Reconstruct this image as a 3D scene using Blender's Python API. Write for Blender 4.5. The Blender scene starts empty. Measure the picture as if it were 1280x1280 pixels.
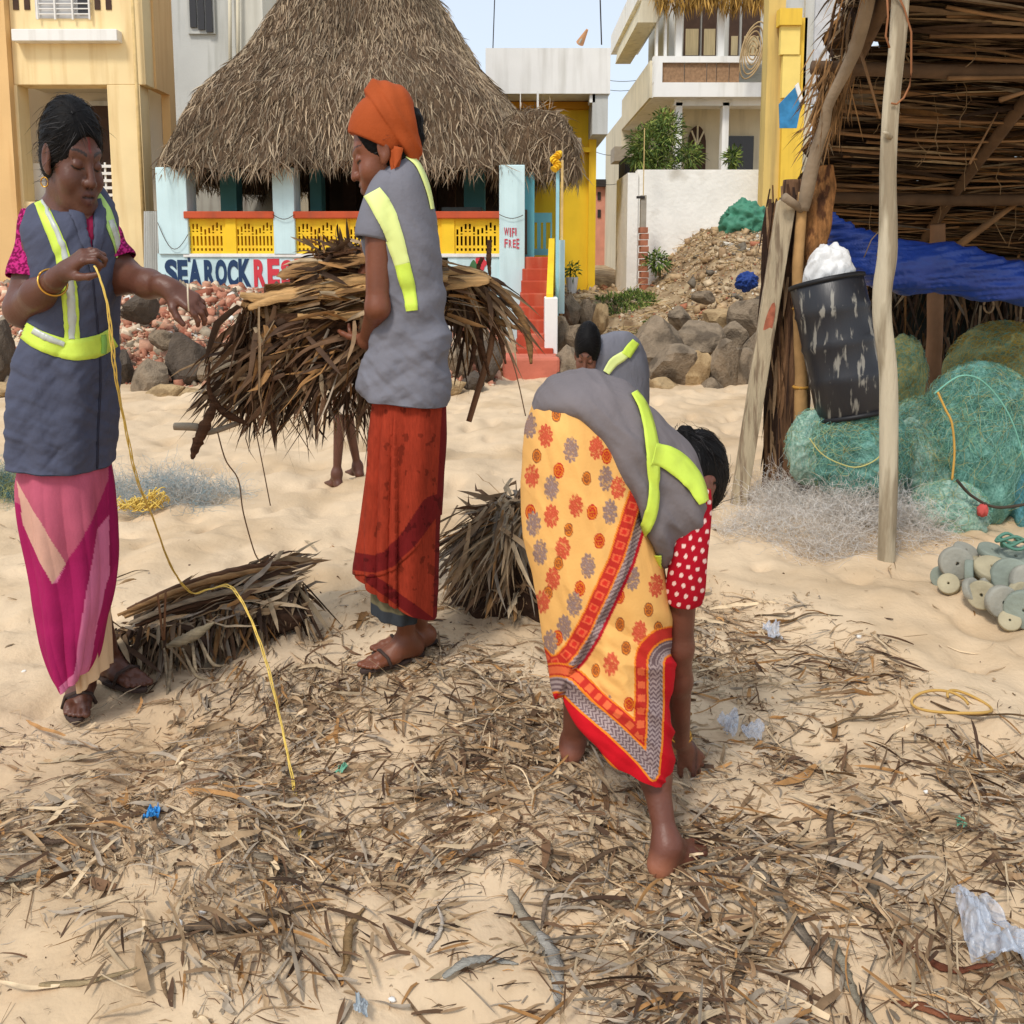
import bpy, math, random
import numpy as np
from mathutils import Vector, Matrix
from mathutils.bvhtree import BVHTree
random.seed(7); RNG = np.random.default_rng(11)
SC = bpy.context.scene
R = math.radians
# ------------------------------------------------------------------ camera, sky, sun, exposure
FPX, PITCH, PY0, CAMH = 1150.0, R(7.0), 461.0, 1.25     # focal length in photo pixels, tilt, principal row, eye height
cam = bpy.data.cameras.new('camera'); camo = bpy.data.objects.new('camera', cam); SC.collection.objects.link(camo)
camo.location = (0, 0, CAMH); camo.rotation_euler = (R(90) - PITCH, 0, 0)
cam.sensor_fit = 'HORIZONTAL'; cam.sensor_width = 36; cam.lens = 36 * FPX / 1280; cam.shift_y = -(640 - PY0) / 1280
cam.clip_start = 0.05; cam.clip_end = 2000
SC.camera = camo
SUN_EL, SUN_AZ = R(52), R(-150)      # azimuth measured from +Y towards +X: the sun stands behind the camera, to its left
wld = bpy.data.worlds.new('World'); SC.world = wld; wld.use_nodes = True
_n = wld.node_tree.nodes; _n.clear()
_sky = _n.new('ShaderNodeTexSky'); _sky.sky_type = 'NISHITA'; _sky.sun_disc = False
_sky.sun_elevation = SUN_EL; _sky.sun_rotation = SUN_AZ; _sky.air_density = 1.0; _sky.dust_density = 1.6; _sky.ozone_density = 1.2
_bg = _n.new('ShaderNodeBackground'); _bg.inputs[1].default_value = 0.05
_wo = _n.new('ShaderNodeOutputWorld')
_veil = _n.new('ShaderNodeBackground'); _veil.inputs[0].default_value = (.70, .76, .83, 1); _veil.inputs[1].default_value = .84   # thin even veil of sea haze over the clear sky
_ad = _n.new('ShaderNodeAddShader')
wld.node_tree.links.new(_sky.outputs[0], _bg.inputs[0]); wld.node_tree.links.new(_bg.outputs[0], _ad.inputs[0]); wld.node_tree.links.new(_veil.outputs[0], _ad.inputs[1]); wld.node_tree.links.new(_ad.outputs[0], _wo.inputs[0])
sl = bpy.data.lights.new('sun', 'SUN'); sl.energy = 2.2; sl.angle = R(11.0); sl.color = (1.0, 0.94, 0.86)
so = bpy.data.objects.new('sun', sl); SC.collection.objects.link(so)
_d = Vector((math.sin(SUN_AZ) * math.cos(SUN_EL), math.cos(SUN_AZ) * math.cos(SUN_EL), math.sin(SUN_EL)))
so.rotation_euler = _d.to_track_quat('Z', 'Y').to_euler(); so.location = _d * 50
SC.view_settings.view_transform = 'Standard'; SC.view_settings.look = 'None'
SC.view_settings.exposure = 0.13; SC.view_settings.gamma = 1; SC.view_settings.use_curve_mapping = False
SC.render.engine = 'CYCLES'; SC.cycles.max_bounces = 6; SC.cycles.transparent_max_bounces = 12
# ------------------------------------------------------------------ geometry of the view
_F = np.array([0, math.cos(PITCH), -math.sin(PITCH)]); _U = np.array([0, math.sin(PITCH), math.cos(PITCH)])
def W(px, py, Y):
    """point of the place seen at photo pixel (px, py) at world depth Y"""
    cx, cy = (px - 640) / FPX, (PY0 - py) / FPX
    d = _F + np.array([cx, 0, 0]) + _U * cy
    return np.array([0, 0, CAMH]) + d * (Y / d[1])
def proj(P):
    P = np.asarray(P, float) - np.array([0, 0, CAMH]); f = P @ _F
    return 640 + FPX * P[..., 0] / f, PY0 - FPX * (P @ _U) / f
def sstep(a, b, x):
    t = np.clip((x - a) / (b - a), 0, 1); return t * t * (3 - 2 * t)
_perm = np.random.default_rng(3).random((256, 256)).astype(np.float32)
def vnoise(x, y):
    x = np.asarray(x, float); y = np.asarray(y, float)
    xi = np.floor(x).astype(int); yi = np.floor(y).astype(int); fx = x - xi; fy = y - yi
    fx = fx * fx * (3 - 2 * fx); fy = fy * fy * (3 - 2 * fy)
    a = _perm[xi & 255, yi & 255]; b = _perm[(xi + 1) & 255, yi & 255]; c = _perm[xi & 255, (yi + 1) & 255]; d = _perm[(xi + 1) & 255, (yi + 1) & 255]
    return (a * (1 - fx) + b * fx) * (1 - fy) + (c * (1 - fx) + d * fx) * fy
def fbm(x, y, o=4):
    s = 0; a = .5
    for k in range(o):
        s = s + a * vnoise(x * 2 ** k + 17.3 * k, y * 2 ** k + 5.1 * k); a *= .5
    return s
def ground(x, y):
    """height of sand and of the raised bank behind the beach"""
    x = np.asarray(x, float); y = np.asarray(y, float)
    base = 0.62 * sstep(9.4, 14.0, y) + 0.45 * sstep(14, 34, y)
    base = base + (0.86 - base) * sstep(8.5, 10.75, y) * (1 - sstep(-0.75, 0.1, x)) * (1 - sstep(11, 12, y))
    mound = 0.95 * sstep(1.7, 2.9, x - 0.02 * y) * sstep(9.6, 14.2, y) * (1 - sstep(17.5, 20, y)) * (1 - 0.75 * sstep(4.0, 6.0, x))
    near = (1 - sstep(9, 13, y)) * sstep(-6, 0, y) * (1 - sstep(6, 14, abs(x)))
    foot = np.maximum(0, fbm(x * 3.1 + 4, y * 2.6, 3) - .43)
    b = (fbm(x * 0.9, y * 0.9, 3) - .45) * .10 + (fbm(x * 4.2, y * 3.4, 4) - .45) * .06 - foot * .10 - np.maximum(0, vnoise(x * 6.3 + 3, y * 4.3 + 1) - .68) * .16 - np.maximum(0, vnoise(x * 9.1 + 31, y * 7.3 + 11) - .74) * .12 + (fbm(x * 14, y * 12, 3) - .45) * .03
    rough = (fbm(x * 2.2 + 9, y * 2.2, 4) - .45) * .35 * sstep(9.8, 11.5, y) * (1 - sstep(18, 24, y))
    return base + mound + near * b + rough
def G(px, py):
    """the ground point seen at photo pixel (px, py)"""
    lo, hi = 0.9, 60.0
    for Y in np.concatenate([np.linspace(1.0, 12, 440), np.linspace(12, 60, 300)]):
        p = W(px, py, Y)
        if p[2] <= ground(p[0], p[1]): hi = Y; break
        lo = Y
    for _ in range(18):
        m = (lo + hi) / 2; p = W(px, py, m)
        if p[2] <= ground(p[0], p[1]): hi = m
        else: lo = m
    p = W(px, py, hi); p[2] = ground(p[0], p[1]); return p
# ------------------------------------------------------------------ objects
def link(o, parent=None):
    SC.collection.objects.link(o)
    if parent is not None:
        o.parent = parent; o.matrix_parent_inverse = Matrix.Translation(parent.location).inverted() if parent.rotation_euler == parent.rotation_euler else Matrix()
    return o
def tag(o, label=None, cat=None, group=None, kind=None):
    if label: o['label'] = label
    if cat: o['category'] = cat
    if group: o['group'] = group
    if kind: o['kind'] = kind
    return o
def empty(name, loc, label, cat, group=None):
    o = bpy.data.objects.new(name, None); o.location = loc; o.empty_display_size = .1; link(o); return tag(o, label, cat, group)
def mesh_np(name, V, F, mat=None, parent=None, col=None, uv=None, smooth=False):
    """mesh from numpy vertices and equal-sized faces (or a list of face arrays)"""
    V = np.asarray(V, np.float32).reshape(-1, 3)
    Fs = F if isinstance(F, list) else [F]
    Fs = [np.asarray(f, np.int32) for f in Fs if len(f)]
    me = bpy.data.meshes.new(name); me.vertices.add(len(V)); me.vertices.foreach_set('co', V.ravel())
    loops = np.concatenate([f.ravel() for f in Fs]); tot = np.concatenate([np.full(len(f), f.shape[1], np.int32) for f in Fs])
    start = np.concatenate([[0], np.cumsum(tot)[:-1]]).astype(np.int32)
    me.loops.add(len(loops)); me.loops.foreach_set('vertex_index', loops)
    me.polygons.add(len(tot)); me.polygons.foreach_set('loop_start', start); me.polygons.foreach_set('loop_total', tot)
    if smooth: me.polygons.foreach_set('use_smooth', np.ones(len(tot), bool))
    me.update(calc_edges=True)
    if col is not None:
        c = np.ones((len(V), 4), np.float32); c[:, :3] = np.asarray(col, np.float32).reshape(-1, 3)
        a = me.color_attributes.new('Col', 'FLOAT_COLOR', 'POINT'); a.data.foreach_set('color', c.ravel())
    if uv is not None:
        l = me.uv_layers.new(name='UVMap'); l.data.foreach_set('uv', np.asarray(uv, np.float32)[loops].ravel())
    if mat: me.materials.append(mat)
    o = bpy.data.objects.new(name, me); return link(o, parent)
class MB:
    """collects boxes, bars and prisms; build() links them as one mesh object"""
    def __init__(s): s.v = []; s.f = []
    def box(s, a, b):
        x0, x1 = sorted((a[0], b[0])); y0, y1 = sorted((a[1], b[1])); z0, z1 = sorted((a[2], b[2])); n = len(s.v)
        s.v += [(x0, y0, z0), (x1, y0, z0), (x1, y1, z0), (x0, y1, z0), (x0, y0, z1), (x1, y0, z1), (x1, y1, z1), (x0, y1, z1)]
        s.f += [tuple(n + i for i in q) for q in ((0, 3, 2, 1), (4, 5, 6, 7), (0, 1, 5, 4), (1, 2, 6, 5), (2, 3, 7, 6), (3, 0, 4, 7))]; return s
    def px(s, x0, y0, x1, y1, Y, dep=.1):
        """box whose front face fills a pixel rectangle at depth Y"""
        ym = (min(max(y0, 0), 330) + min(max(y1, 0), 330)) / 2 if y0 < 330 else (y0 + y1) / 2
        return s.box((W(x0, ym, Y)[0], Y, W(x0, y1, Y)[2]), (W(x1, ym, Y)[0], Y + dep, W(x1, y0, Y)[2]))
    def prism(s, pts, off):
        n = len(s.v); k = len(pts); off = np.asarray(off, float)
        s.v += [tuple(p) for p in pts] + [tuple(np.asarray(p, float) + off) for p in pts]
        s.f += [tuple(range(n, n + k)), tuple(range(n + 2 * k - 1, n + k - 1, -1))] + [(n + i, n + k + i, n + k + (i + 1) % k, n + (i + 1) % k) for i in range(k)]; return s
    def bar(s, a, b, r, sides=6, r2=None):
        a = Vector(a); b = Vector(b); d = (b - a).normalized(); u = d.orthogonal().normalized(); w = d.cross(u); n = len(s.v); r2 = r if r2 is None else r2
        for c, rr in ((a, r), (b, r2)):
            for i in range(sides):
                t = 2 * math.pi * i / sides; s.v.append(tuple(c + (u * math.cos(t) + w * math.sin(t)) * rr))
        s.f += [(n + i, n + (i + 1) % sides, n + sides + (i + 1) % sides, n + sides + i) for i in range(sides)] + [tuple(range(n + sides - 1, n - 1, -1)), tuple(range(n + sides, n + 2 * sides))]; return s
    def build(s, name, mat, parent=None, bevel=0, smooth=False):
        me = bpy.data.meshes.new(name); me.from_pydata([tuple(map(float, p)) for p in s.v], [], s.f); me.materials.append(mat)
        if smooth: me.polygons.foreach_set('use_smooth', np.ones(len(me.polygons), bool))
        me.update(); o = link(bpy.data.objects.new(name, me), parent)
        if bevel:
            m = o.modifiers.new('bevel', 'BEVEL'); m.width = bevel; m.segments = 2; m.limit_method = 'ANGLE'
        return o
def tubes(name, paths, radii, mat, parent=None, sides=5, col=None, cap=True):
    """many tubes at once: paths list of (k,3), radii list of scalars or (k,) arrays"""
    V = []; Q = []; C = []; caps = []; n = 0
    for i, p in enumerate(paths):
        p = np.asarray(p, float); k = len(p); r = np.broadcast_to(np.asarray(radii[i], float), (k,))
        t = np.gradient(p, axis=0); t /= np.linalg.norm(t, axis=1)[:, None] + 1e-9
        ref = np.array([0, 0, 1.]) if abs(t[:, 2]).mean() < .8 else np.array([1., 0, 0])
        u = np.cross(t, ref); u /= np.linalg.norm(u, axis=1)[:, None] + 1e-9; w = np.cross(t, u)
        a = np.arange(sides) * 2 * np.pi / sides
        ring = p[:, None] + (u[:, None] * np.cos(a)[None, :, None] + w[:, None] * np.sin(a)[None, :, None]) * r[:, None, None]
        V.append(ring.reshape(-1, 3)); j = np.arange(sides); jj = (j + 1) % sides
        for s in range(k - 1):
            b = n + s * sides; Q.append(np.stack([b + j, b + jj, b + sides + jj, b + sides + j], 1))
        if cap: caps.append(np.stack([n + j[::-1], n + (k - 1) * sides + j]))
        if col is not None: C.append(np.broadcast_to(np.asarray(col[i], float), (k * sides, 3)))
        n += k * sides
    F = [np.concatenate(Q)] + ([np.concatenate(caps)] if cap else [])
    return mesh_np(name, np.concatenate(V), F, mat, parent, np.concatenate(C) if col is not None else None, smooth=True)
def strips(name, C, Wv, mat, parent=None, col=None, fold=0.0, N=None):
    """N leaf strips at once: C (n,k,3) centre lines, Wv (n,k,3) half-width vectors, fold lifts the midrib"""
    n, k, _ = C.shape
    T = np.gradient(C, axis=1); Nn = np.cross(Wv, T); Nn /= np.linalg.norm(Nn, axis=2)[..., None] + 1e-9
    wl = np.linalg.norm(Wv, axis=2)[..., None]
    V = np.stack([C - Wv, C + Nn * wl * fold, C + Wv], 2)        # n,k,3,3
    idx = np.arange(n * k * 3).reshape(n, k, 3)
    q = np.stack([idx[:, :-1, :-1], idx[:, :-1, 1:], idx[:, 1:, 1:], idx[:, 1:, :-1]], -1).reshape(-1, 4)
    c = None if col is None else np.repeat(np.asarray(col)[:, None, :], k * 3, 1).reshape(-1, 3)
    return mesh_np(name, V.reshape(-1, 3), q, mat, parent, c)
def leafpaths(P, D, L, w, k=6, droop=.0, curl=.0, side=None, rng=RNG, wob=.0, taper=.35):
    """centre lines and half-width vectors for strips starting at P along D with length L"""
    n = len(P); D = D / (np.linalg.norm(D, axis=1)[:, None] + 1e-9); t = np.linspace(0, 1, k)
    L = np.broadcast_to(L, (n,)); w = np.broadcast_to(w, (n,)); droop = np.broadcast_to(droop, (n,)); curl = np.broadcast_to(curl, (n,))
    if side is None: side = np.cross(D, rng.normal(size=(n, 3)))
    side = side - D * (side * D).sum(1)[:, None]; side /= np.linalg.norm(side, axis=1)[:, None] + 1e-9
    C = P[:, None] + D[:, None] * (t[None, :, None] * L[:, None, None])
    C = C + side[:, None] * (np.sin(t * 2.6)[None, :, None] * (curl * L)[:, None, None])
    C[..., 2] -= (t ** 2)[None] * (droop * L)[:, None]
    if wob: C = C + np.cumsum(rng.normal(size=(n, k, 3)), 1) * wob * L[:, None, None] / k
    prof = np.sin(np.pi * (taper * .5 + (1 - taper * .5) * t)) ** .6
    tw = rng.normal(size=n) * .8; nrm = np.cross(D, side)
    a = tw[:, None] * t[None]
    Wv = (side[:, None] * np.cos(a)[..., None] + nrm[:, None] * np.sin(a)[..., None]) * (prof[None] * w[:, None])[..., None]
    return C, Wv
# ------------------------------------------------------------------ materials
def srgb(r, g, b):
    f = lambda c: (c / 255 / 12.92) if c / 255 <= .04045 else ((c / 255 + .055) / 1.055) ** 2.4
    return (f(r), f(g), f(b))
_M = {}
def mat(name, col=(.5, .5, .5), rough=.85, var=.15, vs=6.0, bump=.0, bs=40.0, col2=None, c2s=2.0, c2lo=.5, c2hi=.6, attr=False, spec=.3, sss=0, alpha=1, metal=0, stretch=(1, 1, 1), detail=5, trans=0, weave=0, crease=0, cs=9, streak=0, streakcol=(.1, .09, .08)):
    if name in _M: return _M[name]
    m = bpy.data.materials.new(name); m.use_nodes = True; t = m.node_tree; nd = t.nodes; L = t.links.new
    b = nd['Principled BSDF']; b.inputs['Roughness'].default_value = rough; b.inputs['Specular IOR Level'].default_value = spec; b.inputs['Metallic'].default_value = metal
    tc = nd.new('ShaderNodeTexCoord'); mp = nd.new('ShaderNodeMapping'); mp.inputs['Scale'].default_value = stretch; L(tc.outputs['Object'], mp.inputs['Vector'])
    def noise(s, dt=detail):
        n = nd.new('ShaderNodeTexNoise'); n.inputs['Scale'].default_value = s; n.inputs['Detail'].default_value = dt; L(mp.outputs[0], n.inputs['Vector']); return n.outputs['Fac']
    def ramp(f, lo, hi):
        r = nd.new('ShaderNodeMapRange'); r.inputs[1].default_value = lo; r.inputs[2].default_value = hi; L(f, r.inputs[0]); return r.outputs[0]
    if attr:
        a = nd.new('ShaderNodeVertexColor'); a.layer_name = 'Col'; c = a.outputs[0]
    else:
        a = nd.new('ShaderNodeRGB'); a.outputs[0].default_value = (*col, 1); c = a.outputs[0]
    def mix(fac, A, B, mode='MIX'):
        x = nd.new('ShaderNodeMix'); x.data_type = 'RGBA'; x.blend_type = mode
        if isinstance(fac, float): x.inputs[0].default_value = fac
        else: L(fac, x.inputs[0])
        for k, s in ((6, A), (7, B)):
            if isinstance(s, tuple): x.inputs[k].default_value = (*s, 1)
            else: L(s, x.inputs[k])
        return x.outputs[2]
    if col2: c = mix(ramp(noise(c2s), c2lo, c2hi), c, col2)
    if streak:
        mp2 = nd.new('ShaderNodeMapping'); mp2.inputs['Scale'].default_value = (3, 3, .25); L(tc.outputs['Object'], mp2.inputs['Vector'])
        n = nd.new('ShaderNodeTexNoise'); n.inputs['Scale'].default_value = 2.2; n.inputs['Detail'].default_value = 6; L(mp2.outputs[0], n.inputs['Vector'])
        r = nd.new('ShaderNodeMath'); r.operation = 'MULTIPLY'; L(ramp(n.outputs['Fac'], .5, .75), r.inputs[0]); r.inputs[1].default_value = min(.85, streak * 1.6); c = mix(r.outputs[0], c, streakcol)
    if var:
        v = nd.new('ShaderNodeMapRange'); v.inputs[1].default_value = .3; v.inputs[2].default_value = .7; v.inputs[3].default_value = 1 - var; v.inputs[4].default_value = 1 + var
        L(noise(vs), v.inputs[0]); c = mix(1.0, c, v.outputs[0], 'MULTIPLY')
    L(c, b.inputs['Base Color'])
    if weave:
        wv = nd.new('ShaderNodeTexWave'); wv.inputs['Scale'].default_value = weave; wv.inputs['Distortion'].default_value = 1.5; L(tc.outputs['Object'], wv.inputs['Vector'])
    if bump:
        bp = nd.new('ShaderNodeBump'); bp.inputs['Strength'].default_value = min(1, bump); bp.inputs['Distance'].default_value = .4 / bs; L(noise(bs, 6), bp.inputs['Height'])
        if weave:
            b2 = nd.new('ShaderNodeBump'); b2.inputs['Strength'].default_value = .12; b2.inputs['Distance'].default_value = .001; L(wv.outputs['Fac'], b2.inputs['Height']); L(bp.outputs[0], b2.inputs['Normal']); bp = b2
        L(bp.outputs[0], b.inputs['Normal'])
    if crease:
        mp3 = nd.new('ShaderNodeMapping'); mp3.inputs['Scale'].default_value = (1.0, 1.0, .45); mp3.inputs['Rotation'].default_value = (.3, .5, .2); L(tc.outputs['Object'], mp3.inputs['Vector'])
        n1 = nd.new('ShaderNodeTexNoise'); n1.inputs['Scale'].default_value = cs; n1.inputs['Detail'].default_value = 3; n1.inputs['Distortion'].default_value = .8; L(mp3.outputs[0], n1.inputs['Vector'])
        m1 = nd.new('ShaderNodeMath'); m1.operation = 'SUBTRACT'; L(n1.outputs['Fac'], m1.inputs[0]); m1.inputs[1].default_value = .5; m2 = nd.new('ShaderNodeMath'); m2.operation = 'ABSOLUTE'; L(m1.outputs[0], m2.inputs[0]); m3 = nd.new('ShaderNodeMath'); m3.operation = 'POWER'; L(m2.outputs[0], m3.inputs[0]); m3.inputs[1].default_value = 1.15
        b3 = nd.new('ShaderNodeBump'); b3.inputs['Strength'].default_value = crease; b3.inputs['Distance'].default_value = .05; L(m3.outputs[0], b3.inputs['Height'])
        if b.inputs['Normal'].links: L(b.inputs['Normal'].links[0].from_socket, b3.inputs['Normal'])
        L(b3.outputs[0], b.inputs['Normal'])
    if sss: b.inputs['Subsurface Weight'].default_value = sss; b.inputs['Subsurface Radius'].default_value = (.008, .003, .0015); b.inputs['Subsurface Scale'].default_value = 1
    if alpha < 1: b.inputs['Alpha'].default_value = alpha
    if trans: b.inputs['Transmission Weight'].default_value = trans
    _M[name] = m; return m
LEAF = mat('dry_leaf', attr=True, var=.25, vs=30, rough=.8, bump=.4, bs=90, spec=.25)
THATCH = mat('thatch', attr=True, var=.3, vs=1.2, rough=.9, spec=.1)
DRY = np.array([srgb(160, 134, 102), srgb(134, 108, 80), srgb(184, 162, 130), srgb(104, 78, 56), srgb(150, 136, 118), srgb(160, 118, 72), srgb(75, 55, 40)])
def drycol(n, w=(3, 3, 2.4, 2, 2, .8, 1.1), bri=.75, rng=RNG):
    w = np.array(w, float); c = DRY[rng.choice(7, n, p=w / w.sum())]; return c * bri * rng.uniform(.7, 1.25, (n, 1))
# ------------------------------------------------------------------ the setting: sand sheet reaching the horizon
def _axis(lo, hi, d, far, n):
    core = np.arange(lo, hi, d); g = np.geomspace(d, far, n)
    return np.concatenate([lo - g[::-1], core, hi + g])
xs = _axis(-3.2, 3.4, .022, 600, 46); ys = np.concatenate([1.1 - np.geomspace(.02, 300, 22)[::-1], np.arange(1.1, 4.6, .02), np.arange(4.6, 10, .045), np.arange(10, 20, .12), 20 + np.geomspace(.2, 900, 30)])
XX, YY = np.meshgrid(xs, ys); ZZ = ground(XX, YY); nx = len(xs); ny = len(ys)
ii = np.arange(nx * ny).reshape(ny, nx); FF = np.stack([ii[:-1, :-1], ii[:-1, 1:], ii[1:, 1:], ii[1:, :-1]], -1).reshape(-1, 4)
SAND = mat('sand', srgb(208, 184, 152), rough=.95, var=.10, vs=3.5, bump=.55, bs=55, col2=srgb(188, 161, 126), c2s=1.6, c2lo=.45, c2hi=.7, spec=.15, detail=9)
# earth shows where the bank rises: mixed by height of the place
_t = SAND.node_tree; _b = _t.nodes['Principled BSDF']; _src = _b.inputs['Base Color'].links[0].from_socket
_g = _t.nodes.new('ShaderNodeNewGeometry'); _sx = _t.nodes.new('ShaderNodeSeparateXYZ'); _t.links.new(_g.outputs['Position'], _sx.inputs[0])
_mr = _t.nodes.new('ShaderNodeMapRange'); _mr.inputs[1].default_value = 10.0; _mr.inputs[2].default_value = 11.5; _t.links.new(_sx.outputs[1], _mr.inputs[0])
_nz = _t.nodes.new('ShaderNodeTexNoise'); _nz.inputs['Scale'].default_value = 5; _nz.inputs['Detail'].default_value = 8
_tc = _t.nodes.new('ShaderNodeTexCoord'); _t.links.new(_tc.outputs['Object'], _nz.inputs['Vector'])
_cr = _t.nodes.new('ShaderNodeValToRGB'); _cr.color_ramp.elements[0].position = .35; _cr.color_ramp.elements[1].position = .68
_cr.color_ramp.elements[0].color = (*srgb(120, 96, 70), 1); _cr.color_ramp.elements[1].color = (*srgb(190, 168, 134), 1); _t.links.new(_nz.outputs['Fac'], _cr.inputs[0])
_mx = _t.nodes.new('ShaderNodeMix'); _mx.data_type = 'RGBA'; _t.links.new(_mr.outputs[0], _mx.inputs[0]); _t.links.new(_src, _mx.inputs[6]); _t.links.new(_cr.outputs[0], _mx.inputs[7]); _t.links.new(_mx.outputs[2], _b.inputs['Base Color'])
tag(mesh_np('ground', np.stack([XX, YY, ZZ], -1), FF, SAND, smooth=True), 'pale trampled beach sand rising to an earth bank', kind='structure')
# ------------------------------------------------------------------ figures: signed-distance bodies meshed as one continuous surface
import openvdb
def _smin(a, b, k):
    h = np.maximum(k - np.abs(a - b), 0) / k; return np.minimum(a, b) - h * h * k * .25
class Body:
    """smooth union of tapered limbs; mesh() gives one continuous skin"""
    def __init__(s): s.p = []
    def cap(s, a, b, ra, rb=None, k=.02, sub=False): s.p.append(('c', np.array(a, float), np.array(b, float), float(ra), float(ra if rb is None else rb), k, sub)); return s
    def ell(s, c, r, k=.02, M=None, sub=False): s.p.append(('e', np.array(c, float), np.array(r, float), np.eye(3) if M is None else np.array(M, float), None, k, sub)); return s
    def field(s, f, c, rad, k=.02, sub=False): s.p.append(('f', f, np.array(c, float), np.array(rad, float) * np.ones(3), None, k, sub)); return s
    def bbox(s):
        lo = np.full(3, 1e9); hi = -lo
        for q in s.p:
            if q[6]: continue
            if q[0] == 'c': m = max(q[3], q[4]); l = np.minimum(q[1], q[2]) - m; h = np.maximum(q[1], q[2]) + m
            elif q[0] == 'e': e = np.sqrt(((q[3] * q[2][None, :]) ** 2).sum(1)); l = q[1] - e; h = q[1] + e
            else: l = q[2] - q[3]; h = q[2] + q[3]
            lo = np.minimum(lo, l); hi = np.maximum(hi, h)
        return lo - .02, hi + .02
    def mesh(s, vox):
        lo, hi = s.bbox(); n = np.ceil((hi - lo) / vox).astype(int) + 1; BG = .05
        A = np.full(n, BG, np.float32); ax = [lo[i] + vox * np.arange(n[i], dtype=np.float32) for i in range(3)]
        for q in s.p:
            k = q[5]; mg = BG + k * .5 if not q[6] else k + .004
            if q[0] == 'c': m = max(q[3], q[4]); l = np.minimum(q[1], q[2]) - m; h = np.maximum(q[1], q[2]) + m
            elif q[0] == 'e': e = np.sqrt(((q[3] * q[2][None, :]) ** 2).sum(1)); l = q[1] - e; h = q[1] + e
            else: l = q[2] - q[3]; h = q[2] + q[3]
            i0 = np.maximum(0, ((l - mg * .6 - lo) / vox).astype(int)); i1 = np.minimum(n, ((h + mg * .6 - lo) / vox).astype(int) + 2)
            if (i1 <= i0).any(): continue
            sl_ = tuple(slice(a, b) for a, b in zip(i0, i1))
            X = ax[0][sl_[0]][:, None, None]; Y = ax[1][sl_[1]][None, :, None]; Z = ax[2][sl_[2]][None, None, :]
            if q[0] == 'c':
                a, b = q[1], q[2]; d = b - a; L2 = max(d @ d, 1e-9); px_, py_, pz_ = X - a[0], Y - a[1], Z - a[2]
                t = np.clip((px_ * d[0] + py_ * d[1] + pz_ * d[2]) / L2, 0, 1)
                D = np.sqrt((px_ - t * d[0]) ** 2 + (py_ - t * d[1]) ** 2 + (pz_ - t * d[2]) ** 2) - (q[3] + (q[4] - q[3]) * t)
            elif q[0] == 'e':
                c, r, M = q[1], q[2], q[3]; U = [(X - c[0]) * M[0, i] + (Y - c[1]) * M[1, i] + (Z - c[2]) * M[2, i] for i in range(3)]
                k0 = np.sqrt(sum((U[i] / r[i]) ** 2 for i in range(3))); k1 = np.sqrt(sum((U[i] / r[i] ** 2) ** 2 for i in range(3))) + 1e-6; D = k0 * (k0 - 1) / k1
            else: D = q[1](X, Y, Z)
            S = A[sl_]; A[sl_] = -_smin(-S, D, k) if q[6] else _smin(S, D, k)
        g = openvdb.FloatGrid(BG); A = np.clip(A, -BG, BG); g.copyFromArray(A); g.transform = openvdb.createLinearTransform(voxelSize=vox)
        v, t, qd = g.convertToPolygons(isovalue=0.0, adaptivity=0.0)
        return np.asarray(v, np.float32) + lo.astype(np.float32), [f for f in (np.asarray(t), np.asarray(qd)) if len(f)]
def frame(fwd, up=(0, 0, 1)):
    """rotation whose columns are x (to the figure's right), y (facing), z (up)"""
    y = np.array(fwd, float); y /= np.linalg.norm(y); x = np.cross(y, up); x /= np.linalg.norm(x); z_ = np.cross(x, y); return np.stack([x, y, z_], 1)
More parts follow.
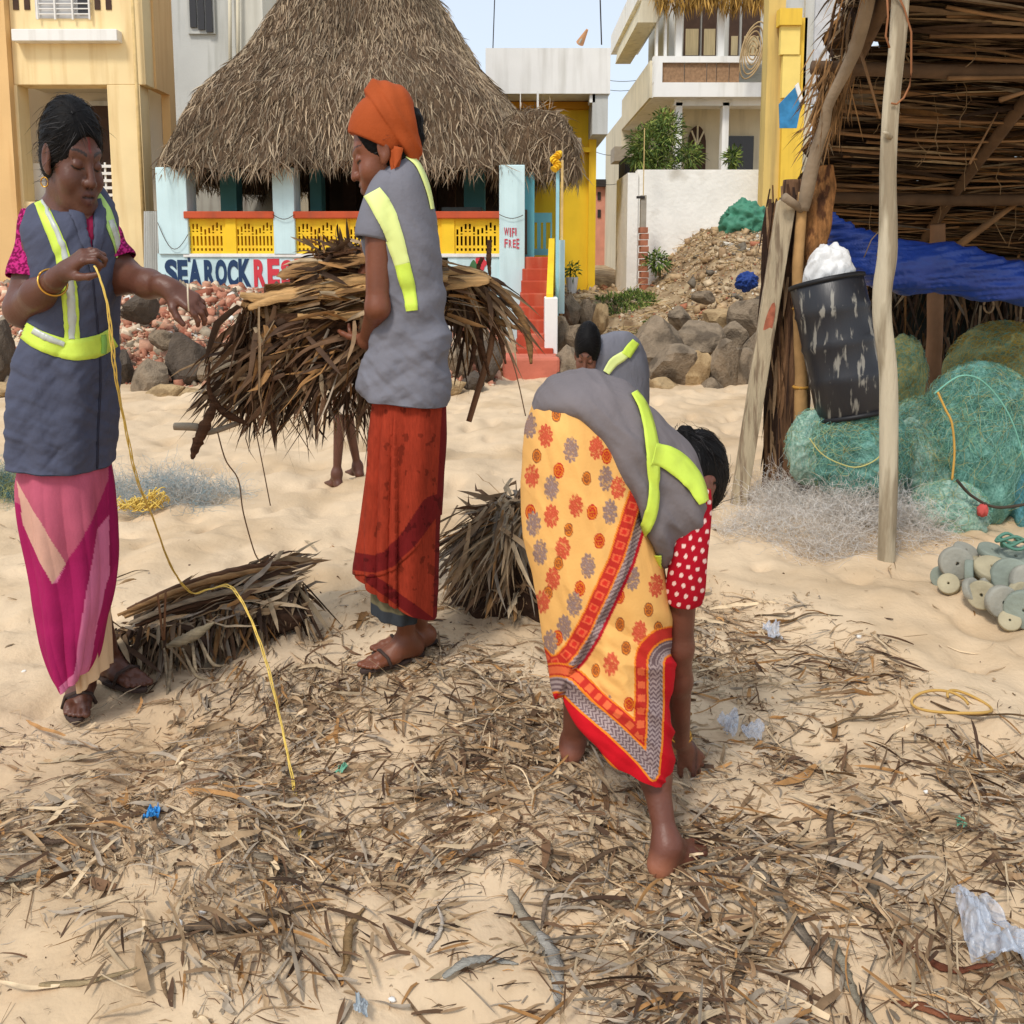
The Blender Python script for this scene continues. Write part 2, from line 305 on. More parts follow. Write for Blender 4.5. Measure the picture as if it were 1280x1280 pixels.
class Head:
    """head in its own frame: x right, y facing, z up, natural size; A maps it into the place"""
    def __init__(s, c, fwd, up=(0, 0, 1), size=1.0, tall=1.25, wide=1.0, mouth=0.0):
        Rm = frame(fwd, up); s.c = np.array(c, float); s.A = np.diag([wide, 1.0, tall]) @ Rm * size if True else Rm; s.I = np.linalg.inv(s.A); s.s = size; s.m = mouth
    def loc(s, X, Y, Z):
        I = s.I; X, Y, Z = X - s.c[0], Y - s.c[1], Z - s.c[2]; return [I[i, 0] * X + I[i, 1] * Y + I[i, 2] * Z for i in range(3)]
    def w(s, p): return s.c + s.A @ np.array(p, float)
    def skin(s, X, Y, Z):
        x, y, z_ = s.loc(X, Y, Z); ax_ = np.sqrt(x * x + 1e-8)
        def E(c, r, xx=x):
            u, v, w = (xx - c[0]) / r[0], (y - c[1]) / r[1], (z_ - c[2]) / r[2]; k0 = np.sqrt(u * u + v * v + w * w)
            k1 = np.sqrt((u / r[0]) ** 2 + (v / r[1]) ** 2 + (w / r[2]) ** 2) + 1e-6; return k0 * (k0 - 1) / k1
        def Cp(a, b, ra, rb, xx=x):
            d = np.array(b) - np.array(a); L2 = d @ d + 1e-9; t = np.clip(((xx - a[0]) * d[0] + (y - a[1]) * d[1] + (z_ - a[2]) * d[2]) / L2, 0, 1)
            return np.sqrt((xx - a[0] - t * d[0]) ** 2 + (y - a[1] - t * d[1]) ** 2 + (z_ - a[2] - t * d[2]) ** 2) - (ra + (rb - ra) * t)
        D = E((0, -.012, .032), (.073, .092, .086)); D = _smin(D, E((0, .026, -.03), (.06, .064, .085)), .025)
        D = _smin(D, E((0, .04, -.083), (.044, .044, .03)), .03); D = _smin(D, E((0, .078, -.098), (.018, .014, .014)), .022)
        D = _smin(D, E((.038, .056, -.036), (.026, .03, .026), ax_), .02); D = _smin(D, Cp((.008, .082, .022), (.038, .068, .026), .010, .008, ax_), .016)
        D = -_smin(-D, E((.031, .104, .002), (.017, .018, .0115), ax_), .012)
        D = _smin(D, E((.031, .0755, .001), (.0155, .0135, .0105), ax_), .004)
        D = _smin(D, Cp((0, .084, .014), (0, .108, -.03), .0075, .0115), .012); D = _smin(D, E((.0125, .097, -.034), (.0085, .011, .0085), ax_), .007)
        D = -_smin(-D, E((.0075, .104, -.044), (.0042, .006, .004), ax_), .003)
        D = _smin(D, E((0, .082, -.063), (.03, .016, .02)), .014)
        D = _smin(D, Cp((0, .096, -.0565), (.021, .083, -.0605), .0058, .003, ax_), .006); D = _smin(D, Cp((0, .095, -.0715 - s.m), (.019, .083, -.0665), .0078, .0035, ax_), .006)
        D = -_smin(-D, Cp((0, .103, -.0635 - s.m * .5), (.021, .088, -.0635), .0022 + s.m * .4, .0012, ax_), .003)
        ear = _smin(E((.077, -.008, -.008), (.009, .02, .031), ax_), E((.074, .002, -.034), (.007, .01, .01), ax_), .008); ear = -_smin(-ear, E((.086, -.004, -.004), (.006, .011, .019), ax_), .004)
        D = _smin(D, ear, .008)
        return D * s.s * .95
    def add(s, body, k=.03): body.field(s.skin, s.c, .2 * s.s * np.array([1, 1, 1.1]), k); return s
    def paint(s, V, C, skin, brow=(.012, .008, .006), lip=(.10, .035, .03), closed=True, bindi=None):
        x, y, z_ = s.loc(V[:, 0], V[:, 1], V[:, 2]); ax_ = abs(x); fr = (y > .045) & (np.abs(z_) < .12)
        def put(m, c, a=1.0): C[m] = C[m] * (1 - a) + np.array(c) * a
        arch = .0255 + .006 * np.sin(np.clip((ax_ - .012) / .04, 0, 1) * 2.6); put(fr & (abs(z_ - arch) < .0042 * (1.2 - ax_ / .06)) & (ax_ > .011) & (ax_ < .053), brow, .85)
        e = ((ax_ - .031) / .0165) ** 2
        lid = -.0035 - .004 * (1 - np.clip(e, 0, 1))
        if closed: put(fr & (abs(z_ - lid) < .0022) & (e < 1), (.006, .004, .004), .95)
        else:
            op = fr & (e + ((z_ - .0005) / .0052) ** 2 < 1); put(op, (.42, .38, .34)); put(op & ((ax_ - .031) ** 2 + z_ ** 2 < .0052 ** 2), (.008, .005, .004)); put(fr & (abs(e + ((z_ - .0005) / .0062) ** 2 - 1) < .35), (.008, .005, .005), .8)
        put(fr & (y > .07) & (ax_ < .024) & (z_ < -.0505) & (z_ > -.081 - s.m) & (((x) / .024) ** 2 + ((z_ + .065 + s.m * .5) / (.0145 + s.m)) ** 2 < 1), lip, .75)
        put(fr & (abs(z_ + .0635 + s.m * .5) < .0018 + s.m * .45) & (ax_ < .019) & (y > .07), (.02, .006, .006), .9)
        put(fr & (ax_ > .004) & (ax_ < .012) & (abs(z_ + .0445) < .004) & (y > .093), (.015, .007, .006), .8)
        if bindi: put(fr & (ax_ < .0035) & (z_ > .03) & (z_ < .07), bindi, .6)
        return C
    def hair(s, cut=(0, .105, -.035), cr=(.068, .075, .105), off=.011, bun=None, seed=0, low=-.07, bunr=.03, cap=None):
        """hair shell as a field mesh in the head frame"""
        b = Body()
        def f(X, Y, Z):
            x, y, z_ = s.loc(X, Y, Z)
            def E(c, r):
                u, v, w = (x - c[0]) / r[0], (y - c[1]) / r[1], (z_ - c[2]) / r[2]; k0 = np.sqrt(u * u + v * v + w * w); k1 = np.sqrt((u / r[0]) ** 2 + (v / r[1]) ** 2 + (w / r[2]) ** 2) + 1e-6; return k0 * (k0 - 1) / k1
            D = E((0, -.014, .032), (.073 + off, .092 + off, .088 + off)); D = _smin(D, E((0, -.04, -.02), (.062 + off, .06 + off, .06 + off)), .02)
            D = D + .0005 * np.sin(110 * (np.arctan2(x, z_ + .02)) + 3 * np.sin(y * 60)) + .0006 * np.sin(47 * (np.arctan2(x, z_ + .02)) + 2 * np.sin(y * 40))
            D = -_smin(-D, E(cut, cr), .006)
            D = np.maximum(D, low - z_)
            if bun is not None:
                for bb, br in bun: D = _smin(D, E(bb, (br, br * .9, br)) + .0015 * np.sin(220 * (z_ - bb[2]) + 90 * (x - bb[0])), .012)
            return D * s.s * .95
        b.field(f, s.c, .22 * s.s, .001); return b
def strands(mesh_ob, head, parent, target=(0, -.12, -.02), n=900, seed=0, L=(.03, .075), lift=.0015):
    """fine loose strands lying over a hair mesh, combed towards the bun"""
    g = np.random.default_rng(seed); me = mesh_ob.data; v = np.zeros(len(me.vertices) * 3, np.float32); me.vertices.foreach_get('co', v); v = v.reshape(-1, 3); nn = np.zeros(len(me.vertices) * 3, np.float32); me.vertices.foreach_get('normal', nn); nn = nn.reshape(-1, 3)
    k = g.choice(len(v), n); P = v[k] + nn[k] * lift; D = head.w(target)[None] - P; D = D - nn[k] * (D * nn[k]).sum(1)[:, None]; D = D / (np.linalg.norm(D, axis=1)[:, None] + 1e-6) + g.normal(size=(n, 3)) * .12 + nn[k] * .01
    C, Wv = leafpaths(P, D, g.uniform(*L, n) * np.where(g.random(n) < .9, .7, 1.3), .0006, k=6, droop=.12, curl=g.normal(size=n) * .05, rng=g); C = C - nn[k][:, None] * (np.linspace(0, 1, 6) ** 2)[None, :, None] * (.004 + g.random(n) * .014)[:, None, None]
    o = strips('hair_strands', C, Wv, mat('hair_strand', attr=True, var=0, rough=.5, spec=.3), parent, np.tile(srgb(24, 20, 19), (n, 1)) * g.uniform(.4, 2.2, (n, 1))); o['kind'] = 'stuff'
def hand(body, wrist, dirv, nrm, thumb_side=1, curl=(.5, .6, .7, .8), spread=.12, s=1.0, th=(.6, .5), k=.008, tall=1.0):
    """palm, four unequal bent fingers and a thumb leaving the side of the palm; nrm points out of the BACK of the hand"""
    y = np.array(dirv, float); y /= np.linalg.norm(y); n = np.array(nrm, float); n -= y * (n @ y); n /= np.linalg.norm(n); x = np.cross(y, n) * thumb_side
    w = np.array(wrist, float); P = lambda a, b, c: w + (x * a + y * b + n * c) * s
    body.cap(P(.006, -.03, 0), P(.004, .012, 0), .021 * s, .021 * s, k=.02); body.cap(P(-.006, -.03, 0), P(-.008, .012, 0), .019 * s, .019 * s, k=.02)
    base = [(.027, .083), (.009, .088), (-.009, .084), (-.025, .075)]; L = [.072, .080, .074, .058]; rr = [.0093, .0095, .009, .008]
    for i, (bx_, by_) in enumerate(base):
        body.cap(P(bx_ * .55, .012, 0), P(bx_, by_, .002), .0155 * s, .0118 * s, k=.012)
        a = spread * (1.5 - i) * .5; p = P(bx_, by_, .002); c = curl[i]; ang = c * .55
        for j, (fr_, sg) in enumerate(((.44, 1.0), (.31, 1.15), (.25, .75))):
            d = (y * math.cos(ang) - n * math.sin(ang)); d = d * math.cos(a) + x * math.sin(a) * abs(math.cos(ang)); d /= np.linalg.norm(d)
            q = p + d * L[i] * fr_ * s; r0 = rr[i] * (1 - .1 * j) * s; body.cap(p, q, r0, r0 * .92, k=.004); p = q; ang += c * sg
    p = P(.016, .016, -.006); a1, c1 = th
    d = y * math.cos(a1) + x * math.sin(a1) - n * .25 * c1; d /= np.linalg.norm(d); q = p + d * .046 * s; body.cap(p, q, .0155 * s, .0115 * s, k=.012)
    d2 = d * math.cos(c1 * .5) + (y * .8 - n * .6 - x * .5) * math.sin(c1 * .5); d2 /= np.linalg.norm(d2); q2 = q + d2 * .032 * s; body.cap(q, q2, .0112 * s, .0100 * s, k=.005)
    d3 = d2 * math.cos(c1 * .5) + (y - n * .4 - x * .6) * math.sin(c1 * .5); d3 /= np.linalg.norm(d3); body.cap(q2, q2 + d3 * .024 * s, .0100 * s, .0078 * s, k=.004)
    return p
def foot(body, ankle, toe_dir, s=1.0, ground_z=None, side=1):
    """heel, arch, ball and five toes; ankle is the joint centre"""
    f = np.array([toe_dir[0], toe_dir[1], 0.]); f /= np.linalg.norm(f); r_ = np.array([f[1], -f[0], 0]) * side; a = np.array(ankle, float); gz = a[2] - .075 * s if ground_z is None else ground_z
    Q = lambda u, v, h: np.array([a[0] + (f[0] * u + r_[0] * v) * s, a[1] + (f[1] * u + r_[1] * v) * s, gz + h * s])
    body.cap(a, Q(-.035, 0, .03), .034 * s, .03 * s, k=.03); body.cap(Q(-.03, 0, .027), Q(.06, .012, .024), .027 * s, .02 * s, k=.03); body.cap(a, Q(.1, -.008, .028), .033 * s, .019 * s, k=.03)
    body.cap(Q(.06, .022, .018), Q(.13, .026, .016), .018 * s, .015 * s, k=.02); body.cap(Q(.06, -.02, .018), Q(.14, -.022, .018), .018 * s, .017 * s, k=.02)
    for i, (u, v, l, r0) in enumerate(((.15, -.026, .03, .0125), (.152, -.007, .026, .0092), (.148, .008, .022, .0086), (.14, .021, .02, .0082), (.128, .033, .018, .0076))):
        body.cap(Q(u - .015, v * .95, .015), Q(u + l, v * 1.02, .0095), r0 * 1.02 * s, r0 * .9 * s, k=.005)
SKIN = mat('brown_skin', attr=True, var=.10, vs=14, rough=.47, bump=.3, bs=120, spec=.45, sss=.02)
HAIR = mat('black_hair', srgb(13, 11, 11), rough=.62, var=.4, vs=60, bump=1, bs=260, spec=.14, stretch=(1, 1, .3))
SK = np.array(srgb(94, 57, 42))
def skin_colors(V, base=SK, tips=()):
    n = fbm(V[:, 0] * 30 + 7, V[:, 2] * 30 + V[:, 1] * 21, 3)[:, None]; C = np.asarray(base)[None] * (.86 + .3 * n)
    for c, r, k in tips: d = np.linalg.norm(V - np.asarray(c), axis=1); w_ = np.clip(1 - d / r, 0, 1)[:, None]; C = C * (1 - w_) + np.asarray(k) * w_
    return C
def crs(P, n):
    """Catmull-Rom resampling of rows P to n rows"""
    P = np.asarray(P, float); k = len(P); t = np.linspace(0, k - 1, n); i = np.minimum(t.astype(int), k - 2); f = (t - i).reshape((-1,) + (1,) * (P.ndim - 1))
    a, b, c, d = P[np.maximum(i - 1, 0)], P[i], P[i + 1], P[np.minimum(i + 2, k - 1)]
    return .5 * ((2 * b) + (-a + c) * f + (2 * a - 5 * b + 4 * c - d) * f ** 2 + (-a + 3 * b - 3 * c + d) * f ** 3)
def cloth(name, rings, nu, nv, mt, parent, folds=None, paint=None, p=2.3, thick=.003, closed=None, base=(.5, .5, .5), tilt=0.0, hem=(), hem_mat=None):
    """draped garment: rings (xl, yl, xr, yr, Y, half depth[, z tilt of the near side]) in photo pixels and metres, interpolated smoothly.
    u runs round the body: u=0 right edge, .25 far side, .5 left edge, .75 near side"""
    Rw = []
    for r_ in rings:
        xl, yl, xr, yr, Y, hd = r_[:6]; tz = r_[6] if len(r_) > 6 else tilt; dy = r_[7] if len(r_) > 7 else 0
        a = W(xl, yl, Y + dy); b = W(xr, yr, Y - dy); Rw.append(np.concatenate([(a + b) / 2, (b - a) / 2, [0, hd, tz]]))
    Rw = crs(np.array(Rw), nv); u = np.arange(nu) / nu * 2 * np.pi; c, s = np.cos(u), np.sin(u); k = (abs(c) ** p + abs(s) ** p) ** (-1 / p)
    c2, s2 = c * k, s * k; V = Rw[:, None, :3] + c2[None, :, None] * Rw[:, None, 3:6] + s2[None, :, None] * Rw[:, None, 6:9]
    tu = (np.roll(V, -1, 1) - np.roll(V, 1, 1)); tv = np.gradient(V, axis=0); N_ = np.cross(tu, tv); N_ /= np.linalg.norm(N_, axis=2)[..., None] + 1e-9
    if ((N_ * (V - V.mean(1, keepdims=True))).sum(2).mean()) < 0: N_ = -N_
    if folds is not None:
        v_ = np.linspace(0, 1, nv)[:, None] + 0 * u[None]; V = V + N_ * folds(u[None] / (2 * np.pi) + 0 * v_, v_, V)[..., None]
    i = np.arange(nv * nu).reshape(nv, nu); q = np.stack([i[:-1], np.roll(i[:-1], -1, 1), np.roll(i[1:], -1, 1), i[1:]], -1).reshape(-1, 4)
    Vf = V.reshape(-1, 3); fx, fy = proj(Vf); C = np.tile(np.asarray(base, float), (len(Vf), 1))
    if paint: C = paint(fx, fy, C, np.tile(u / (2 * np.pi), nv), np.repeat(np.linspace(0, 1, nv), nu))
    F = [q]
    if closed == 'top' or closed == 'both':
        Vf = np.concatenate([Vf, V[0].mean(0)[None]]); C = np.concatenate([C, C[:1]]); F.append(np.stack([i[0], np.roll(i[0], -1), np.full(nu, len(Vf) - 1)], 1))
    if closed == 'bottom' or closed == 'both':
        Vf = np.concatenate([Vf, V[-1].mean(0)[None]]); C = np.concatenate([C, C[nv * nu - 1:nv * nu]]); F.append(np.stack([i[-1], np.roll(i[-1], -1), np.full(nu, len(Vf) - 1)], 1))
    o = mesh_np(name, Vf, F, mt, parent, C, smooth=True)
    if thick: m = o.modifiers.new('thickness', 'SOLIDIFY'); m.thickness = thick; m.offset = -1
    if hem:
        for rw in hem: tubes('stitched_hem', [np.concatenate([V[rw], V[rw][:1]])], [.0019], hem_mat or mt, o.parent, sides=5, cap=False)
    return o
def wrinkle(x, y, s=.03, ang=0.0, asp=3.0, seed=0):
    c, sn = math.cos(ang), math.sin(ang); u = (x * c + y * sn) * s / asp; v = (-x * sn + y * c) * s
    n = fbm(u + seed, v + seed * 1.7, 3); return (1 - 2 * np.abs(n - .46) * 3).clip(-1, 1)
def bvh_of(*obs):
    P = []; Fc = []
    for o in obs:
        me = o.data; n = len(me.vertices); v = np.zeros(n * 3, np.float32); me.vertices.foreach_get('co', v); k = len(P); P += [tuple(x) for x in v.reshape(-1, 3)]; Fc += [tuple(k + i for i in q.vertices) for q in me.polygons]
    return BVHTree.FromPolygons(P, Fc)
def _old_bvh(o):
    dg = bpy.context.evaluated_depsgraph_get(); me = o.data; n = len(me.vertices); v = np.zeros(n * 3, np.float32); me.vertices.foreach_get('co', v)
    return BVHTree.FromPolygons([tuple(x) for x in v.reshape(-1, 3)], [tuple(q.vertices) for q in me.polygons])
CAMP = Vector((0, 0, CAMH))
def lay(bv, px_, py_, off):
    d = Vector(W(px_, py_, 3.0)) - CAMP; d.normalize(); h = bv.ray_cast(CAMP, d)
    if h[0] is None:
        h2 = bv.find_nearest(CAMP + d * 2.6); return None
    n = h[1]; n = n if n.dot(d) < 0 else -n; return np.array(h[0] + n * off)
def tape(name, bv, pts, widths, mt, parent, n=60, across=5, off=.004, cols=None, thick=.0015):
    """reflective tape sewn on a garment along a traced line"""
    P = crs(np.array(pts, float), n); w = crs(np.array(widths, float)[:, None], n)[:, 0]; T = np.gradient(P, axis=0); T /= np.linalg.norm(T, axis=1)[:, None]; Nn = np.stack([-T[:, 1], T[:, 0]], 1)
    V = []; ok = []
    for j in range(n):
        for i in range(across):
            q = P[j] + Nn[j] * w[j] * (i / (across - 1) - .5); h = lay(bv, q[0], q[1], off); ok.append(h is not None); V.append(h if h is not None else (0, 0, 0))
    i = np.arange(n * across).reshape(n, across); q = np.stack([i[:-1, :-1], i[:-1, 1:], i[1:, 1:], i[1:, :-1]], -1).reshape(-1, 4); ok = np.array(ok); q = q[ok[q].all(1)]
    V = np.array(V); e = np.linalg.norm(V[q] - V[np.roll(q, 1, 1)] if False else V[q] - V[q[:, [1, 2, 3, 0]]], axis=2).max(1); q = q[e < .12]
    if not len(q): return None
    o = mesh_np(name, V, q, mt, parent, smooth=True); m = o.modifiers.new('thickness', 'SOLIDIFY'); m.thickness = thick; m.offset = 1; return o
def inpoly(x, y, poly):
    r_ = np.zeros(np.shape(x), bool); n = len(poly)
    for i in range(n):
        (x1, y1), (x2, y2) = poly[i], poly[(i + 1) % n]
        if y1 != y2: r_ ^= ((y1 > y) != (y2 > y)) & (x < (x2 - x1) * (y - y1) / (y2 - y1) + x1)
    return r_
def pdist(x, y, pl):
    """distance to a traced line and the side of it"""
    best = np.full(np.shape(x), 1e9); sd = np.zeros(np.shape(x)); al = np.zeros(np.shape(x)); acc = 0
    for (x1, y1), (x2, y2) in zip(pl[:-1], pl[1:]):
        dx, dy = x2 - x1, y2 - y1; L = math.hypot(dx, dy); t = np.clip(((x - x1) * dx + (y - y1) * dy) / L ** 2, 0, 1); d = np.hypot(x - x1 - t * dx, y - y1 - t * dy)
        m = d < best; best = np.where(m, d, best); sd = np.where(m, np.sign((x - x1) * dy - (y - y1) * dx), sd); al = np.where(m, acc + t * L, al); acc += L
    return best, sd, al
VEST1 = mat('slate_vest_cloth', srgb(74, 78, 96), var=.10, vs=8, rough=.8, bump=.3, bs=90, spec=.2, crease=.35, cs=6)
VEST2 = mat('grey_vest_cloth', srgb(116, 116, 124), var=.08, vs=8, rough=.8, bump=.3, bs=90, spec=.2, crease=.35, cs=6)
LIME = mat('lime_tape', srgb(204, 228, 84), var=.08, vs=25, rough=.5, bump=.3, bs=220); PALE = mat('silver_tape', srgb(190, 196, 186), var=.06, vs=20, rough=.35, spec=.6); PLIME = mat('pale_lime_tape', srgb(226, 238, 150), var=.04, rough=.5)
CLOTH = mat('printed_cloth', attr=True, var=.08, vs=10, rough=.85, bump=.3, bs=180, spec=.12, crease=.35, cs=5)
GOLD = mat('gold_bangle', srgb(214, 160, 70), rough=.3, metal=.9, var=0, spec=.5)
def ring3(name, c, axis, r, t, mt, parent):
    a = np.array(axis, float); a /= np.linalg.norm(a); u = np.cross(a, [0.3, .5, .8]); u /= np.linalg.norm(u); v = np.cross(a, u); th_ = np.linspace(0, 2 * np.pi, 29)
    return tubes(name, [np.array([np.array(c) + (u * math.cos(q) + v * math.sin(q)) * r for q in th_])], [t], mt, parent, sides=6)
def person(loc, label, group=None): return empty('person', loc, label, 'person', group)
# ------------------------------------------------------------------ buildings behind the beach
PY_ = mat('pale_yellow_paint', srgb(240, 216, 164), var=.06, vs=2, bump=.15, bs=30, streak=.35, streakcol=srgb(200, 160, 96))
OR_ = mat('orange_wall_tone', srgb(226, 186, 128), var=.05, vs=2, bump=.15, bs=30, streak=.3, streakcol=srgb(190, 130, 70))  # deeper tone than the facade; on side_wall it paints in the shade
WH_ = mat('white_paint', srgb(236, 234, 228), var=.04, vs=2, bump=.1, bs=30, streak=.25, streakcol=srgb(170, 165, 150))
GW_ = mat('grey_plaster', srgb(196, 196, 190), var=.06, vs=1.5, bump=.2, bs=25, streak=.4, streakcol=srgb(150, 150, 140))
CR_ = mat('cream_plaster', srgb(214, 204, 178), var=.06, vs=2, bump=.2, bs=25, streak=.3, streakcol=srgb(150, 140, 118))
DK_ = mat('dark_glass', srgb(46, 42, 40), rough=.25, var=0, spec=.5)
DW_ = mat('dark_wood', srgb(70, 50, 38), rough=.7, var=.2, vs=10)
BY_ = mat('bright_yellow_paint', srgb(240, 198, 48), var=.06, vs=3, bump=.1, bs=30, streak=.25, streakcol=srgb(214, 150, 40))
BL_ = mat('light_blue_paint', srgb(202, 228, 230), var=.05, vs=3, bump=.12, bs=30, streak=.3, streakcol=srgb(150, 170, 168))
TE_ = mat('teal_paint', srgb(96, 160, 170), var=.08, vs=3)
RO_ = mat('red_orange_paint', srgb(190, 84, 52), var=.1, vs=4, bump=.15, bs=30, streak=.3, streakcol=srgb(140, 80, 60))
RE_ = mat('stair_red_paint', srgb(176, 74, 50), var=.12, vs=5, bump=.15, bs=30, streak=.5, streakcol=srgb(190, 120, 96))
NV_ = mat('navy_letter_paint', srgb(38, 62, 96), var=.06, rough=.7)
RL_ = mat('red_letter_paint', srgb(206, 62, 72), var=.08, rough=.7)
BM_ = mat('bamboo', srgb(206, 176, 118), var=.15, vs=12, rough=.6)
BK_ = mat('near_black', srgb(52, 48, 46), var=.15, vs=3)
IR_ = mat('grille_white', srgb(225, 222, 215), var=.05, rough=.5)
CN_ = mat('concrete', srgb(164, 154, 138), var=.14, vs=6, bump=.3, bs=22)
def at(n, l, c, px, py, Y, g=None):
    p = W(px, py, Y); return empty(n, (p[0], Y, 0), l, c, g)
# ---- yellow block on the left
yb = at('yellow_building', 'pale yellow painted two storey building with recessed balcony at the left edge', 'building', 90, 300, 12.6)
m = MB(); Y = 12.6
m.px(14, -60, 180, 106, Y, .3); m.px(14, 106, 28, 620, Y, .3); m.px(139, 106, 180, 620, Y, .3); m.px(28, 252, 139, 620, Y + .02, .26); m.build('facade', PY_, yb, bevel=.01)
m = MB(); m.px(-140, -60, 15, 620, Y - .12, .2); m.build('orange_side_wall', OR_, yb)  # outer strip in a deeper orange than the facade
m = MB(); a = W(180, 0, Y)[0]; z = lambda py, Y_=Y: W(640, py, Y_)[2]
m.box((a - .12, Y + .3, z(-60)), (a, Y + 1.0, z(106))); m.box((a - .12, Y + .3, -.2), (a, Y + 1.0, z(262))); m.box((a - .12, Y + .78, z(262)), (a, Y + 1.0, z(106))); m.build('side_wall', OR_, yb)  # shaded side of the yellow block; the shade is put into its colour
m = MB(); m.px(28, 95, 139, 106, Y + .3, .6); m.px(20, 95, 205, 640, Y + .92, .15); m.build('balcony_recess', mat('recess_plaster', srgb(206, 198, 180), var=.06, vs=2), yb)
m = MB(); m.px(118, 132, 160, 285, Y + .86, .05); m.build('balcony_door', DW_, yb); m = MB(); m.px(112, 126, 165, 132, Y + .84, .07); m.build('door_lintel', GW_, yb)
for i in range(6):
    m = MB(); m.px(119, 206 + 9 * i, 145, 209.5 + 9 * i, Y + .12, .03); m.build('grille_bar', IR_, yb)
for x in (119, 131, 143):
    m = MB(); m.px(x, 203, x + 2, 252, Y + .14, .02); m.build('grille_post', IR_, yb)
m = MB(); m.px(34, 204, 66, 250, Y + .5, .05); m.build('white_board', WH_, yb)
m = MB(); m.px(14, 36, 146, 51, Y - .16, .18); m.build('ledge', WH_, yb, bevel=.01)
wf = MB().px(44, -60, 112, 23, Y - .01, .03).build('window', mat('window_glass', srgb(196, 196, 196), rough=.2, spec=.5), yb)
for i in range(4): MB().px(46, 3 + 6.5 * i - 6, 112, 4.4 + 6.5 * i - 6, Y - .05, .02).build('window_bar', IR_, wf)
for x in (45, 67, 89, 110): MB().px(x, -60, x + 2, 24, Y - .06, .02).build('window_post', IR_, wf)
MB().px(97, -60, 110, 16, Y - .035, .02).build('open_pane', DK_, wf)
for x in (16, 30, 118, 132): MB().px(x, -20, x + 7, 12, Y - .012, .02).build('vent_slot', DW_, yb)
MB().bar(W(164, -30, Y - .1), W(183, 345, Y - .1), .022, 8, .03).build('bamboo_drainpipe', BM_, yb, smooth=True)
# corrugated fence strip, awning
cf = at('corrugated_fence', 'grey white corrugated sheet fence between yellow building and blue pillar', 'fence', 188, 350, 12.0)
for i in range(9): MB().bar(W(181 + 2.4 * i, 264, 12.0), W(181 + 2.4 * i, 470, 12.0), .013, 6).build('fence_rib', GW_, cf)
# ---- grey building
gb = at('grey_building', 'tall pale grey plastered building rising behind the thatched roof', 'building', 270, 200, 17)
m = MB(); m.px(196, -80, 298, 500, 17, 5); m.build('wall', GW_, gb); MB().px(298, -80, 333, 500, 16.6, 5).build('stair_wall', mat('pale_plaster', srgb(216, 212, 198), var=.05, vs=2, streak=.3, streakcol=srgb(170, 165, 150)), gb)
w_ = MB().px(234, -60, 268, 42, 16.94, .05).build('window', GW_, gb)
for i in range(3): MB().px(237 + 10 * i, -58, 245 + 10 * i, 34 + 3 * i, 16.9, .05).build('pane', DK_, w_)
for x in (287, 297): MB().bar(W(x, -50, 16.5), W(x + 1, 110, 16.5), .03, 8).build('drain_pipe', CR_, gb, smooth=True)
# ---- seaside restaurant
RY = 11.0
rs = at('restaurant', 'thatched open restaurant with light blue pillars, yellow railings and painted name', 'restaurant', 430, 300, RY)
def px_part(name, m_, *rects, parent=None, bev=0):
    m = MB()
    for r_ in rects: m.px(*r_)
    return m.build(name, m_, parent, bevel=bev)
px_part('base_wall', BL_, (197, 317, 640, 480, RY, .25), parent=rs)
for a, b in ((196, 234), (341, 368)): px_part('pillar', BL_, (a, 209, b, 318, RY - .03, .34), parent=rs, bev=.01)
wp = px_part('pillar', BL_, (624, 206, 656, 470, RY - .06, .4), parent=rs, bev=.01)
for a, b in ((276, 296), (388, 402), (470, 486), (580, 606)): px_part('rear_pillar', TE_, (a, 190, b, 330, RY + 2.4, .3), parent=rs)
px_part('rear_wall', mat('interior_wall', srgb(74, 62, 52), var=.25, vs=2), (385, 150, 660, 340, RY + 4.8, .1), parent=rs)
px_part('side_screen', mat('washed_wall', srgb(176, 172, 160), var=.12, vs=3, streak=.4, streakcol=srgb(110, 90, 80)), (215, 215, 350, 330, RY + 4.6, .1), parent=rs)
px_part('floor', CN_, (205, 322, 655, 330, RY + .25, 4.6), parent=rs)
for x, w in ((398, 10), (430, 16), (505, 12), (520, 26), (560, 9)): px_part('cupboard', DW_, (x, 228, x + w, 320, RY + 3.6, .3), parent=rs)
px_part('table', mat('table_grey', srgb(120, 124, 120)), (552, 259, 602, 266, RY + .9, .7), (556, 266, 560, 322, RY + 1, .05), (594, 266, 598, 322, RY + 1, .05), parent=rs)
for a, b in ((229, 342), (366, 626)): px_part('top_rail', RO_, (a, 264, b, 273, RY - .05, .3), parent=rs, bev=.01)
# fretwork panels: pattern of solid cells extruded
def fret(w=22, h=26):
    g = np.ones((h, w), bool)
    for c in range(1, w - 1, 2):
        d = abs(((c - 1) % 11) - 5) / 5.0
        top = int(3 + 5 * d); g[top:top + 4, c] = False
        g[13:20, c] = False; g[22:24, c] = False
        if 2 <= ((c - 1) % 11) <= 8: g[top + 5:top + 6, c] = False
    return g
FG = fret()
def fret_mesh(name, x0, x1, y0, y1, Y, dep, mt, parent):
    a = W(x0, y1, Y); b = W(x1, y0, Y); h, w = FG.shape; m = MB(); dx = (b[0] - a[0]) / w; dz = (b[2] - a[2]) / h
    for r_ in range(h):
        c = 0
        while c < w:
            if FG[r_, c]:
                e = c
                while e < w and FG[r_, e]: e += 1
                m.box((a[0] + c * dx, Y, b[2] - (r_ + 1) * dz), (a[0] + e * dx, Y + dep, b[2] - r_ * dz)); c = e
            else: c += 1
    return m.build(name, mt, parent)
px_part('panel_backing', mat('painted_shade', srgb(120, 84, 44), var=.1), (234, 274, 342, 318, RY + .2, .03), (368, 274, 625, 318, RY + .2, .03), parent=rs)  # brown sheet stands in for the shade behind the fretwork openings
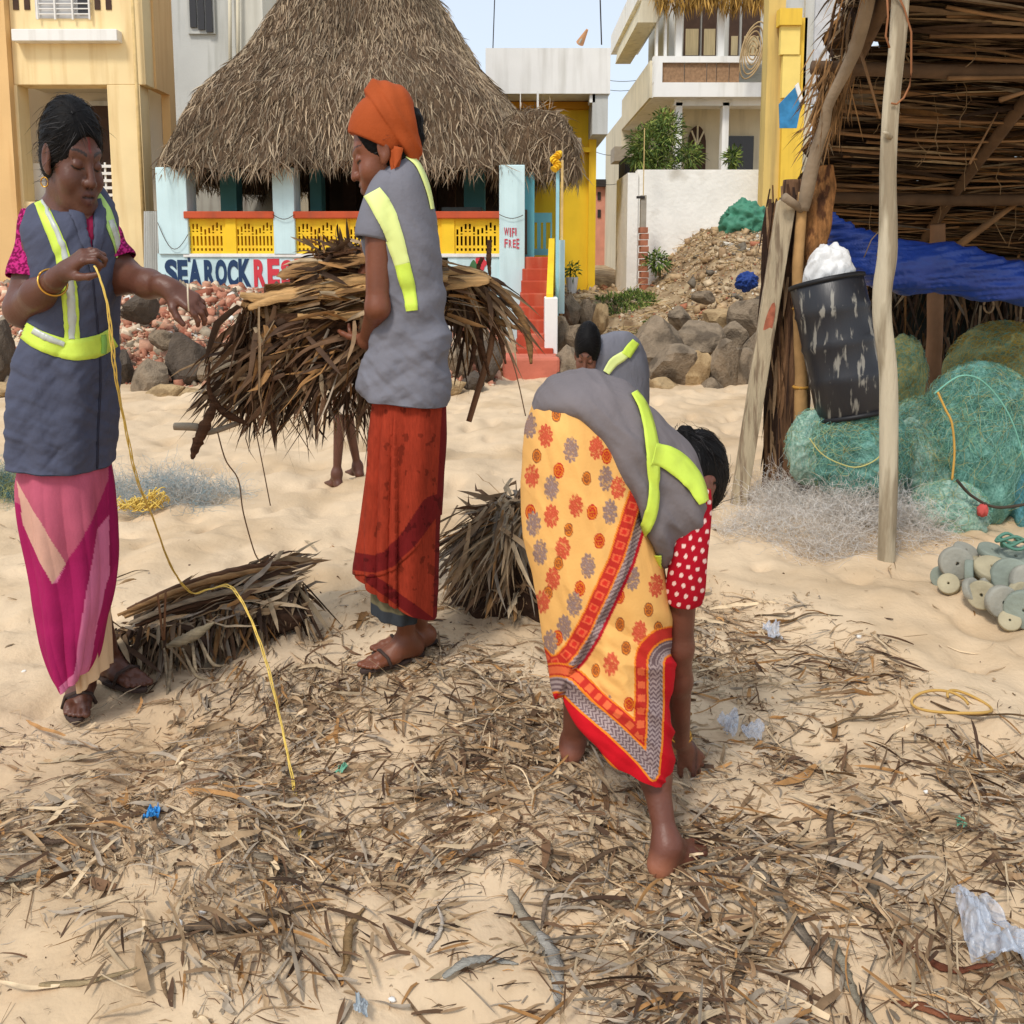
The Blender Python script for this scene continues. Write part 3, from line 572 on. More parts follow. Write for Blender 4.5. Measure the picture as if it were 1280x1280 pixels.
FX = [(229, 282), (295, 344), (366, 420), (436, 488), (500, 552), (568, 625)]
for i, (a, b) in enumerate(FX): fret_mesh('fretwork_panel', a, b, 273, 317, RY + .02, .07, BY_, rs)
for a, b in ((282, 295), (420, 436), (488, 500), (552, 568)): px_part('panel_post', BY_, (a, 273, b, 317, RY, .12), parent=rs)
px_part('white_trim', WH_, (229, 317, 626, 321, RY - .02, .03), parent=rs)
def lettering(s, x0, x1, y0, y1, Y, mt, parent, bold=.02, dep=.006):
    """each character a mesh of its own, spread over the pixel span"""
    cv = bpy.data.curves.new('text', 'FONT'); cv.body = s; cv.offset = bold; cv.extrude = .02; cv.resolution_u = 4
    o = bpy.data.objects.new('text', cv); SC.collection.objects.link(o); dg = bpy.context.evaluated_depsgraph_get()
    me = bpy.data.meshes.new_from_object(o.evaluated_get(dg)); bpy.data.objects.remove(o)
    n = len(me.vertices); v = np.zeros(n * 3, np.float32); me.vertices.foreach_get('co', v); v = v.reshape(-1, 3)
    mn = v.min(0); mx = v.max(0); a = W(x0, y1, Y); b = W(x1, y0, Y)
    q = np.zeros_like(v); q[:, 0] = a[0] + (v[:, 0] - mn[0]) / (mx[0] - mn[0]) * (b[0] - a[0]); q[:, 2] = a[2] + (v[:, 1] - mn[1]) / (mx[1] - mn[1]) * (b[2] - a[2])
    q[:, 1] = Y - (v[:, 2] - mn[2]) / (mx[2] - mn[2]) * dep
    me.vertices.foreach_set('co', q.ravel()); me.materials.clear(); me.materials.append(mt); me.update()
    return link(bpy.data.objects.new('letter', me), parent)
LY = RY - .002
def word(chars, spans, y0, y1, mt, parent, Y=LY, bold=.05):
    for c, (a, b) in zip(chars, spans): lettering(c, a, b, y0 + .9 * math.sin(a * 1.7), y1 + .8 * math.sin(a * 2.3), Y, mt, parent, bold)
word('SEA', [(207, 221), (223, 234), (236.5, 251)], 324, 358, NV_, rs)
MB().px(234.5, 322, 237.5, 327, LY - .006, .008).build('apostrophe_mark', NV_, rs)
word('ROCK', [(256, 268), (270, 283), (285, 297), (299, 313)], 324, 358, NV_, rs)
word('RESTAURANT', [(318 + 17 * i, 332 + 17 * i) for i in range(10)], 324, 358, RL_, rs)
word('WIFI', [(630, 636), (637, 638.5), (640, 643), (644, 645.5)], 284, 295, mat('wifi_red', srgb(190, 70, 84), rough=.7), rs, RY - .062, .015)
word('FREE', [(630.5, 634.5), (636, 639.5), (641, 644.5), (645.5, 649)], 299, 310, mat('wifi_red'), rs, RY - .062, .015)
# flower painted at the end of the name
c0 = W(601, 329, LY); th = np.linspace(0, 2 * np.pi, 30, endpoint=False)
MB().prism([(c0[0] + .065 * (1 + .15 * math.cos(5 * t)) * math.cos(t), LY - .006, c0[2] + .085 * (1 + .15 * math.cos(5 * t)) * math.sin(t)) for t in th], (0, .007, 0)).build('painted_flower', RL_, rs)
c1 = W(592, 333, LY); MB().prism([(c1[0] + .05 * math.cos(t) * (1 - .5 * math.sin(t)), LY - .009, c1[2] + .08 * math.sin(t)) for t in th[::3]], (0, .007, 0)).build('painted_leaf', mat('leaf_green_paint', srgb(70, 110, 70)), rs)
# stairs with side wall and gate
sz = np.linspace(0.0, z(321, 11.2), 10); sy = np.linspace(9.55, 11.15, 10)
for i in range(9):
    a = W(657 + 0, 400, sy[i])[0] if False else .14 + .0 * i
    MB().box((W(654 - 1.2 * (8 - i), 400, sy[i])[0], sy[i], -.1), (W(692, 400, sy[i])[0], 11.6, sz[i + 1])).build('stair', RE_, rs, bevel=.012)
MB().px(628, 447, 700, 500, 9.35, .5).build('stair_plinth', mat('plinth_red', srgb(196, 112, 90), var=.12, vs=4, bump=.3, bs=20), rs, bevel=.03)
px_part('stair_wall', WH_, (681, 372, 697, 480, 9.75, .3), parent=rs, bev=.01)
m = MB(); a = W(683, 370, 9.8); b = W(684, 300, 11.3); m.prism([(a[0], 9.8, a[2] - .35), (a[0], 9.8, a[2] + .02), (b[0] + .02, 11.3, b[2] + .02), (b[0] + .02, 11.3, b[2] - .6)], (.07, 0, 0)); m.build('yellow_banister', BY_, rs)
px_part('blue_side_wall', TE_, (656, 215, 668, 345, RY + .1, 1.2), parent=rs); px_part('door_edge', DW_, (656, 262, 659, 318, RY + .05, .04), parent=rs)
g_ = px_part('gate', mat('gate_blue', srgb(120, 184, 194), var=.06), (666, 266, 690, 278, 11.5, .04), (666, 278, 668, 319, 11.5, .04), (688, 278, 690, 319, 11.5, .04), (666, 311, 690, 319, 11.5, .04), (671.5, 278, 676, 311, 11.5, .03), (679, 278, 682.5, 311, 11.5, .03), parent=rs)
px_part('yellow_inner_wall', BY_, (668, 225, 700, 330, 12.4, .1), parent=rs)
px_part('porch_post', mat('post_blue', srgb(150, 200, 210), var=.1), (695, 212, 699, 440, 10.25, .06), parent=rs)
px_part('porch_pole', BM_, (701, 200, 704, 400, 10.6, .04), parent=rs)
px_part('porch_side_panel', BL_, (699, 300, 706, 392, 10.4, .7), parent=rs)
pb = MB()
for t in np.linspace(0, 1, 9):
    p = W(695 + 3 * math.cos(9 * t), 193 + 19 * t, 10.2); pb.bar(p, p + np.array([.03 * math.cos(7 * t), .02, .03]), .045, 7, .02)
pb.build('post_ornament', BY_, rs)
# lamp wire on the facade
wr = [np.array([W(197 + t * 38, 278 + 26 * math.sin(t * 3.1) + 14 * t, RY - .06) for t in np.linspace(0, 1, 12)]), np.array([W(341 + t * 27, 268 + 6 * math.sin(t * 3.1), RY - .06) for t in np.linspace(0, 1, 8)]), np.array([W(624 + t * 30, 268 + 5 * math.sin(t * 3), RY - .09) for t in np.linspace(0, 1, 8)])]
[tubes('wire', [w_], [.004], DW_, rs, sides=4) for w_ in wr]
# thatched roof
def thatch(name, cx, cy, zs, rs_, ry_k, p, n, seed, parent, L=(.16, .3), w=.0058, front=True):
    g = np.random.default_rng(seed); zs = np.array(zs); rr = np.array(rs_)
    def surf(t, ph, off=0):
        z_ = np.interp(t, np.linspace(0, 1, len(zs)), zs); r = np.interp(t, np.linspace(0, 1, len(zs)), rr) + off
        c, s = np.cos(ph), np.sin(ph); k = (abs(c) ** p + abs(s) ** p) ** (-1 / p)
        k = k * (1 + .035 * np.sin(ph * 5 + 3 * t) + .02 * np.sin(ph * 13))
        return np.stack([cx + r * c * k, cy + r * s * k * ry_k, z_ + .05 * np.sin(ph * 7) * (1 - t)], -1)
    T, P = np.meshgrid(np.linspace(0, 1, 26), np.linspace(0, 2 * np.pi, 97)); S = surf(T, P); i = np.arange(T.size).reshape(T.shape)
    q = np.stack([i[:-1, :-1], i[1:, :-1], i[1:, 1:], i[:-1, 1:]], -1).reshape(-1, 4)
    base = mesh_np(name, S, q, mat('thatch_core', srgb(88, 70, 52), rough=1, var=.3, vs=9), parent)
    t = g.random(n) ** 1.25; ph = g.random(n) * 2 * np.pi
    P0 = surf(t, ph, .01 + .03 * g.random(n)); P1 = surf(np.clip(t - .02, -.1, 1), ph + g.normal(size=n) * .01, 0); D = P1 - P0 + g.normal(size=(n, 3)) * .012
    D[:, 2] -= .015; nr = np.stack([np.cos(ph), np.sin(ph), .5 + 0 * ph], -1)
    D = D / np.linalg.norm(D, axis=1)[:, None] + g.normal(size=(n, 3)) * .17 + nr * .08
    Ls = g.uniform(*L, n); C, Wv = leafpaths(P0, D, Ls, w * g.uniform(.5, 1.5, n), k=4, droop=.12, curl=g.normal(size=n) * .06, rng=g)
    cl = .75 + .55 * fbm(P0[:, 0] * 1.7, P0[:, 2] * 1.7 + P0[:, 1], 3)
    cc = np.array([srgb(178, 156, 128), srgb(156, 138, 116), srgb(196, 176, 146), srgb(128, 108, 88)])[g.choice(4, n, p=[.35, .3, .15, .2])] * .78 * (cl * g.uniform(.7, 1.25, n))[:, None]
    o = strips('thatch_straw', C, Wv, THATCH, parent, cc); o['kind'] = 'stuff'; return surf
rc = W(459, 0, 13.6)[0]; zz = lambda py, Y_: W(440, py, Y_)[2]
hw = lambda p_: p_ / 1150 * 13.75
thatch('thatched_roof', rc, 13.5, [zz(206, 10.9), zz(140, 13), zz(85, 13.4), zz(10, 13.6), zz(-60, 13.6), zz(-110, 13.6)], [hw(214), hw(176), hw(126), hw(84), hw(44), hw(8)], 1.08, 3.2, 52000, 5, rs)
px_part('eave_beam', DW_, (215, 200, 640, 208, RY + .3, .12), parent=rs)
pc = W(672, 0, 11.6)[0]
thatch('porch_thatch', pc, 11.6, [zz(212, 10.9) + .03, zz(172, 11.3), zz(145, 11.6), zz(138, 11.6)], [.52, .46, .30, .05], 1.1, 2.6, 5000, 9, rs, L=(.18, .32))
# ---- white and yellow building
wy = at('white_yellow_building', 'bright yellow house with a plain white roof parapet beside the alley', 'house', 690, 300, 16)
px_part('parapet', WH_, (607, 60, 763, 117, 15.2, 3.5), parent=wy); px_part('corner_drop', WH_, (737, 117, 744, 128, 15.25, .3), parent=wy)
px_part('wall', BY_, (600, 117, 740, 480, 16, 7), parent=wy); px_part('pilaster', BY_, (736, 130, 745, 480, 15.9, .3), parent=wy); px_part('beam', mat('ochre_paint', srgb(214, 150, 40), var=.06), (612, 127, 737, 136, 15.9, .12), parent=wy)
m = MB(); xa = W(762, 0, 15.2)[0]; m.box((xa - .25, 15.25, zz(182, 16.8)), (xa, 18.7, zz(117, 15.2))); m.build('side_fascia', GW_, wy)  # grey here paints in the shade on the white overhang's side
px_part('small_window', DK_, (700, 160, 716, 176, 15.97, .05), parent=wy); px_part('sunshade', CN_, (712, 172, 727, 190, 15.6, .4), parent=wy, bev=.02); px_part('ledge', BY_, (716, 184, 738, 190, 15.85, .15), parent=wy)
for x, w in ((650, 1), (671, 2.5)): px_part('roof_pole', WH_, (x, 114, x + w, 142, 15.0, .04), parent=wy)
sd = at('satellite_dish', 'small rusty satellite dish standing on the white parapet', 'dish', 727, 50, 16.2); 
MB().bar(W(724, 54, 16.2), W(730, 44, 16.2), .02, 6).build('mast', CN_, sd); MB().bar(W(725, 54, 16.3), W(734, 37, 16.1), .07, 12, .02).build('reflector', mat('rust', srgb(190, 140, 100)), sd)
an = at('antenna_mast', 'thin antenna mast rising above the white parapet', 'antenna', 752, 50, 16.2); MB().bar(W(752, 56, 16.2), W(749, -40, 16.2), .012, 5).build('rod', BK_, an)
an = at('antenna_mast', 'very thin pole rising behind the white parapet near the thatch', 'antenna', 618, 60, 17); MB().bar(W(616, 66, 17), W(619, -20, 17), .01, 5).build('rod', BK_, an)
dr = at('dark_roof', 'small dark tiled roof edge peeking out behind the thatch', 'roof', 600, 100, 15); 
m = MB(); m.prism([W(585, 88, 15), W(611, 96, 15), W(611, 118, 15), W(600, 118, 15)], (0, .6, 0)); m.build('roof_slope', mat('slate', srgb(92, 84, 92), var=.2), dr)
pt = at('flower_pot', 'white painted pot with a small plant beside the yellow wall', 'pot', 715, 340, 14.5); p = W(715, 345, 14.5)
MB().bar(p - np.array([0, 0, .28]), p + np.array([0, 0, -.02]), .07, 10, .1).build('pot', WH_, pt)
def leafball(name, c, r, n, L, w, cols, parent=None, seed=1, up=.3, mt=None, group=None):
    g = np.random.default_rng(seed); d = g.normal(size=(n, 3)); d /= np.linalg.norm(d, axis=1)[:, None]; rad = g.random(n) ** .45
    lob = .72 + .5 * np.array([fbm(a * 1.7 + 9, b * 1.7 + c_ * 1.3 + 5, 2) for a, b, c_ in d])
    P = np.asarray(c) + d * (rad * lob)[:, None] * np.asarray(r); D = d + g.normal(size=(n, 3)) * .6; D[:, 2] += up
    C, Wv = leafpaths(P, D, L * g.uniform(.6, 1.4, n), w * g.uniform(.6, 1.3, n), k=4, droop=.35, curl=g.normal(size=n) * .1, rng=g, taper=.1)
    cc = np.array(cols)[g.choice(len(cols), n)] * g.uniform(.6, 1.3, (n, 1)); return strips(name, C, Wv, LEAF, parent, cc)
GR = [srgb(116, 136, 60), srgb(88, 112, 52), srgb(146, 156, 80), srgb(70, 90, 44)]
leafball('foliage', p + np.array([0, 0, .1]), (.11, .1, .13), 90, .09, .012, GR, pt, 3)
# alley: stone path wall, dark wall, distant buildings
al = at('dark_alley_wall', 'very dark side wall along the right of the narrow alley', 'wall', 778, 280, 17); m = MB(); xr = W(786, 0, 17)[0]
m.box((xr, 17.2, .2), (xr + .3, 18.2, zz(196, 17.2))); m.build('wall', BK_, al)  # wall in a near-black tone
fb = at('far_pink_house', 'distant pinkish house seen down the alley', 'house', 755, 260, 30); px_part('wall', mat('pink_plaster', srgb(200, 140, 120), var=.15, vs=3), (742, 226, 757, 345, 28, 3), parent=fb); px_part('wall', mat('peach_plaster', srgb(226, 170, 128), var=.1, vs=3), (756, 248, 762, 345, 30, 3), parent=fb); px_part('roof', BK_, (742, 224, 760, 233, 27.8, 3.4), parent=fb)
px_part('window', BK_, (747, 240, 751, 250, 27.97, .05), (747, 262, 751, 272, 27.97, .05), parent=fb)
fb = at('cream_annexe', 'small cream building with flat sunshade behind the alley corner', 'building', 790, 160, 24); px_part('wall', CR_, (776, 145, 806, 400, 24, 4), parent=fb); px_part('sunshade', CN_, (768, 183, 800, 201, 23.2, .9), parent=fb)
lf = leafball('alley_tree', W(768, 292, 36), (.6, .6, .7), 500, .25, .05, GR, None, 8); tag(lf, 'far green tree at the end of the alley', 'tree')
for a, b, y0, y1, lb in ((740, 800, 95, 100, 'upper thin wire crossing the sky between the white and balcony houses'), (742, 800, 108, 111, 'second thin wire just below the upper one over the alley'), (745, 780, 190, 190, 'thin wire across the alley below the parapet corner'), (745, 782, 228, 226, 'lowest thin wire across the alley')):
    tag(tubes('overhead_wire', [np.array([W(a + (b - a) * t, y0 + (y1 - y0) * t + 4 * math.sin(3.14 * t), 24) for t in np.linspace(0, 1, 8)])], [.008], BK_, None, sides=3), lb, 'wire')
# ---- right house
rh = at('balcony_house', 'cream two storey house with white balcony and matting behind a compound wall', 'house', 880, 100, 19)
px_part('porch_wall', CR_, (838, 128, 1010, 330, 20.6, 4), parent=rh)
px_part('balcony_slab', WH_, (817, 103, 1010, 121, 19, 5), parent=rh); px_part('porch_beam', WH_, (843, 121, 1010, 132, 19.3, .3), parent=rh)
px_part('balcony_rail', WH_, (817, 70, 1010, 78, 19, .2), (817, 78, 828, 103, 19, .2), parent=rh)
for x0, x1 in ((828, 855), (856, 883), (884, 895), (896, 911), (912, 924)): px_part('mat_panel', mat('brown_matting', srgb(150, 118, 88), var=.25, vs=18), (x0, 79, x1, 103, 19.06, .05), parent=rh)
m = MB(); xl = W(817, 0, 19)[0]; m.box((xl - .02, 19.2, zz(120, 19)), (xl + .15, 24, zz(73, 19))); m.build('side_parapet', CR_, rh)
for x in (843, 901): px_part('porch_column', WH_, (x, 128, x + 8, 330, 19.3, .25), parent=rh)
dm = px_part('dark_window', DK_, (908, 170, 940, 330, 20.5, .08), parent=rh)
th2 = np.linspace(0, np.pi, 14); ca = W(871, 182, 20.5); rx = 11 / 1150 * 20.5; ar = [(ca[0] + rx * math.cos(t), 20.48, ca[2] + .42 * math.sin(t)) for t in th2] + [(ca[0] - rx, 20.48, ca[2] - .8), (ca[0] + rx, 20.48, ca[2] - .8)]
fr = MB().prism(ar, (0, .1, 0)).build('arched_door', DW_, rh)
for t in (.8, 1.57, 2.3): MB().bar((ca[0], 20.45, ca[2]), (ca[0] + rx * math.cos(t), 20.45, ca[2] + .42 * math.sin(t)), .02, 5).build('fan_bar', CR_, fr)
px_part('upper_wall', GW_, (836, -60, 1010, 75, 20.4, 3), parent=rh)
for x0, x1 in ((855, 875), (878, 896), (912, 924), (928, 950)):
    w_ = px_part('window', DW_, (x0, -10, x1, 70, 20.34, .05), parent=rh); px_part('curtain', mat('curtain_beige', srgb(176, 160, 124), var=.15, vs=8, stretch=(6, 6, .3)), (x0 + 2, 36 if x1 < 900 else 45, x1 - 2, 69, 20.3, .03), parent=w_)
for x in (820, 831, 845, 898): px_part('balcony_column', WH_, (x, -30, x + (3 if x < 840 else 8), 70, 19.25, .15), parent=rh)
px_part('roof_slab', WH_, (797, -30, 840, 0, 19, 5), parent=rh); m = MB(); m.prism([W(797, 28, 19), W(820, 28, 19), W(838, -10, 19), W(804, -10, 19)], (0, 4, 0)); m.build('eave_soffit', CR_, rh)
g = np.random.default_rng(4); n = 2600; P = np.stack([g.uniform(W(815, 0, 19)[0], W(962, 0, 19)[0], n), 18.7 + g.random(n) * .5, zz(6, 19) + g.random(n) * .8 + .05 * np.sin(g.random(n) * 30)], -1)
C, Wv = leafpaths(P, np.stack([g.normal(size=n) * .25, g.normal(size=n) * .2, -1 + 0 * P[:, 0]], -1), g.uniform(.1, .35, n), .012, k=3, rng=g)
o = strips('thatch_fringe', C, Wv, THATCH, rh, np.array(srgb(190, 150, 80)) * g.uniform(.4, 1.1, (n, 1))); o['kind'] = 'stuff'
rcq = at('rope_coil', 'large round coil of rope hanging from the balcony', 'rope coil', 942, 65, 18.6); c = W(941, 63, 18.6)
for i in range(6):
    r_ = .06 + .055 * i; tubes('rope_ring', [np.array([[c[0] + r_ * math.cos(t) * .75, c[1] - .03 * math.sin(3 * t + i), c[2] + r_ * 1.6 * math.sin(t + .1 * i)] for t in np.linspace(0, 6.28, 26)])], [.016], mat('rope_tan', srgb(176, 150, 110), var=.2), rcq)
# compound wall
cw = at('compound_wall', 'stained whitewashed compound wall above the rubble slope', 'wall', 870, 250, 15.2)
px_part('front_face', mat('stained_white', srgb(246, 242, 232), var=.08, vs=2, bump=.3, bs=14, col2=srgb(176, 166, 148), c2s=1.4, c2lo=.6, c2hi=.78), (796, 212, 1010, 420, 15.2, .25), parent=cw)
px_part('return_face', mat('stained_white'), (784, 216, 797, 420, 15.15, 1.6), parent=cw)
bp = at('brick_pillar', 'slim broken pillar of red bricks with a grey pipe in front of the white wall', 'pillar', 805, 330, 14.6)
for i in range(12): px_part('brick', mat('brick_red', srgb(176, 112, 84), var=.2, vs=12, bump=.4, bs=30), (800.5 + (i % 2), 284 + 8 * i, 810 + (i % 2), 291 + 8 * i, 14.6, .25), parent=bp)
px_part('pipe', CN_, (801, 244, 808, 284, 14.62, .12), parent=bp); px_part('pipe_tap', BK_, (796, 245, 806, 248, 14.6, .05), parent=bp); px_part('rod', BM_, (804.5, 160, 805.5, 246, 14.66, .02), parent=bp)
b_ = at('bush', 'feathery green bush growing over the white compound wall', 'bush', 830, 180, 16.2)
for i, (x, y, rx, rz, n) in enumerate(((812, 178, .38, .38, 900), (836, 165, .28, .36, 600), (800, 197, .26, .2, 380), (860, 194, .28, .22, 420), (822, 202, .44, .2, 600), (828, 150, .2, .18, 200))): leafball('foliage', W(x, y, 16.2), (rx, .35, rz), n, .13, .011, GR, b_, 20 + i, up=.5)
MB().bar(W(825, 215, 16.2), W(828, 170, 16.2), .04, 6, .015).build('trunk', DW_, b_)
b_ = at('potted_plant', 'small green leafy plant in front of the dark porch window', 'plant', 918, 195, 16.6); leafball('foliage', W(916, 196, 16.4), (.13, .1, .2), 260, .13, .012, GR, b_, 31, up=.6)
# ---- yellow building behind the shed
ye = at('yellow_pillar_building', 'tall ochre yellow building corner squeezed beside the palm shed', 'building', 985, 120, 10)
px_part('wall', mat('dull_yellow', srgb(214, 184, 110), var=.06, vs=2, streak=.4, streakcol=srgb(150, 130, 90)), (956, -60, 977, 520, 14.8, .3), parent=ye)
px_part('bright_wall', mat('warm_yellow', srgb(234, 194, 74), var=.06, vs=2, streak=.35, streakcol=srgb(180, 140, 60)), (977, 22, 1004, 520, 14.7, .4), parent=ye); px_part('wall_block', mat('lemon_paint', srgb(240, 212, 120), var=.05), (976, 32, 1000, 68, 14.6, .1), (978, 69, 1000, 122, 14.62, .1), parent=ye); px_part('cap', mat('warm_yellow'), (975, 10, 1003, 31, 14.55, .2), parent=ye)
px_part('window_frame', GW_, (1005, -40, 1016, 130, 14.7, .1), parent=ye); px_part('window_pane', mat('window_glass'), (1016, -40, 1050, 130, 14.75, .1), parent=ye)
bl = at('blue_banner', 'tilted blue and white banner hung at the shed corner', 'banner', 985, 135, 9.4)
m = MB(); m.prism([W(974, 130, 9.4), W(994, 109, 9.4), W(1003, 125, 9.4), W(996, 160, 9.4), W(975, 160, 9.4)], (0, .02, 0)); m.build('cloth', mat('banner_blue', srgb(60, 130, 176), var=.2, vs=14), bl)
m = MB(); m.prism([W(994, 107, 9.38), W(998, 103, 9.38), W(1004, 124, 9.38), W(1000, 128, 9.38)], (0, .02, 0)); m.build('edge_strip', WH_, bl)
# ------------------------------------------------------------------ boulders, brick rubble, plants on the bank
def boulder_mesh(name, seed, sub=4, planes=16, mt=None):
    g = np.random.default_rng(seed); import bmesh
    bm = bmesh.new(); bmesh.ops.create_icosphere(bm, subdivisions=sub, radius=1); v = np.array([x.co[:] for x in bm.verts]); d = v / np.linalg.norm(v, axis=1)[:, None]
    n = g.normal(size=(planes, 3)); n /= np.linalg.norm(n, axis=1)[:, None]; h = g.uniform(.62, .95, planes); dt = d @ n.T; r = np.where(dt > .05, h / np.maximum(dt, .05), 9).min(1); r = np.minimum(r, 1.15)
    r = r * (1 + .05 * (fbm(d[:, 0] * 4 + seed, d[:, 1] * 4 + d[:, 2] * 3, 4) - .45) * 2)
    for x, p in zip(bm.verts, d * r[:, None]): x.co = p
    me = bpy.data.meshes.new(name); bm.to_mesh(me); bm.free(); me.materials.append(mt); me.polygons.foreach_set('use_smooth', np.zeros(len(me.polygons), bool)); return me
RK = [mat('grey_boulder', srgb(136, 120, 100), var=.25, vs=3, bump=.6, bs=12, col2=srgb(96, 84, 70), c2s=1.5, rough=.95, spec=.15), mat('dark_boulder', srgb(88, 78, 68), var=.25, vs=3, bump=.6, bs=12, rough=.95, spec=.15), mat('tan_boulder', srgb(176, 150, 112), var=.2, vs=3, bump=.6, bs=12, col2=srgb(140, 116, 84), c2s=1.5, rough=.95, spec=.1)]
BMs = [[boulder_mesh('boulder', 10 + i + 10 * k, mt=RK[k], sub=3) for i in range(5)] for k in range(3)]
# px, py of centre, half width px, half height px, depth, shade kind, look
BO = [(175, 388, 21, 18, 9.3, 1, 'dark'), (186, 475, 22, 22, 8.7, 0, 'greyish'), (229, 458, 27, 32, 8.9, 1, 'big dark'), (275, 458, 24, 22, 8.9, 0, 'flat grey'), (152, 462, 14, 24, 8.8, 1, 'dark'), (207, 492, 22, 13, 8.4, 2, 'low tan'), (238, 494, 18, 9, 8.35, 2, 'low tan'), (4, 445, 18, 34, 8.8, 1, 'big dark'), (6, 488, 22, 10, 8.4, 2, 'low tan'), (135, 425, 12, 14, 9.0, 0, 'grey'), (205, 425, 15, 12, 9.1, 0, 'grey'), (596, 428, 14, 20, 9.2, 0, 'grey'), (574, 452, 17, 20, 8.9, 0, 'grey'), (612, 452, 16, 24, 8.9, 1, 'dark'), (592, 478, 14, 13, 8.6, 1, 'dark'), (562, 484, 18, 9, 8.4, 2, 'low tan'),
      (712, 392, 14, 20, 11.4, 0, 'grey'), (733, 396, 12, 17, 11.6, 0, 'grey'), (752, 398, 10, 18, 11.2, 2, 'tan'), (702, 425, 16, 22, 10.2, 0, 'grey'), (722, 424, 12, 17, 10.0, 0, 'grey'), (708, 458, 17, 22, 9.5, 0, 'grey'), (700, 478, 10, 10, 9.2, 1, 'dark'),
      (818, 432, 30, 32, 9.7, 0, 'large rounded grey'), (843, 462, 32, 24, 9.2, 0, 'angular brownish grey'), (873, 428, 26, 24, 9.8, 0, 'blunt grey'), (868, 468, 20, 32, 9.1, 2, 'tall brown'), (904, 462, 24, 30, 9.1, 0, 'grey'), (918, 425, 20, 20, 9.8, 0, 'grey'), (934, 470, 17, 26, 9.1, 0, 'grey'), (938, 398, 22, 22, 10.2, 0, 'grey'), (900, 400, 20, 15, 10.4, 2, 'tan'), (850, 400, 15, 13, 10.6, 0, 'small grey'), (888, 488, 14, 14, 8.9, 0, 'small grey'), (830, 486, 18, 11, 8.8, 2, 'low tan'), (930, 350, 12, 10, 12.5, 0, 'grey'), (952, 440, 18, 24, 9.5, 0, 'grey'), (790, 470, 14, 16, 9.0, 0, 'grey'), (950, 385, 16, 14, 10.8, 1, 'dark'), (926, 317, 14, 10, 14.0, 1, 'roundish dark'), (880, 372, 12, 8, 11.5, 0, 'small grey')]
BL = ['dark boulder set up in the brick rubble above the others', 'greyish rounded boulder between the tan and big dark ones', 'big dark angular boulder beneath the R of the wall lettering', 'flat faced grey boulder nearest the fronds on the left', 'narrow dark boulder just right of the slate vest', 'low tan stone half sunk before the greyish boulder', 'second low tan stone, in front of the big dark boulder', 'big dark boulder at the left photo edge', 'low tan stone at the left photo edge', 'small grey stone high beside the slate vest', 'grey stone in the rubble above the big dark boulder',
      'upright grey boulder behind the drooping frond ends, topmost there', 'grey boulder between the grey vest and the frond stick', 'dark upright boulder left of the stair plinth', 'low dark boulder behind the leaning frond stick', 'low tan stone right beside the grey vest skirt',
      'grey boulder topmost right of the stair wall', 'grey boulder on the path edge above the bent head', 'slender tan stone leaning at the path edge', 'grey boulder against the stair wall, second from top', 'grey boulder directly above the bent dark haired head', 'grey boulder left of the bent head', 'small dark boulder lowest beside the stair plinth',
      'large rounded grey boulder right of the bent back', 'angular brownish boulder with a sloping top on the sand', 'blunt grey boulder highest in the middle of the row', 'tall brown stone standing in the middle of the row', 'broad grey boulder right of the tall brown stone', 'grey boulder above the broad grey one', 'tall grey boulder beside the leaning plank, on the sand', 'grey boulder high up beside the leaning plank', 'tan stone high in the rubble between grey ones', 'small grey stone above the blunt boulder', 'small grey stone tucked under the tall brown one', 'low tan stone in front of the large rounded boulder', 'grey stone near the top of the mound by the blue cloth', 'grey boulder half hidden behind the leaning plank', 'grey boulder partly behind the bent grey vest', 'dark stone behind the plank below the blue cloth', 'roundish dark stone under the green tarpaulin', 'small grey stone alone on the rubble slope']
assert len(BL) == len(BO), (len(BL), len(BO))
for i, (x, y, w, h, Y, k, look) in enumerate(BO):
    o = bpy.data.objects.new('boulder', BMs[k][(i * 3) % 5]); c = W(x, y, Y); s = Y / 1150
    o.location = c; o.rotation_euler = (0, 0, i * 1.9); o.scale = (w * s * 1.22, w * s * 1.1, h * s * 1.22); link(o)
    tag(o, BL[i], 'boulder', 'boulders lining the back of the beach')
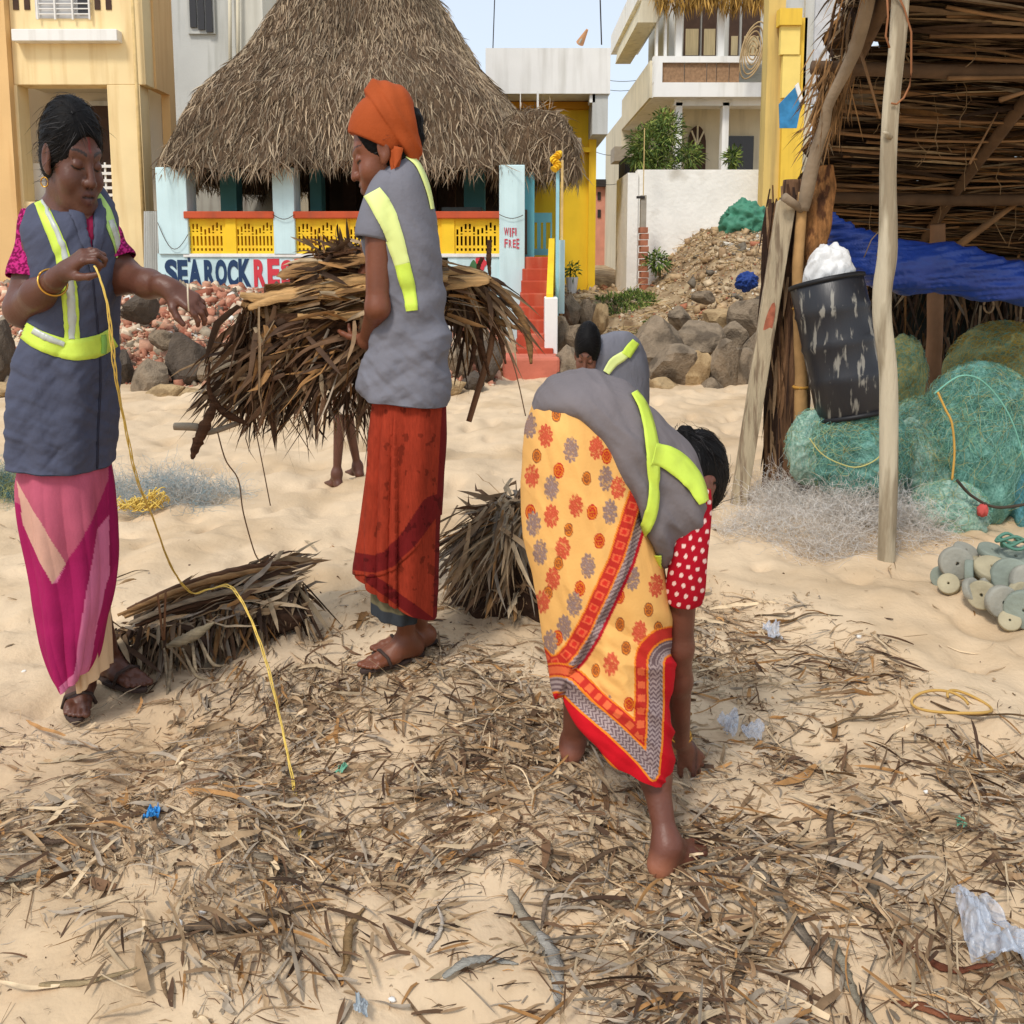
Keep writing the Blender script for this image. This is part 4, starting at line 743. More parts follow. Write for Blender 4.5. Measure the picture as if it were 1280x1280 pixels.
def chips(name, n, region, size, cols, seed, label):
    g = np.random.default_rng(seed); P = []
    while len(P) < n:
        x = g.uniform(region[0], region[1], 4000); y = g.uniform(region[2], region[3], 4000); k = region[4](x, y) > g.random(4000); P += list(zip(x[k], y[k]))
    P = np.array(P[:n]); z_ = ground(P[:, 0], P[:, 1]); s = size[0] * (1 - g.random(n)) ** -.45; s = np.minimum(s, size[1]); c8 = np.array([[a, b, c] for c in (-1, 1) for b in (-1, 1) for a in (-1, 1)], float)
    sc = np.stack([s * g.uniform(.7, 1.6, n), s * g.uniform(.6, 1.2, n), s * g.uniform(.35, .8, n)], 1)
    V = c8[None] * sc[:, None] * g.uniform(.6, 1.1, (n, 8, 1)); a = g.normal(size=(n, 3)); a /= np.linalg.norm(a, axis=1)[:, None]; th_ = g.uniform(0, 6, n); K = np.zeros((n, 3, 3)); K[:, 0, 1] = -a[:, 2]; K[:, 0, 2] = a[:, 1]; K[:, 1, 0] = a[:, 2]; K[:, 1, 2] = -a[:, 0]; K[:, 2, 0] = -a[:, 1]; K[:, 2, 1] = a[:, 0]
    Rm = np.eye(3)[None] + np.sin(th_)[:, None, None] * K + (1 - np.cos(th_))[:, None, None] * (K @ K); V = np.einsum('nij,nkj->nki', Rm, V) + np.stack([P[:, 0], P[:, 1], z_ + s * .35], 1)[:, None]
    f = np.array([(0, 2, 3, 1), (4, 5, 7, 6), (0, 1, 5, 4), (1, 3, 7, 5), (3, 2, 6, 7), (2, 0, 4, 6)]); F = (np.arange(n)[:, None, None] * 8 + f[None]).reshape(-1, 4)
    cc = np.array([c for c, w in cols])[g.choice(len(cols), n, p=np.array([w for c, w in cols]) / sum(w for c, w in cols))] * g.uniform(.82, 1.15, (n, 1))
    return tag(mesh_np(name, V, F, mat('rubble', attr=True, var=.2, vs=20, bump=.3, bs=60, rough=.95, spec=.1), None, np.repeat(cc, 8, 0)), label, kind='stuff')
BRK = [(srgb(178, 122, 98), 5), (srgb(196, 150, 124), 4), (srgb(150, 94, 74), 3), (srgb(206, 186, 160), 3), (srgb(150, 136, 116), 2), (srgb(228, 222, 210), .5), (srgb(104, 92, 80), 1)]
chips('brick_rubble', 20000, (-6.5, .0, 8.6, 11.0, lambda x, y: sstep(8.6, 9.5, y) * (x < -.15 + .0 * y)), (.011, .06), BRK, 5, 'crushed brick rubble heaped against the painted wall')
EAR = [(srgb(184, 156, 120), 6), (srgb(160, 132, 100), 3), (srgb(198, 176, 144), 4), (srgb(220, 212, 196), .7), (srgb(120, 110, 96), 2), (srgb(168, 110, 84), 1)]
chips('earth_rubble', 26000, (.5, 6.5, 9.3, 17, lambda x, y: .25 + .75 * sstep(1.6, 2.4, x - .02 * y)), (.007, .06), EAR, 6, 'stony earth and rubble covering the bank and mound')
g = np.random.default_rng(8); n = 2500
P = np.stack([g.uniform(1.0, 5.5, n), g.uniform(9.6, 16, n)], 1); P = np.concatenate([P, np.stack([P[:, 0], P[:, 1]], 1)[:0]]); z_ = ground(P[:, 0], P[:, 1]); D = g.normal(size=(n, 3)) * [1, 1, .25] + [0, 0, .15]
C, Wv = leafpaths(np.stack([P[:, 0], P[:, 1], z_ + .02], 1), D, g.uniform(.08, .4, n), .006, k=4, droop=.3, rng=g); o = strips('dry_straw', C, Wv, LEAF, None, np.array(srgb(190, 160, 112)) * g.uniform(.5, 1.1, (n, 1))); tag(o, 'dry straw scattered over the rubble mound', kind='stuff')
def tuft(name, c, r, n, h, cols, label, cat, seed):
    g = np.random.default_rng(seed); a = g.uniform(0, 6.28, n); q = np.sqrt(g.random(n)); P = np.stack([c[0] + r[0] * q * np.cos(a), c[1] + r[1] * q * np.sin(a)], 1); z_ = ground(P[:, 0], P[:, 1])
    C, Wv = leafpaths(np.stack([P[:, 0], P[:, 1], z_ - .01], 1), g.normal(size=(n, 3)) * [.45, .45, .1] + [0, 0, 1], h * g.uniform(.5, 1.2, n), .008, k=4, droop=.25, rng=g, taper=.2); return tag(strips(name, C, Wv, LEAF, None, np.array(cols)[g.choice(len(cols), n)] * g.uniform(.6, 1.2, (n, 1))), label, cat)
c = G(782, 372); tuft('grass_patch', c, (.42, .75), 1500, .13, GR, 'patch of short green grass at the mouth of the alley path', 'grass', 3)['kind'] = 'stuff'
c = W(820, 326, 14.3); o = leafball('weed', c, (.2, .15, .17), 260, .10, .014, GR, None, 12); tag(o, 'leafy green weed growing beside the brick pillar on the mound', 'plant')
o = leafball('weed', W(817, 405, 10.8), (.12, .1, .07), 140, .07, .008, GR, None, 13); tag(o, 'small weed sprouting between boulders below the path', 'plant')
o = leafball('weed', W(806, 420, 9.9), (.14, .1, .08), 140, .08, .008, [srgb(130, 120, 80)], None, 14); tag(o, 'dry olive weed above the large rounded boulder', 'plant')
# crumpled cloths on the mound
def crumple(name, c, r, seed, mt, label, cat, amp=.25, parent=None, fr=2.2, sub=5, folds=0, oc=4):
    import bmesh
    bm = bmesh.new(); bmesh.ops.create_icosphere(bm, subdivisions=sub, radius=1); v = np.array([x.co[:] for x in bm.verts]); me = bpy.data.meshes.new(name)
    a = fbm(v[:, 0] * fr + seed, v[:, 1] * fr + v[:, 2] * fr * .8, oc) - .45; rdg = 1 - np.abs(fbm(v[:, 0] * fr * 1.7 + 9 + seed, v[:, 2] * fr * 1.7 + v[:, 1] * fr, 3) - .46) * 8
    q = v * (1 + amp * 2 * a + amp * .35 * rdg.clip(-1, 1))[:, None] * np.array(r) + np.array(c)
    for x, p in zip(bm.verts, q): x.co = p
    bm.to_mesh(me); bm.free(); me.materials.append(mt); me.polygons.foreach_set('use_smooth', np.ones(len(me.polygons), bool)); o = bpy.data.objects.new(name, me); link(o, parent)
    return tag(o, label, cat) if label else o
crumple('green_tarpaulin', W(930, 280, 14.0), (.36, .3, .32), 3, mat('green_tarp', srgb(70, 130, 104), var=.15, vs=6, rough=.6, bump=.4, bs=20), 'crumpled green tarpaulin heaped at the top of the rubble mound', 'tarpaulin', .35)
crumple('blue_cloth', W(934, 352, 11.2), (.13, .1, .11), 5, mat('blue_cloth', srgb(34, 62, 128), var=.15, vs=8, rough=.7), 'small crumpled dark blue cloth lying on the rubble slope', 'cloth', .4)
tag(MB().px(938, 300, 958, 322, 13.2, .3).build('dark_crate', mat('dark_wood')), 'dark wooden box under the green tarpaulin', 'box')
# ------------------------------------------------------------------ palm shed on the right with its nets and drum
g = np.random.default_rng(21)
POLE = mat('pale_pole_wood', srgb(196, 184, 158), var=.15, vs=5, bump=.5, bs=40, stretch=(3, 3, .4), col2=srgb(150, 136, 112), c2s=4)
PLK = mat('weathered_plank', srgb(176, 160, 132), var=.18, vs=6, bump=.6, bs=50, stretch=(6, 6, .3), col2=srgb(130, 112, 90), c2s=5)
BARK = mat('palm_bark', srgb(110, 80, 56), var=.4, vs=9, bump=1, bs=40, stretch=(7, 7, .35), col2=srgb(56, 38, 28), c2s=7)
SHED = empty('palm_shed', (2.4, 5.2, 0), 'lean-to shed roofed with dry palm fronds on rough poles at the right', 'shed')
def rz(Y): return 2.78 - (Y - 3.2) * .375
def rough_log(name, pts, r, mt, parent, sides=12, seed=0, n=40):
    P = crs(np.array(pts, float), n); q = np.random.default_rng(seed); rr = crs(np.array(r, float)[:, None], n)[:, 0] * (1 + .10 * (fbm(np.linspace(0, 9, n) + seed, seed + 0 * P[:, 0], 3) - .45) * 2)
    P = P + (np.stack([fbm(np.linspace(0, 4, n) + seed * 3, 1 + 0 * P[:, 0], 3), fbm(np.linspace(0, 4, n) + seed * 5, 7 + 0 * P[:, 0], 3), 0 * P[:, 0]], 1) - [.45, .45, 0]) * .03
    return tubes(name, [P], [rr], mt, parent, sides=sides)
gp = G(1107, 700)
rough_log('pole', [gp - [0, 0, .15], W(1110, 500, gp[1]), W(1102, 390, gp[1]), W(1112, 300, gp[1]), W(1113, 150, gp[1]), W(1126, 20, gp[1]), W(1130, -60, gp[1] + .05)], [.034, .036, .036, .036, .030, .032, .03], POLE, SHED, seed=3)
rough_log('pole_fork', [W(1126, 25, gp[1]), W(1120, 8, gp[1]), W(1116, -20, gp[1])], [.014, .012, .01], POLE, SHED, seed=4, n=10)
rough_log('pole_knot', [W(1113, 172, gp[1] - .02), W(1108, 168, gp[1] - .03), W(1106, 165, gp[1] - .03)], [.012, .009, .003], POLE, SHED, seed=4, n=6)
rough_log('bamboo_post', [W(1000, 600, 4.62), W(1002, 500, 4.62), W(1000, 410, 4.62), W(998, 330, 4.62), W(1004, 240, 4.62)], [.034, .033, .033, .027, .024], mat('old_bamboo', srgb(172, 134, 86), var=.2, vs=8, bump=.3, bs=30), SHED, seed=5)
for y in (386, 484): tubes('bamboo_node', [np.array([W(1000.5, y, 4.62) + [.034 * math.cos(t), .034 * math.sin(t), 0] for t in np.linspace(0, 6.28, 12)])], [.008], mat('yellow_binding', srgb(190, 140, 60)), SHED)
rough_log('crooked_branch', [W(1004, 262, 4.6), W(1014, 215, 4.55), W(1028, 165, 4.5), W(1034, 130, 4.45), W(1062, 75, 4.35), W(1078, 30, 4.25), W(1092, -40, 4.1)], [.03, .034, .03, .024, .03, .034, .034], mat('grey_branch', srgb(140, 122, 100), var=.2, vs=8, bump=.5, bs=40), SHED, seed=6)
rough_log('trunk_post', [W(982, 620, 4.78), W(984, 500, 4.78), W(986, 380, 4.78), W(990, 290, 4.78), W(994, 225, 4.78)], [.125, .115, .10, .075, .05], BARK, SHED, sides=20, seed=7)
n = 260; P = np.stack([g.uniform(957, 1006, n), g.uniform(230, 590, n)], 1); P0 = np.array([W(a + (600 - b) * .05 * 0, b, 4.68 + .03 * g.random()) for a, b in P]); D = np.tile([.02, 0, -1.], (n, 1)) + g.normal(size=(n, 3)) * .08
C, Wv = leafpaths(P0, D, g.uniform(.15, .45, n), g.uniform(.004, .012, n), k=5, droop=0, rng=g, side=np.tile([1., 0, 0], (n, 1))); o = strips('bark_fibre', C, Wv, LEAF, SHED, np.array([srgb(130, 96, 66), srgb(84, 58, 40), srgb(60, 42, 32), srgb(158, 128, 96)])[g.choice(4, n)] * .8); o['kind'] = 'stuff'
MB().bar(W(980, 246, 4.55), W(1002, 262, 4.6), .022, 10, .02).build('cross_stub', mat('grey_branch'), SHED, smooth=True)
# leaning plank: separate thing
pk = empty('plank', tuple(G(925, 632)), 'weathered wooden plank with a red paint patch leaning against the shed post', 'plank')
a0, a1 = W(925, 640, 4.47), W(984, 252, 4.62); hw_ = np.array([.050, 0, 0.0]); m = MB()
m.prism([a0 - hw_, a0 + hw_ * .6, a1 + hw_ * .95, a1 + [.0, 0, .03], a1 - hw_ * .9], (0, .035, 0)); m.build('board', PLK, pk, bevel=.004)
m = MB(); c0 = a0 + (a1 - a0) * .60; m.prism([c0 + [.0 + .022 * math.cos(t) + .024 * math.sin(t), -.002, .12 * math.sin(t)] for t in np.linspace(0, 6.28, 14)[:-1]], (0, .003, 0)); m.build('red_patch', mat('red_patch', srgb(170, 100, 76), var=.4, vs=30, rough=.95), pk)
# husk sheath
hs = cloth('husk_sheath', [(1018, 208, 1040, 206, 4.7, .03), (1014, 235, 1044, 232, 4.7, .035), (1008, 262, 1040, 262, 4.68, .04), (1004, 290, 1036, 292, 4.68, .04), (1004, 315, 1026, 320, 4.68, .03), (1008, 335, 1016, 336, 4.7, .01)], 60, 50, mat('husk', srgb(150, 104, 60), var=.45, vs=16, bump=1, bs=60, stretch=(3, 3, 1), col2=srgb(84, 52, 30), c2s=9), SHED, lambda u, v, V: .012 * (fbm(u * 14, v * 9, 3) - .45), closed='both')
# roof
xr_ = lambda Y: 1.40 + (Y - 4) * .24
Ys = np.linspace(3.0, 7.4, 60); us = np.linspace(0, 1, 90); UU, YS = np.meshgrid(us, Ys); X0 = xr_(YS) + .04 * np.sin(YS * 17); XXr = X0 + UU * (5.6 - X0); ZZr = rz(YS) + .05 * (fbm(XXr * 3, YS * 3, 3) - .45) + .10
i = np.arange(UU.size).reshape(UU.shape); q = np.stack([i[:-1, :-1], i[:-1, 1:], i[1:, 1:], i[1:, :-1]], -1).reshape(-1, 4); q = q[g.random(len(q)) > .006]
mesh_np('roof_sheet', np.stack([XXr, YS, ZZr], -1), q, mat('roof_leaf_layer', srgb(74, 56, 40), var=.4, vs=14, rough=1, stretch=(1, 5, 1)), SHED)
def roofstrips(name, n, side_, L, w, bri, zo, seed):
    g = np.random.default_rng(seed); Y = 3.1 + 4.2 * g.random(n); x = xr_(Y) + g.random(n) ** 1.1 * 3.6; z_ = rz(Y) + zo + g.uniform(-.03, .05, n)
    D = np.stack([np.where((g.random(n) < .5) | (x < xr_(Y) + 1.0), 1, -1) * 1., g.normal(size=n) * .14, g.normal(size=n) * .06], 1); cl = drycol(n, (2, 3, 1, 4, 1, 2, 4), bri, g)
    C, Wv = leafpaths(np.stack([x, Y, z_], 1), D, g.uniform(*L, n), w * g.uniform(.5, 1.5, n), k=6, droop=.06 * g.random(n), curl=g.normal(size=n) * .05, side=np.tile([0, 1., 0], (n, 1)), rng=g)
    o = strips(name, C, Wv, LEAF, SHED, cl, fold=.3); o['kind'] = 'stuff'
roofstrips('roof_leaves', 3200, 0, (.3, 1.0), .016, .62, .03, 31); roofstrips('roof_top_leaves', 700, 0, (.3, .9), .02, .9, .16, 32)
RIB = mat('frond_rib', srgb(142, 108, 74), var=.3, vs=6, bump=.3, bs=40)
for k in range(46):
    Y = 3.5 + 3.7 * ((k * .618) % 1) ; x0 = xr_(Y) + .0 + .5 * g.random(); L = g.uniform(.9, 2.4); t = np.linspace(0, 1, 9); sag = g.uniform(-.05, .12); sl_ = g.uniform(-.10, .10)
    Pp = np.stack([x0 + L * t, Y + sl_ * t + .06 * np.sin(t * 3) * g.normal(), rz(Y) + .015 - .03 * g.random() - sag * np.sin(np.pi * t) * .6 + 0 * t], 1); tubes('frond_rib', [Pp], [np.linspace(g.uniform(.008, .017), .005, 9)], RIB, SHED, sides=6)
for x_ in (1.62, 2.6, 3.7): rough_log('rafter', [(x_ - .05, 3.2, rz(3.2) - .05), (x_ + .1, 5, rz(5) - .06), (x_ + .5, 7.2, rz(7.2) - .05)], [.03, .035, .03], mat('dark_log', srgb(96, 74, 54), var=.25, vs=8, bump=.5, bs=40), SHED, seed=int(x_ * 10))
for Y in (4.6, 6.0, 7.1): rough_log('purlin', [(xr_(Y) - .1, Y, rz(Y) - .10), (3, Y + .05, rz(Y) - .12), (5.2, Y, rz(Y) - .10)], [.034, .04, .036], mat('dark_log', srgb(96, 74, 54), var=.25, vs=8, bump=.5, bs=40), SHED, seed=int(Y * 10))
# ragged edge and hanging fibres
n = 420; Y = g.uniform(3.6, 6.8, n); P0 = np.stack([xr_(Y) + g.uniform(-.02, .12, n), Y, rz(Y) + g.uniform(-.04, .1, n)], 1); D = np.stack([-.3 + g.normal(size=n) * .35, g.normal(size=n) * .3, -.5 + g.normal(size=n) * .35], 1)
C, Wv = leafpaths(P0, D, g.uniform(.06, .2, n), .006 * g.uniform(.4, 1.4, n), k=5, droop=.5, rng=g); o = strips('roof_edge_leaves', C, Wv, LEAF, SHED, drycol(n, (2, 2, 2, 3, 1, 3, 2), .7, g)); o['kind'] = 'stuff'
n = 130; P0 = np.array([W(1042 + 12 * g.normal(), 95 + 16 * g.normal(), 4.45 + .1 * g.random()) for _ in range(n)]); D = np.stack([-.25 + g.normal(size=n) * .25, g.normal(size=n) * .1, -1 + 0 * P0[:, 0]], 1)
C, Wv = leafpaths(P0, D, g.uniform(.12, .32, n), .004, k=5, droop=.1, rng=g); o = strips('hanging_fibres', C, Wv, LEAF, SHED, np.tile(srgb(150, 112, 70), (n, 1)) * g.uniform(.5, 1.1, (n, 1))); o['kind'] = 'stuff'
hg = []
for k in range(34): x = g.uniform(1060, 1278); y = g.uniform(40, 250); Y = 4.2 + 2.6 * (y / 300); l_ = g.uniform(25, 75); t = np.linspace(0, 1, 7); b_ = g.normal() * 10; hg.append(np.array([W(x + b_ * math.sin(3 * a) + 4 * g.normal() * a, y + l_ * a, Y) for a in t]))
o = tubes('hanging_strings', hg, [.0028] * len(hg), mat('string_tan', srgb(150, 126, 96), var=.2), SHED, sides=3); o['kind'] = 'stuff'
tubes('pole_vine', [np.array([W(x, y, gp[1] - .04) for x, y in ((1116, -20), (1130, 10), (1139, 40), (1139, 90), (1137, 108), (1130, 122), (1121, 130), (1114, 129))])], [.004], mat('vine', srgb(150, 100, 66)), SHED)
tubes('pole_vine', [np.array([W(x, y, gp[1] - .04) for x, y in ((1108, -20), (1110, 20), (1107, 45), (1112, 60))])], [.004], mat('vine'), SHED)
for (a, b, r_) in (((1076, 65, 4.4), (1100, 148, 4.4), .008), ((1212, 205, 5), (1247, 140, 5), .007), ((1185, 98, 4.6), (1290, 96, 4.6), .013), ((1180, 320, 6.2), (1275, 250, 6.2), .03), ((1250, 125, 4.7), (1290, 112, 4.7), .014)): MB().bar(W(*a), W(*b), r_, 7, r_ * .6).build('loose_stick', RIB, SHED, smooth=True)
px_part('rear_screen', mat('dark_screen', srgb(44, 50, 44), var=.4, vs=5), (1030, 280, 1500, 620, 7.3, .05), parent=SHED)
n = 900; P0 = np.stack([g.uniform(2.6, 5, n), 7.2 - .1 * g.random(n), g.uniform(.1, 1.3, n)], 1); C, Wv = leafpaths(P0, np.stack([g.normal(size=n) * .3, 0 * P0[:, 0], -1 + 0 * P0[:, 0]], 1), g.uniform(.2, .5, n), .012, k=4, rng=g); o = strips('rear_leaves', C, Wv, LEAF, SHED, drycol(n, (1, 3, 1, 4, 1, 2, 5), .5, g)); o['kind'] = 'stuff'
rough_log('inner_post', [W(1166, 560, 6.0), W(1168, 450, 6.0), W(1170, 350, 6.0), W(1172, 280, 6.0)], [.05, .05, .048, .045], mat('inner_wood', srgb(128, 96, 70), var=.2, vs=6, bump=.4, bs=30), SHED, seed=9)
tubes('wire_ring', [np.array([W(1236 + 6 * math.cos(t), 382 + 9 * math.sin(t), 5.6) for t in np.linspace(0, 6.28, 20)])], [.006], mat('string_tan'), SHED)
# tarp
BT = mat('blue_tarp', srgb(34, 66, 150), var=.18, vs=7, rough=.45, bump=.5, bs=18, spec=.5)
tp = cloth('blue_tarpaulin', [(1034, 262, 1036, 300, 5.0, .03), (1050, 272, 1050, 330, 5.0, .07), (1085, 292, 1080, 350, 4.95, .10), (1125, 300, 1120, 366, 4.95, .11), (1165, 302, 1160, 366, 4.95, .11), (1215, 312, 1210, 372, 4.9, .11), (1262, 326, 1260, 378, 4.9, .11), (1330, 342, 1330, 388, 4.9, .1)], 90, 260, BT, None, lambda u, v, V: .012 * wrinkle(V[..., 0] * 300, V[..., 2] * 700, .03, .25, 4) + .01 * wrinkle(V[..., 0] * 300, V[..., 2] * 700, .06, .1, 5, 4), closed='both', thick=0); tag(tp, 'rolled blue plastic tarpaulin slung under the shed roof', 'tarpaulin')
for t in ((1080, 362, 1098, 345), (1096, 360, 1108, 330)): tubes('tarp_cord', [np.array([W(t[0], t[1] - 40, 4.8), W((t[0] + t[2]) / 2, t[1] - 62, 4.8), W(t[2], t[3] - 55, 4.8)])], [.003], mat('string_tan'), tp)
# drum
DR = mat('scratched_black_plastic', srgb(34, 34, 38), rough=.4, var=.1, vs=4, bump=.1, bs=40, spec=.5, stretch=(2.2, 2.2, .45), col2=srgb(132, 128, 118), c2s=13, c2lo=.57, c2hi=.63, detail=10)
dm = empty('plastic_drum', tuple(W(1056, 535, 4.35)), 'tall black plastic drum with pale scratches, tilted on the fishing nets', 'drum')
Rx = Matrix.Rotation(R(-11), 4, 'Y') @ Matrix.Rotation(R(-9), 4, 'X') @ Matrix.Rotation(R(70), 4, 'Z')
def lathe(name, prof, mt, parent, M, sides=48):
    V = []; k = len(prof)
    for r_, z_ in prof:
        for j in range(sides): t = 2 * math.pi * j / sides; V.append((r_ * math.cos(t), r_ * math.sin(t), z_))
    i = np.arange(k * sides).reshape(k, sides); q = np.stack([i[:-1], np.roll(i[:-1], -1, 1), np.roll(i[1:], -1, 1), i[1:]], -1).reshape(-1, 4); Vn = np.array(V) @ np.array(M.to_3x3()).T + np.array(M.translation)
    return mesh_np(name, Vn, q, mt, parent, smooth=True)
H = .68; rd = .172; Mx = Matrix.Translation(Vector(W(1068, 522, 4.35))) @ Rx
pr = [(0, 0), (rd - .015, 0), (rd, .015), (rd, H * .25)] + [(rd + b, H * f) for f, b in ((.28, .007), (.31, 0), (.50, 0), (.53, .007), (.56, 0), (.74, 0), (.77, .007), (.80, 0))] + [(rd, H - .01), (rd - .01, H), (rd - .02, H - .02), (rd - .02, H - .06), (0, H - .06)]
lathe('drum_body', pr, DR, dm, Mx)
for f in (.02, .98): lathe('drum_rim', [(rd - .004, H * f - .012), (rd + .008, H * f - .008), (rd + .008, H * f + .008), (rd - .004, H * f + .012)], mat('black_rim', srgb(28, 28, 30), rough=.5), dm, Mx)
sk = crumple('white_sack', W(1036, 345, 4.5), (.11, .10, .15), 9, mat('white_plastic', srgb(222, 222, 220), var=.06, vs=8, rough=.5, spec=.4, crease=.6, cs=9), 'crumpled white plastic sack stuffed into the top of the black drum', 'sack', .2, fr=1.4)
# nets
NT = {}
def netmat(name, a, b, hole=.0, sc=80):
    m = mat(name, a, rough=.85, var=.3, vs=4, bump=.35, bs=150, col2=b, c2s=sc, c2lo=.35, c2hi=.7, detail=8, crease=.5, cs=5); return m
NG = netmat('teal_net', srgb(122, 168, 154), srgb(70, 118, 108)); NY = netmat('olive_net', srgb(178, 160, 88), srgb(92, 140, 120)); NP = netmat('pale_net', srgb(168, 192, 174), srgb(110, 146, 132)); NB = netmat('blue_net', srgb(104, 168, 184), srgb(70, 120, 128))
def threads(name, c, r, n, cols, seed, parent, rt=.0008, top=True, off=1.03, fuzz=0.0, turns=3.0):
    g = np.random.default_rng(seed); T = []; Cc = []
    for k in range(n):
        d = g.normal(size=3); d[2] = abs(d[2]) * .9 + (.1 if top else 0); d[1] = -abs(d[1]); d /= np.linalg.norm(d); v = g.normal(size=3); P = []
        w1, w2 = g.normal(size=3), g.normal(size=3); st = g.uniform(.05, .13)
        for s in range(14):
            v = v - d * (v @ d); v /= np.linalg.norm(v); P.append(np.array(c) + d * np.array(r) * (off + .05 * math.sin(s * 1.3 + k) + fuzz * g.random())); d = d + v * st; d /= np.linalg.norm(d); v = v + (w1 * math.sin(s * .9 + k) + w2 * math.cos(s * 1.4)) * .35
        P = np.array(P); P[:, 2] = np.maximum(P[:, 2], ground(P[:, 0], P[:, 1]) + .002); T.append(P); Cc.append(np.array(cols[g.integers(len(cols))]) * g.uniform(.7, 1.15))
    o = tubes(name, T, [rt] * n, mat('net_thread', attr=True, var=.1, rough=.6), parent, sides=3, col=Cc, cap=False); o['kind'] = 'stuff'; return o
TC = [srgb(130, 190, 172), srgb(104, 168, 150), srgb(150, 196, 160), srgb(196, 186, 120), srgb(150, 200, 190), srgb(80, 140, 126)]
def netheap(px, py, rx, ry, Y, mt, label, seed, n=170, cols=TC, d=.9, amp=.16):
    s = Y / 1150; c = W(px, py, Y); r_ = np.array([rx * s, rx * s * d, ry * s]) * 1.06; e = empty('fishing_net', (c[0], c[1], 0), label, 'net', 'fishing nets heaped in the shed')
    crumple('net_body', c, r_, seed, mt, None, None, amp, e, fr=1.5, sub=6, oc=2); threads('net_threads', c, r_, n, cols, seed, e); return e
netheap(1222, 560, 74, 98, 4.45, NG, 'largest teal net heap, bulging in front of the shed', 41, 700)
netheap(1252, 470, 62, 62, 5.2, NY, 'yellow and teal net heap highest at the back right of the shed', 42, 600, [srgb(210, 180, 80), srgb(190, 150, 60), srgb(120, 180, 160)])
netheap(1152, 585, 62, 82, 4.5, NP, 'pale green net heap with loose loops right of the white pole', 43, 550)
netheap(1070, 568, 62, 62, 4.35, NG, 'teal net heap under the black drum', 44, 450)
netheap(1018, 560, 34, 46, 4.4, NP, 'small pale net bundle against the bamboo post', 45, 120)
netheap(1128, 475, 28, 52, 5.1, NY, 'narrow olive net hanging between drum and inner post', 46, 90)
netheap(1185, 640, 46, 38, 4.15, NP, 'low pale green net end spread on the sand', 47, 140)
netheap(1290, 590, 40, 80, 4.3, NB, 'bluish net heap cut by the right photo edge', 48, 120)
for k, pts in enumerate((((1172, 490), (1182, 512), (1190, 530), (1193, 565), (1190, 600)), ((1168, 492), (1200, 470), (1230, 478), (1262, 520), (1282, 580)), ((1196, 600), (1215, 620), (1245, 634), (1285, 630)), ((1012, 548), (1026, 566), (1046, 578), (1072, 584), (1098, 572), (1106, 552)))):
    tag(tubes('net_rope', [crs(np.array([W(x, y, (3.98, 3.98, 4.0, 4.0)[k] + (0 if k < 3 else .02)) for x, y in pts]), 30)], [(.005, .0035, .007, .003)[k]], mat('net_rope_%s' % ('yellow', 'green', 'brown', 'pale')[k], (srgb(204, 160, 80), srgb(120, 180, 160), srgb(70, 60, 50), srgb(196, 190, 120))[k], var=.2), None, sides=6), ('yellow rope lying down the front of the largest teal net', 'pale green rope arching over the top of the largest teal net', 'dark brown foot rope along the bottom of the largest teal net', 'thin pale rope looped on the net under the drum')[k], 'rope', 'ropes on the nets')
crumple('red_scrap', W(1228, 638, 3.98), (.022, .02, .03), 51, mat('red_float', srgb(190, 84, 78), var=.15), 'red plastic scrap lying below the largest net', 'scrap', .4, sub=3)
def fuzz(name, cx, cy, rx, ry, Y, n, cols, label, seed, alpha=.5):
    s = Y / 1150; q = np.random.default_rng(seed); T = []; Cc = []; e = empty('monofilament_net', tuple(G(cx, cy + ry * .5)), label, 'net')
    for k in range(n):
        a = q.uniform(0, 6.28); r_ = q.random() ** .6; x = cx + rx * r_ * math.cos(a) * (1 + .25 * math.sin(3 * a + seed)); yy = Y + .34 * r_ * math.sin(a) * rx / 120; c = W(x, cy, yy); h = ry * s * 1.1 * max(0, 1 - r_ ** 2) ** .6 * (.6 + .6 * float(fbm(c[0] * 6, yy * 6, 2)))
        c[2] = float(ground(c[0], c[1])) + h * q.random() ** .6; d = q.normal(size=3) * [1, 1, .45]; d /= np.linalg.norm(d); P = [c]; st = q.uniform(.008, .026)
        for _ in range(9): d = d + q.normal(size=3) * .45; d /= np.linalg.norm(d); P.append(P[-1] + d * st)
        P = np.array(P); P[:, 2] = np.maximum(P[:, 2], ground(P[:, 0], P[:, 1]) + .001); T.append(P); Cc.append(np.array(cols[q.integers(len(cols))]) * q.uniform(.75, 1.1))
    o = tubes('net_filaments', T, [.00065] * n, mat('net_thread'), e, sides=3, col=Cc, cap=False); o['kind'] = 'stuff'; return e
PF = [srgb(226, 218, 206), srgb(210, 198, 184), srgb(236, 232, 226)]
fuzz('pale', 1060, 640, 138, 46, 4.1, 4200, PF, 'pale greyish monofilament net spread on the sand before the shed', 61)
fuzz('pale', 975, 612, 50, 30, 4.5, 900, PF, 'wispy end of pale net beside the foot of the leaning plank', 62)
fuzz('left', 212, 628, 85, 26, 4.75, 2200, [srgb(196, 190, 180), srgb(150, 176, 184), srgb(210, 206, 196)], 'whitish thin net lying on the sand behind the yellow twine', 63)
fuzz('left', 5, 628, 34, 40, 4.7, 1200, [srgb(120, 150, 146), srgb(96, 136, 140), srgb(180, 180, 110)], 'grey green net tangle at the left photo edge behind the slate vest', 64, .7)
threads('x', W(170, 640, 4.5), (.14, .1, .05), 1, [srgb(220, 190, 90)], 5, None) if False else None
yt = []
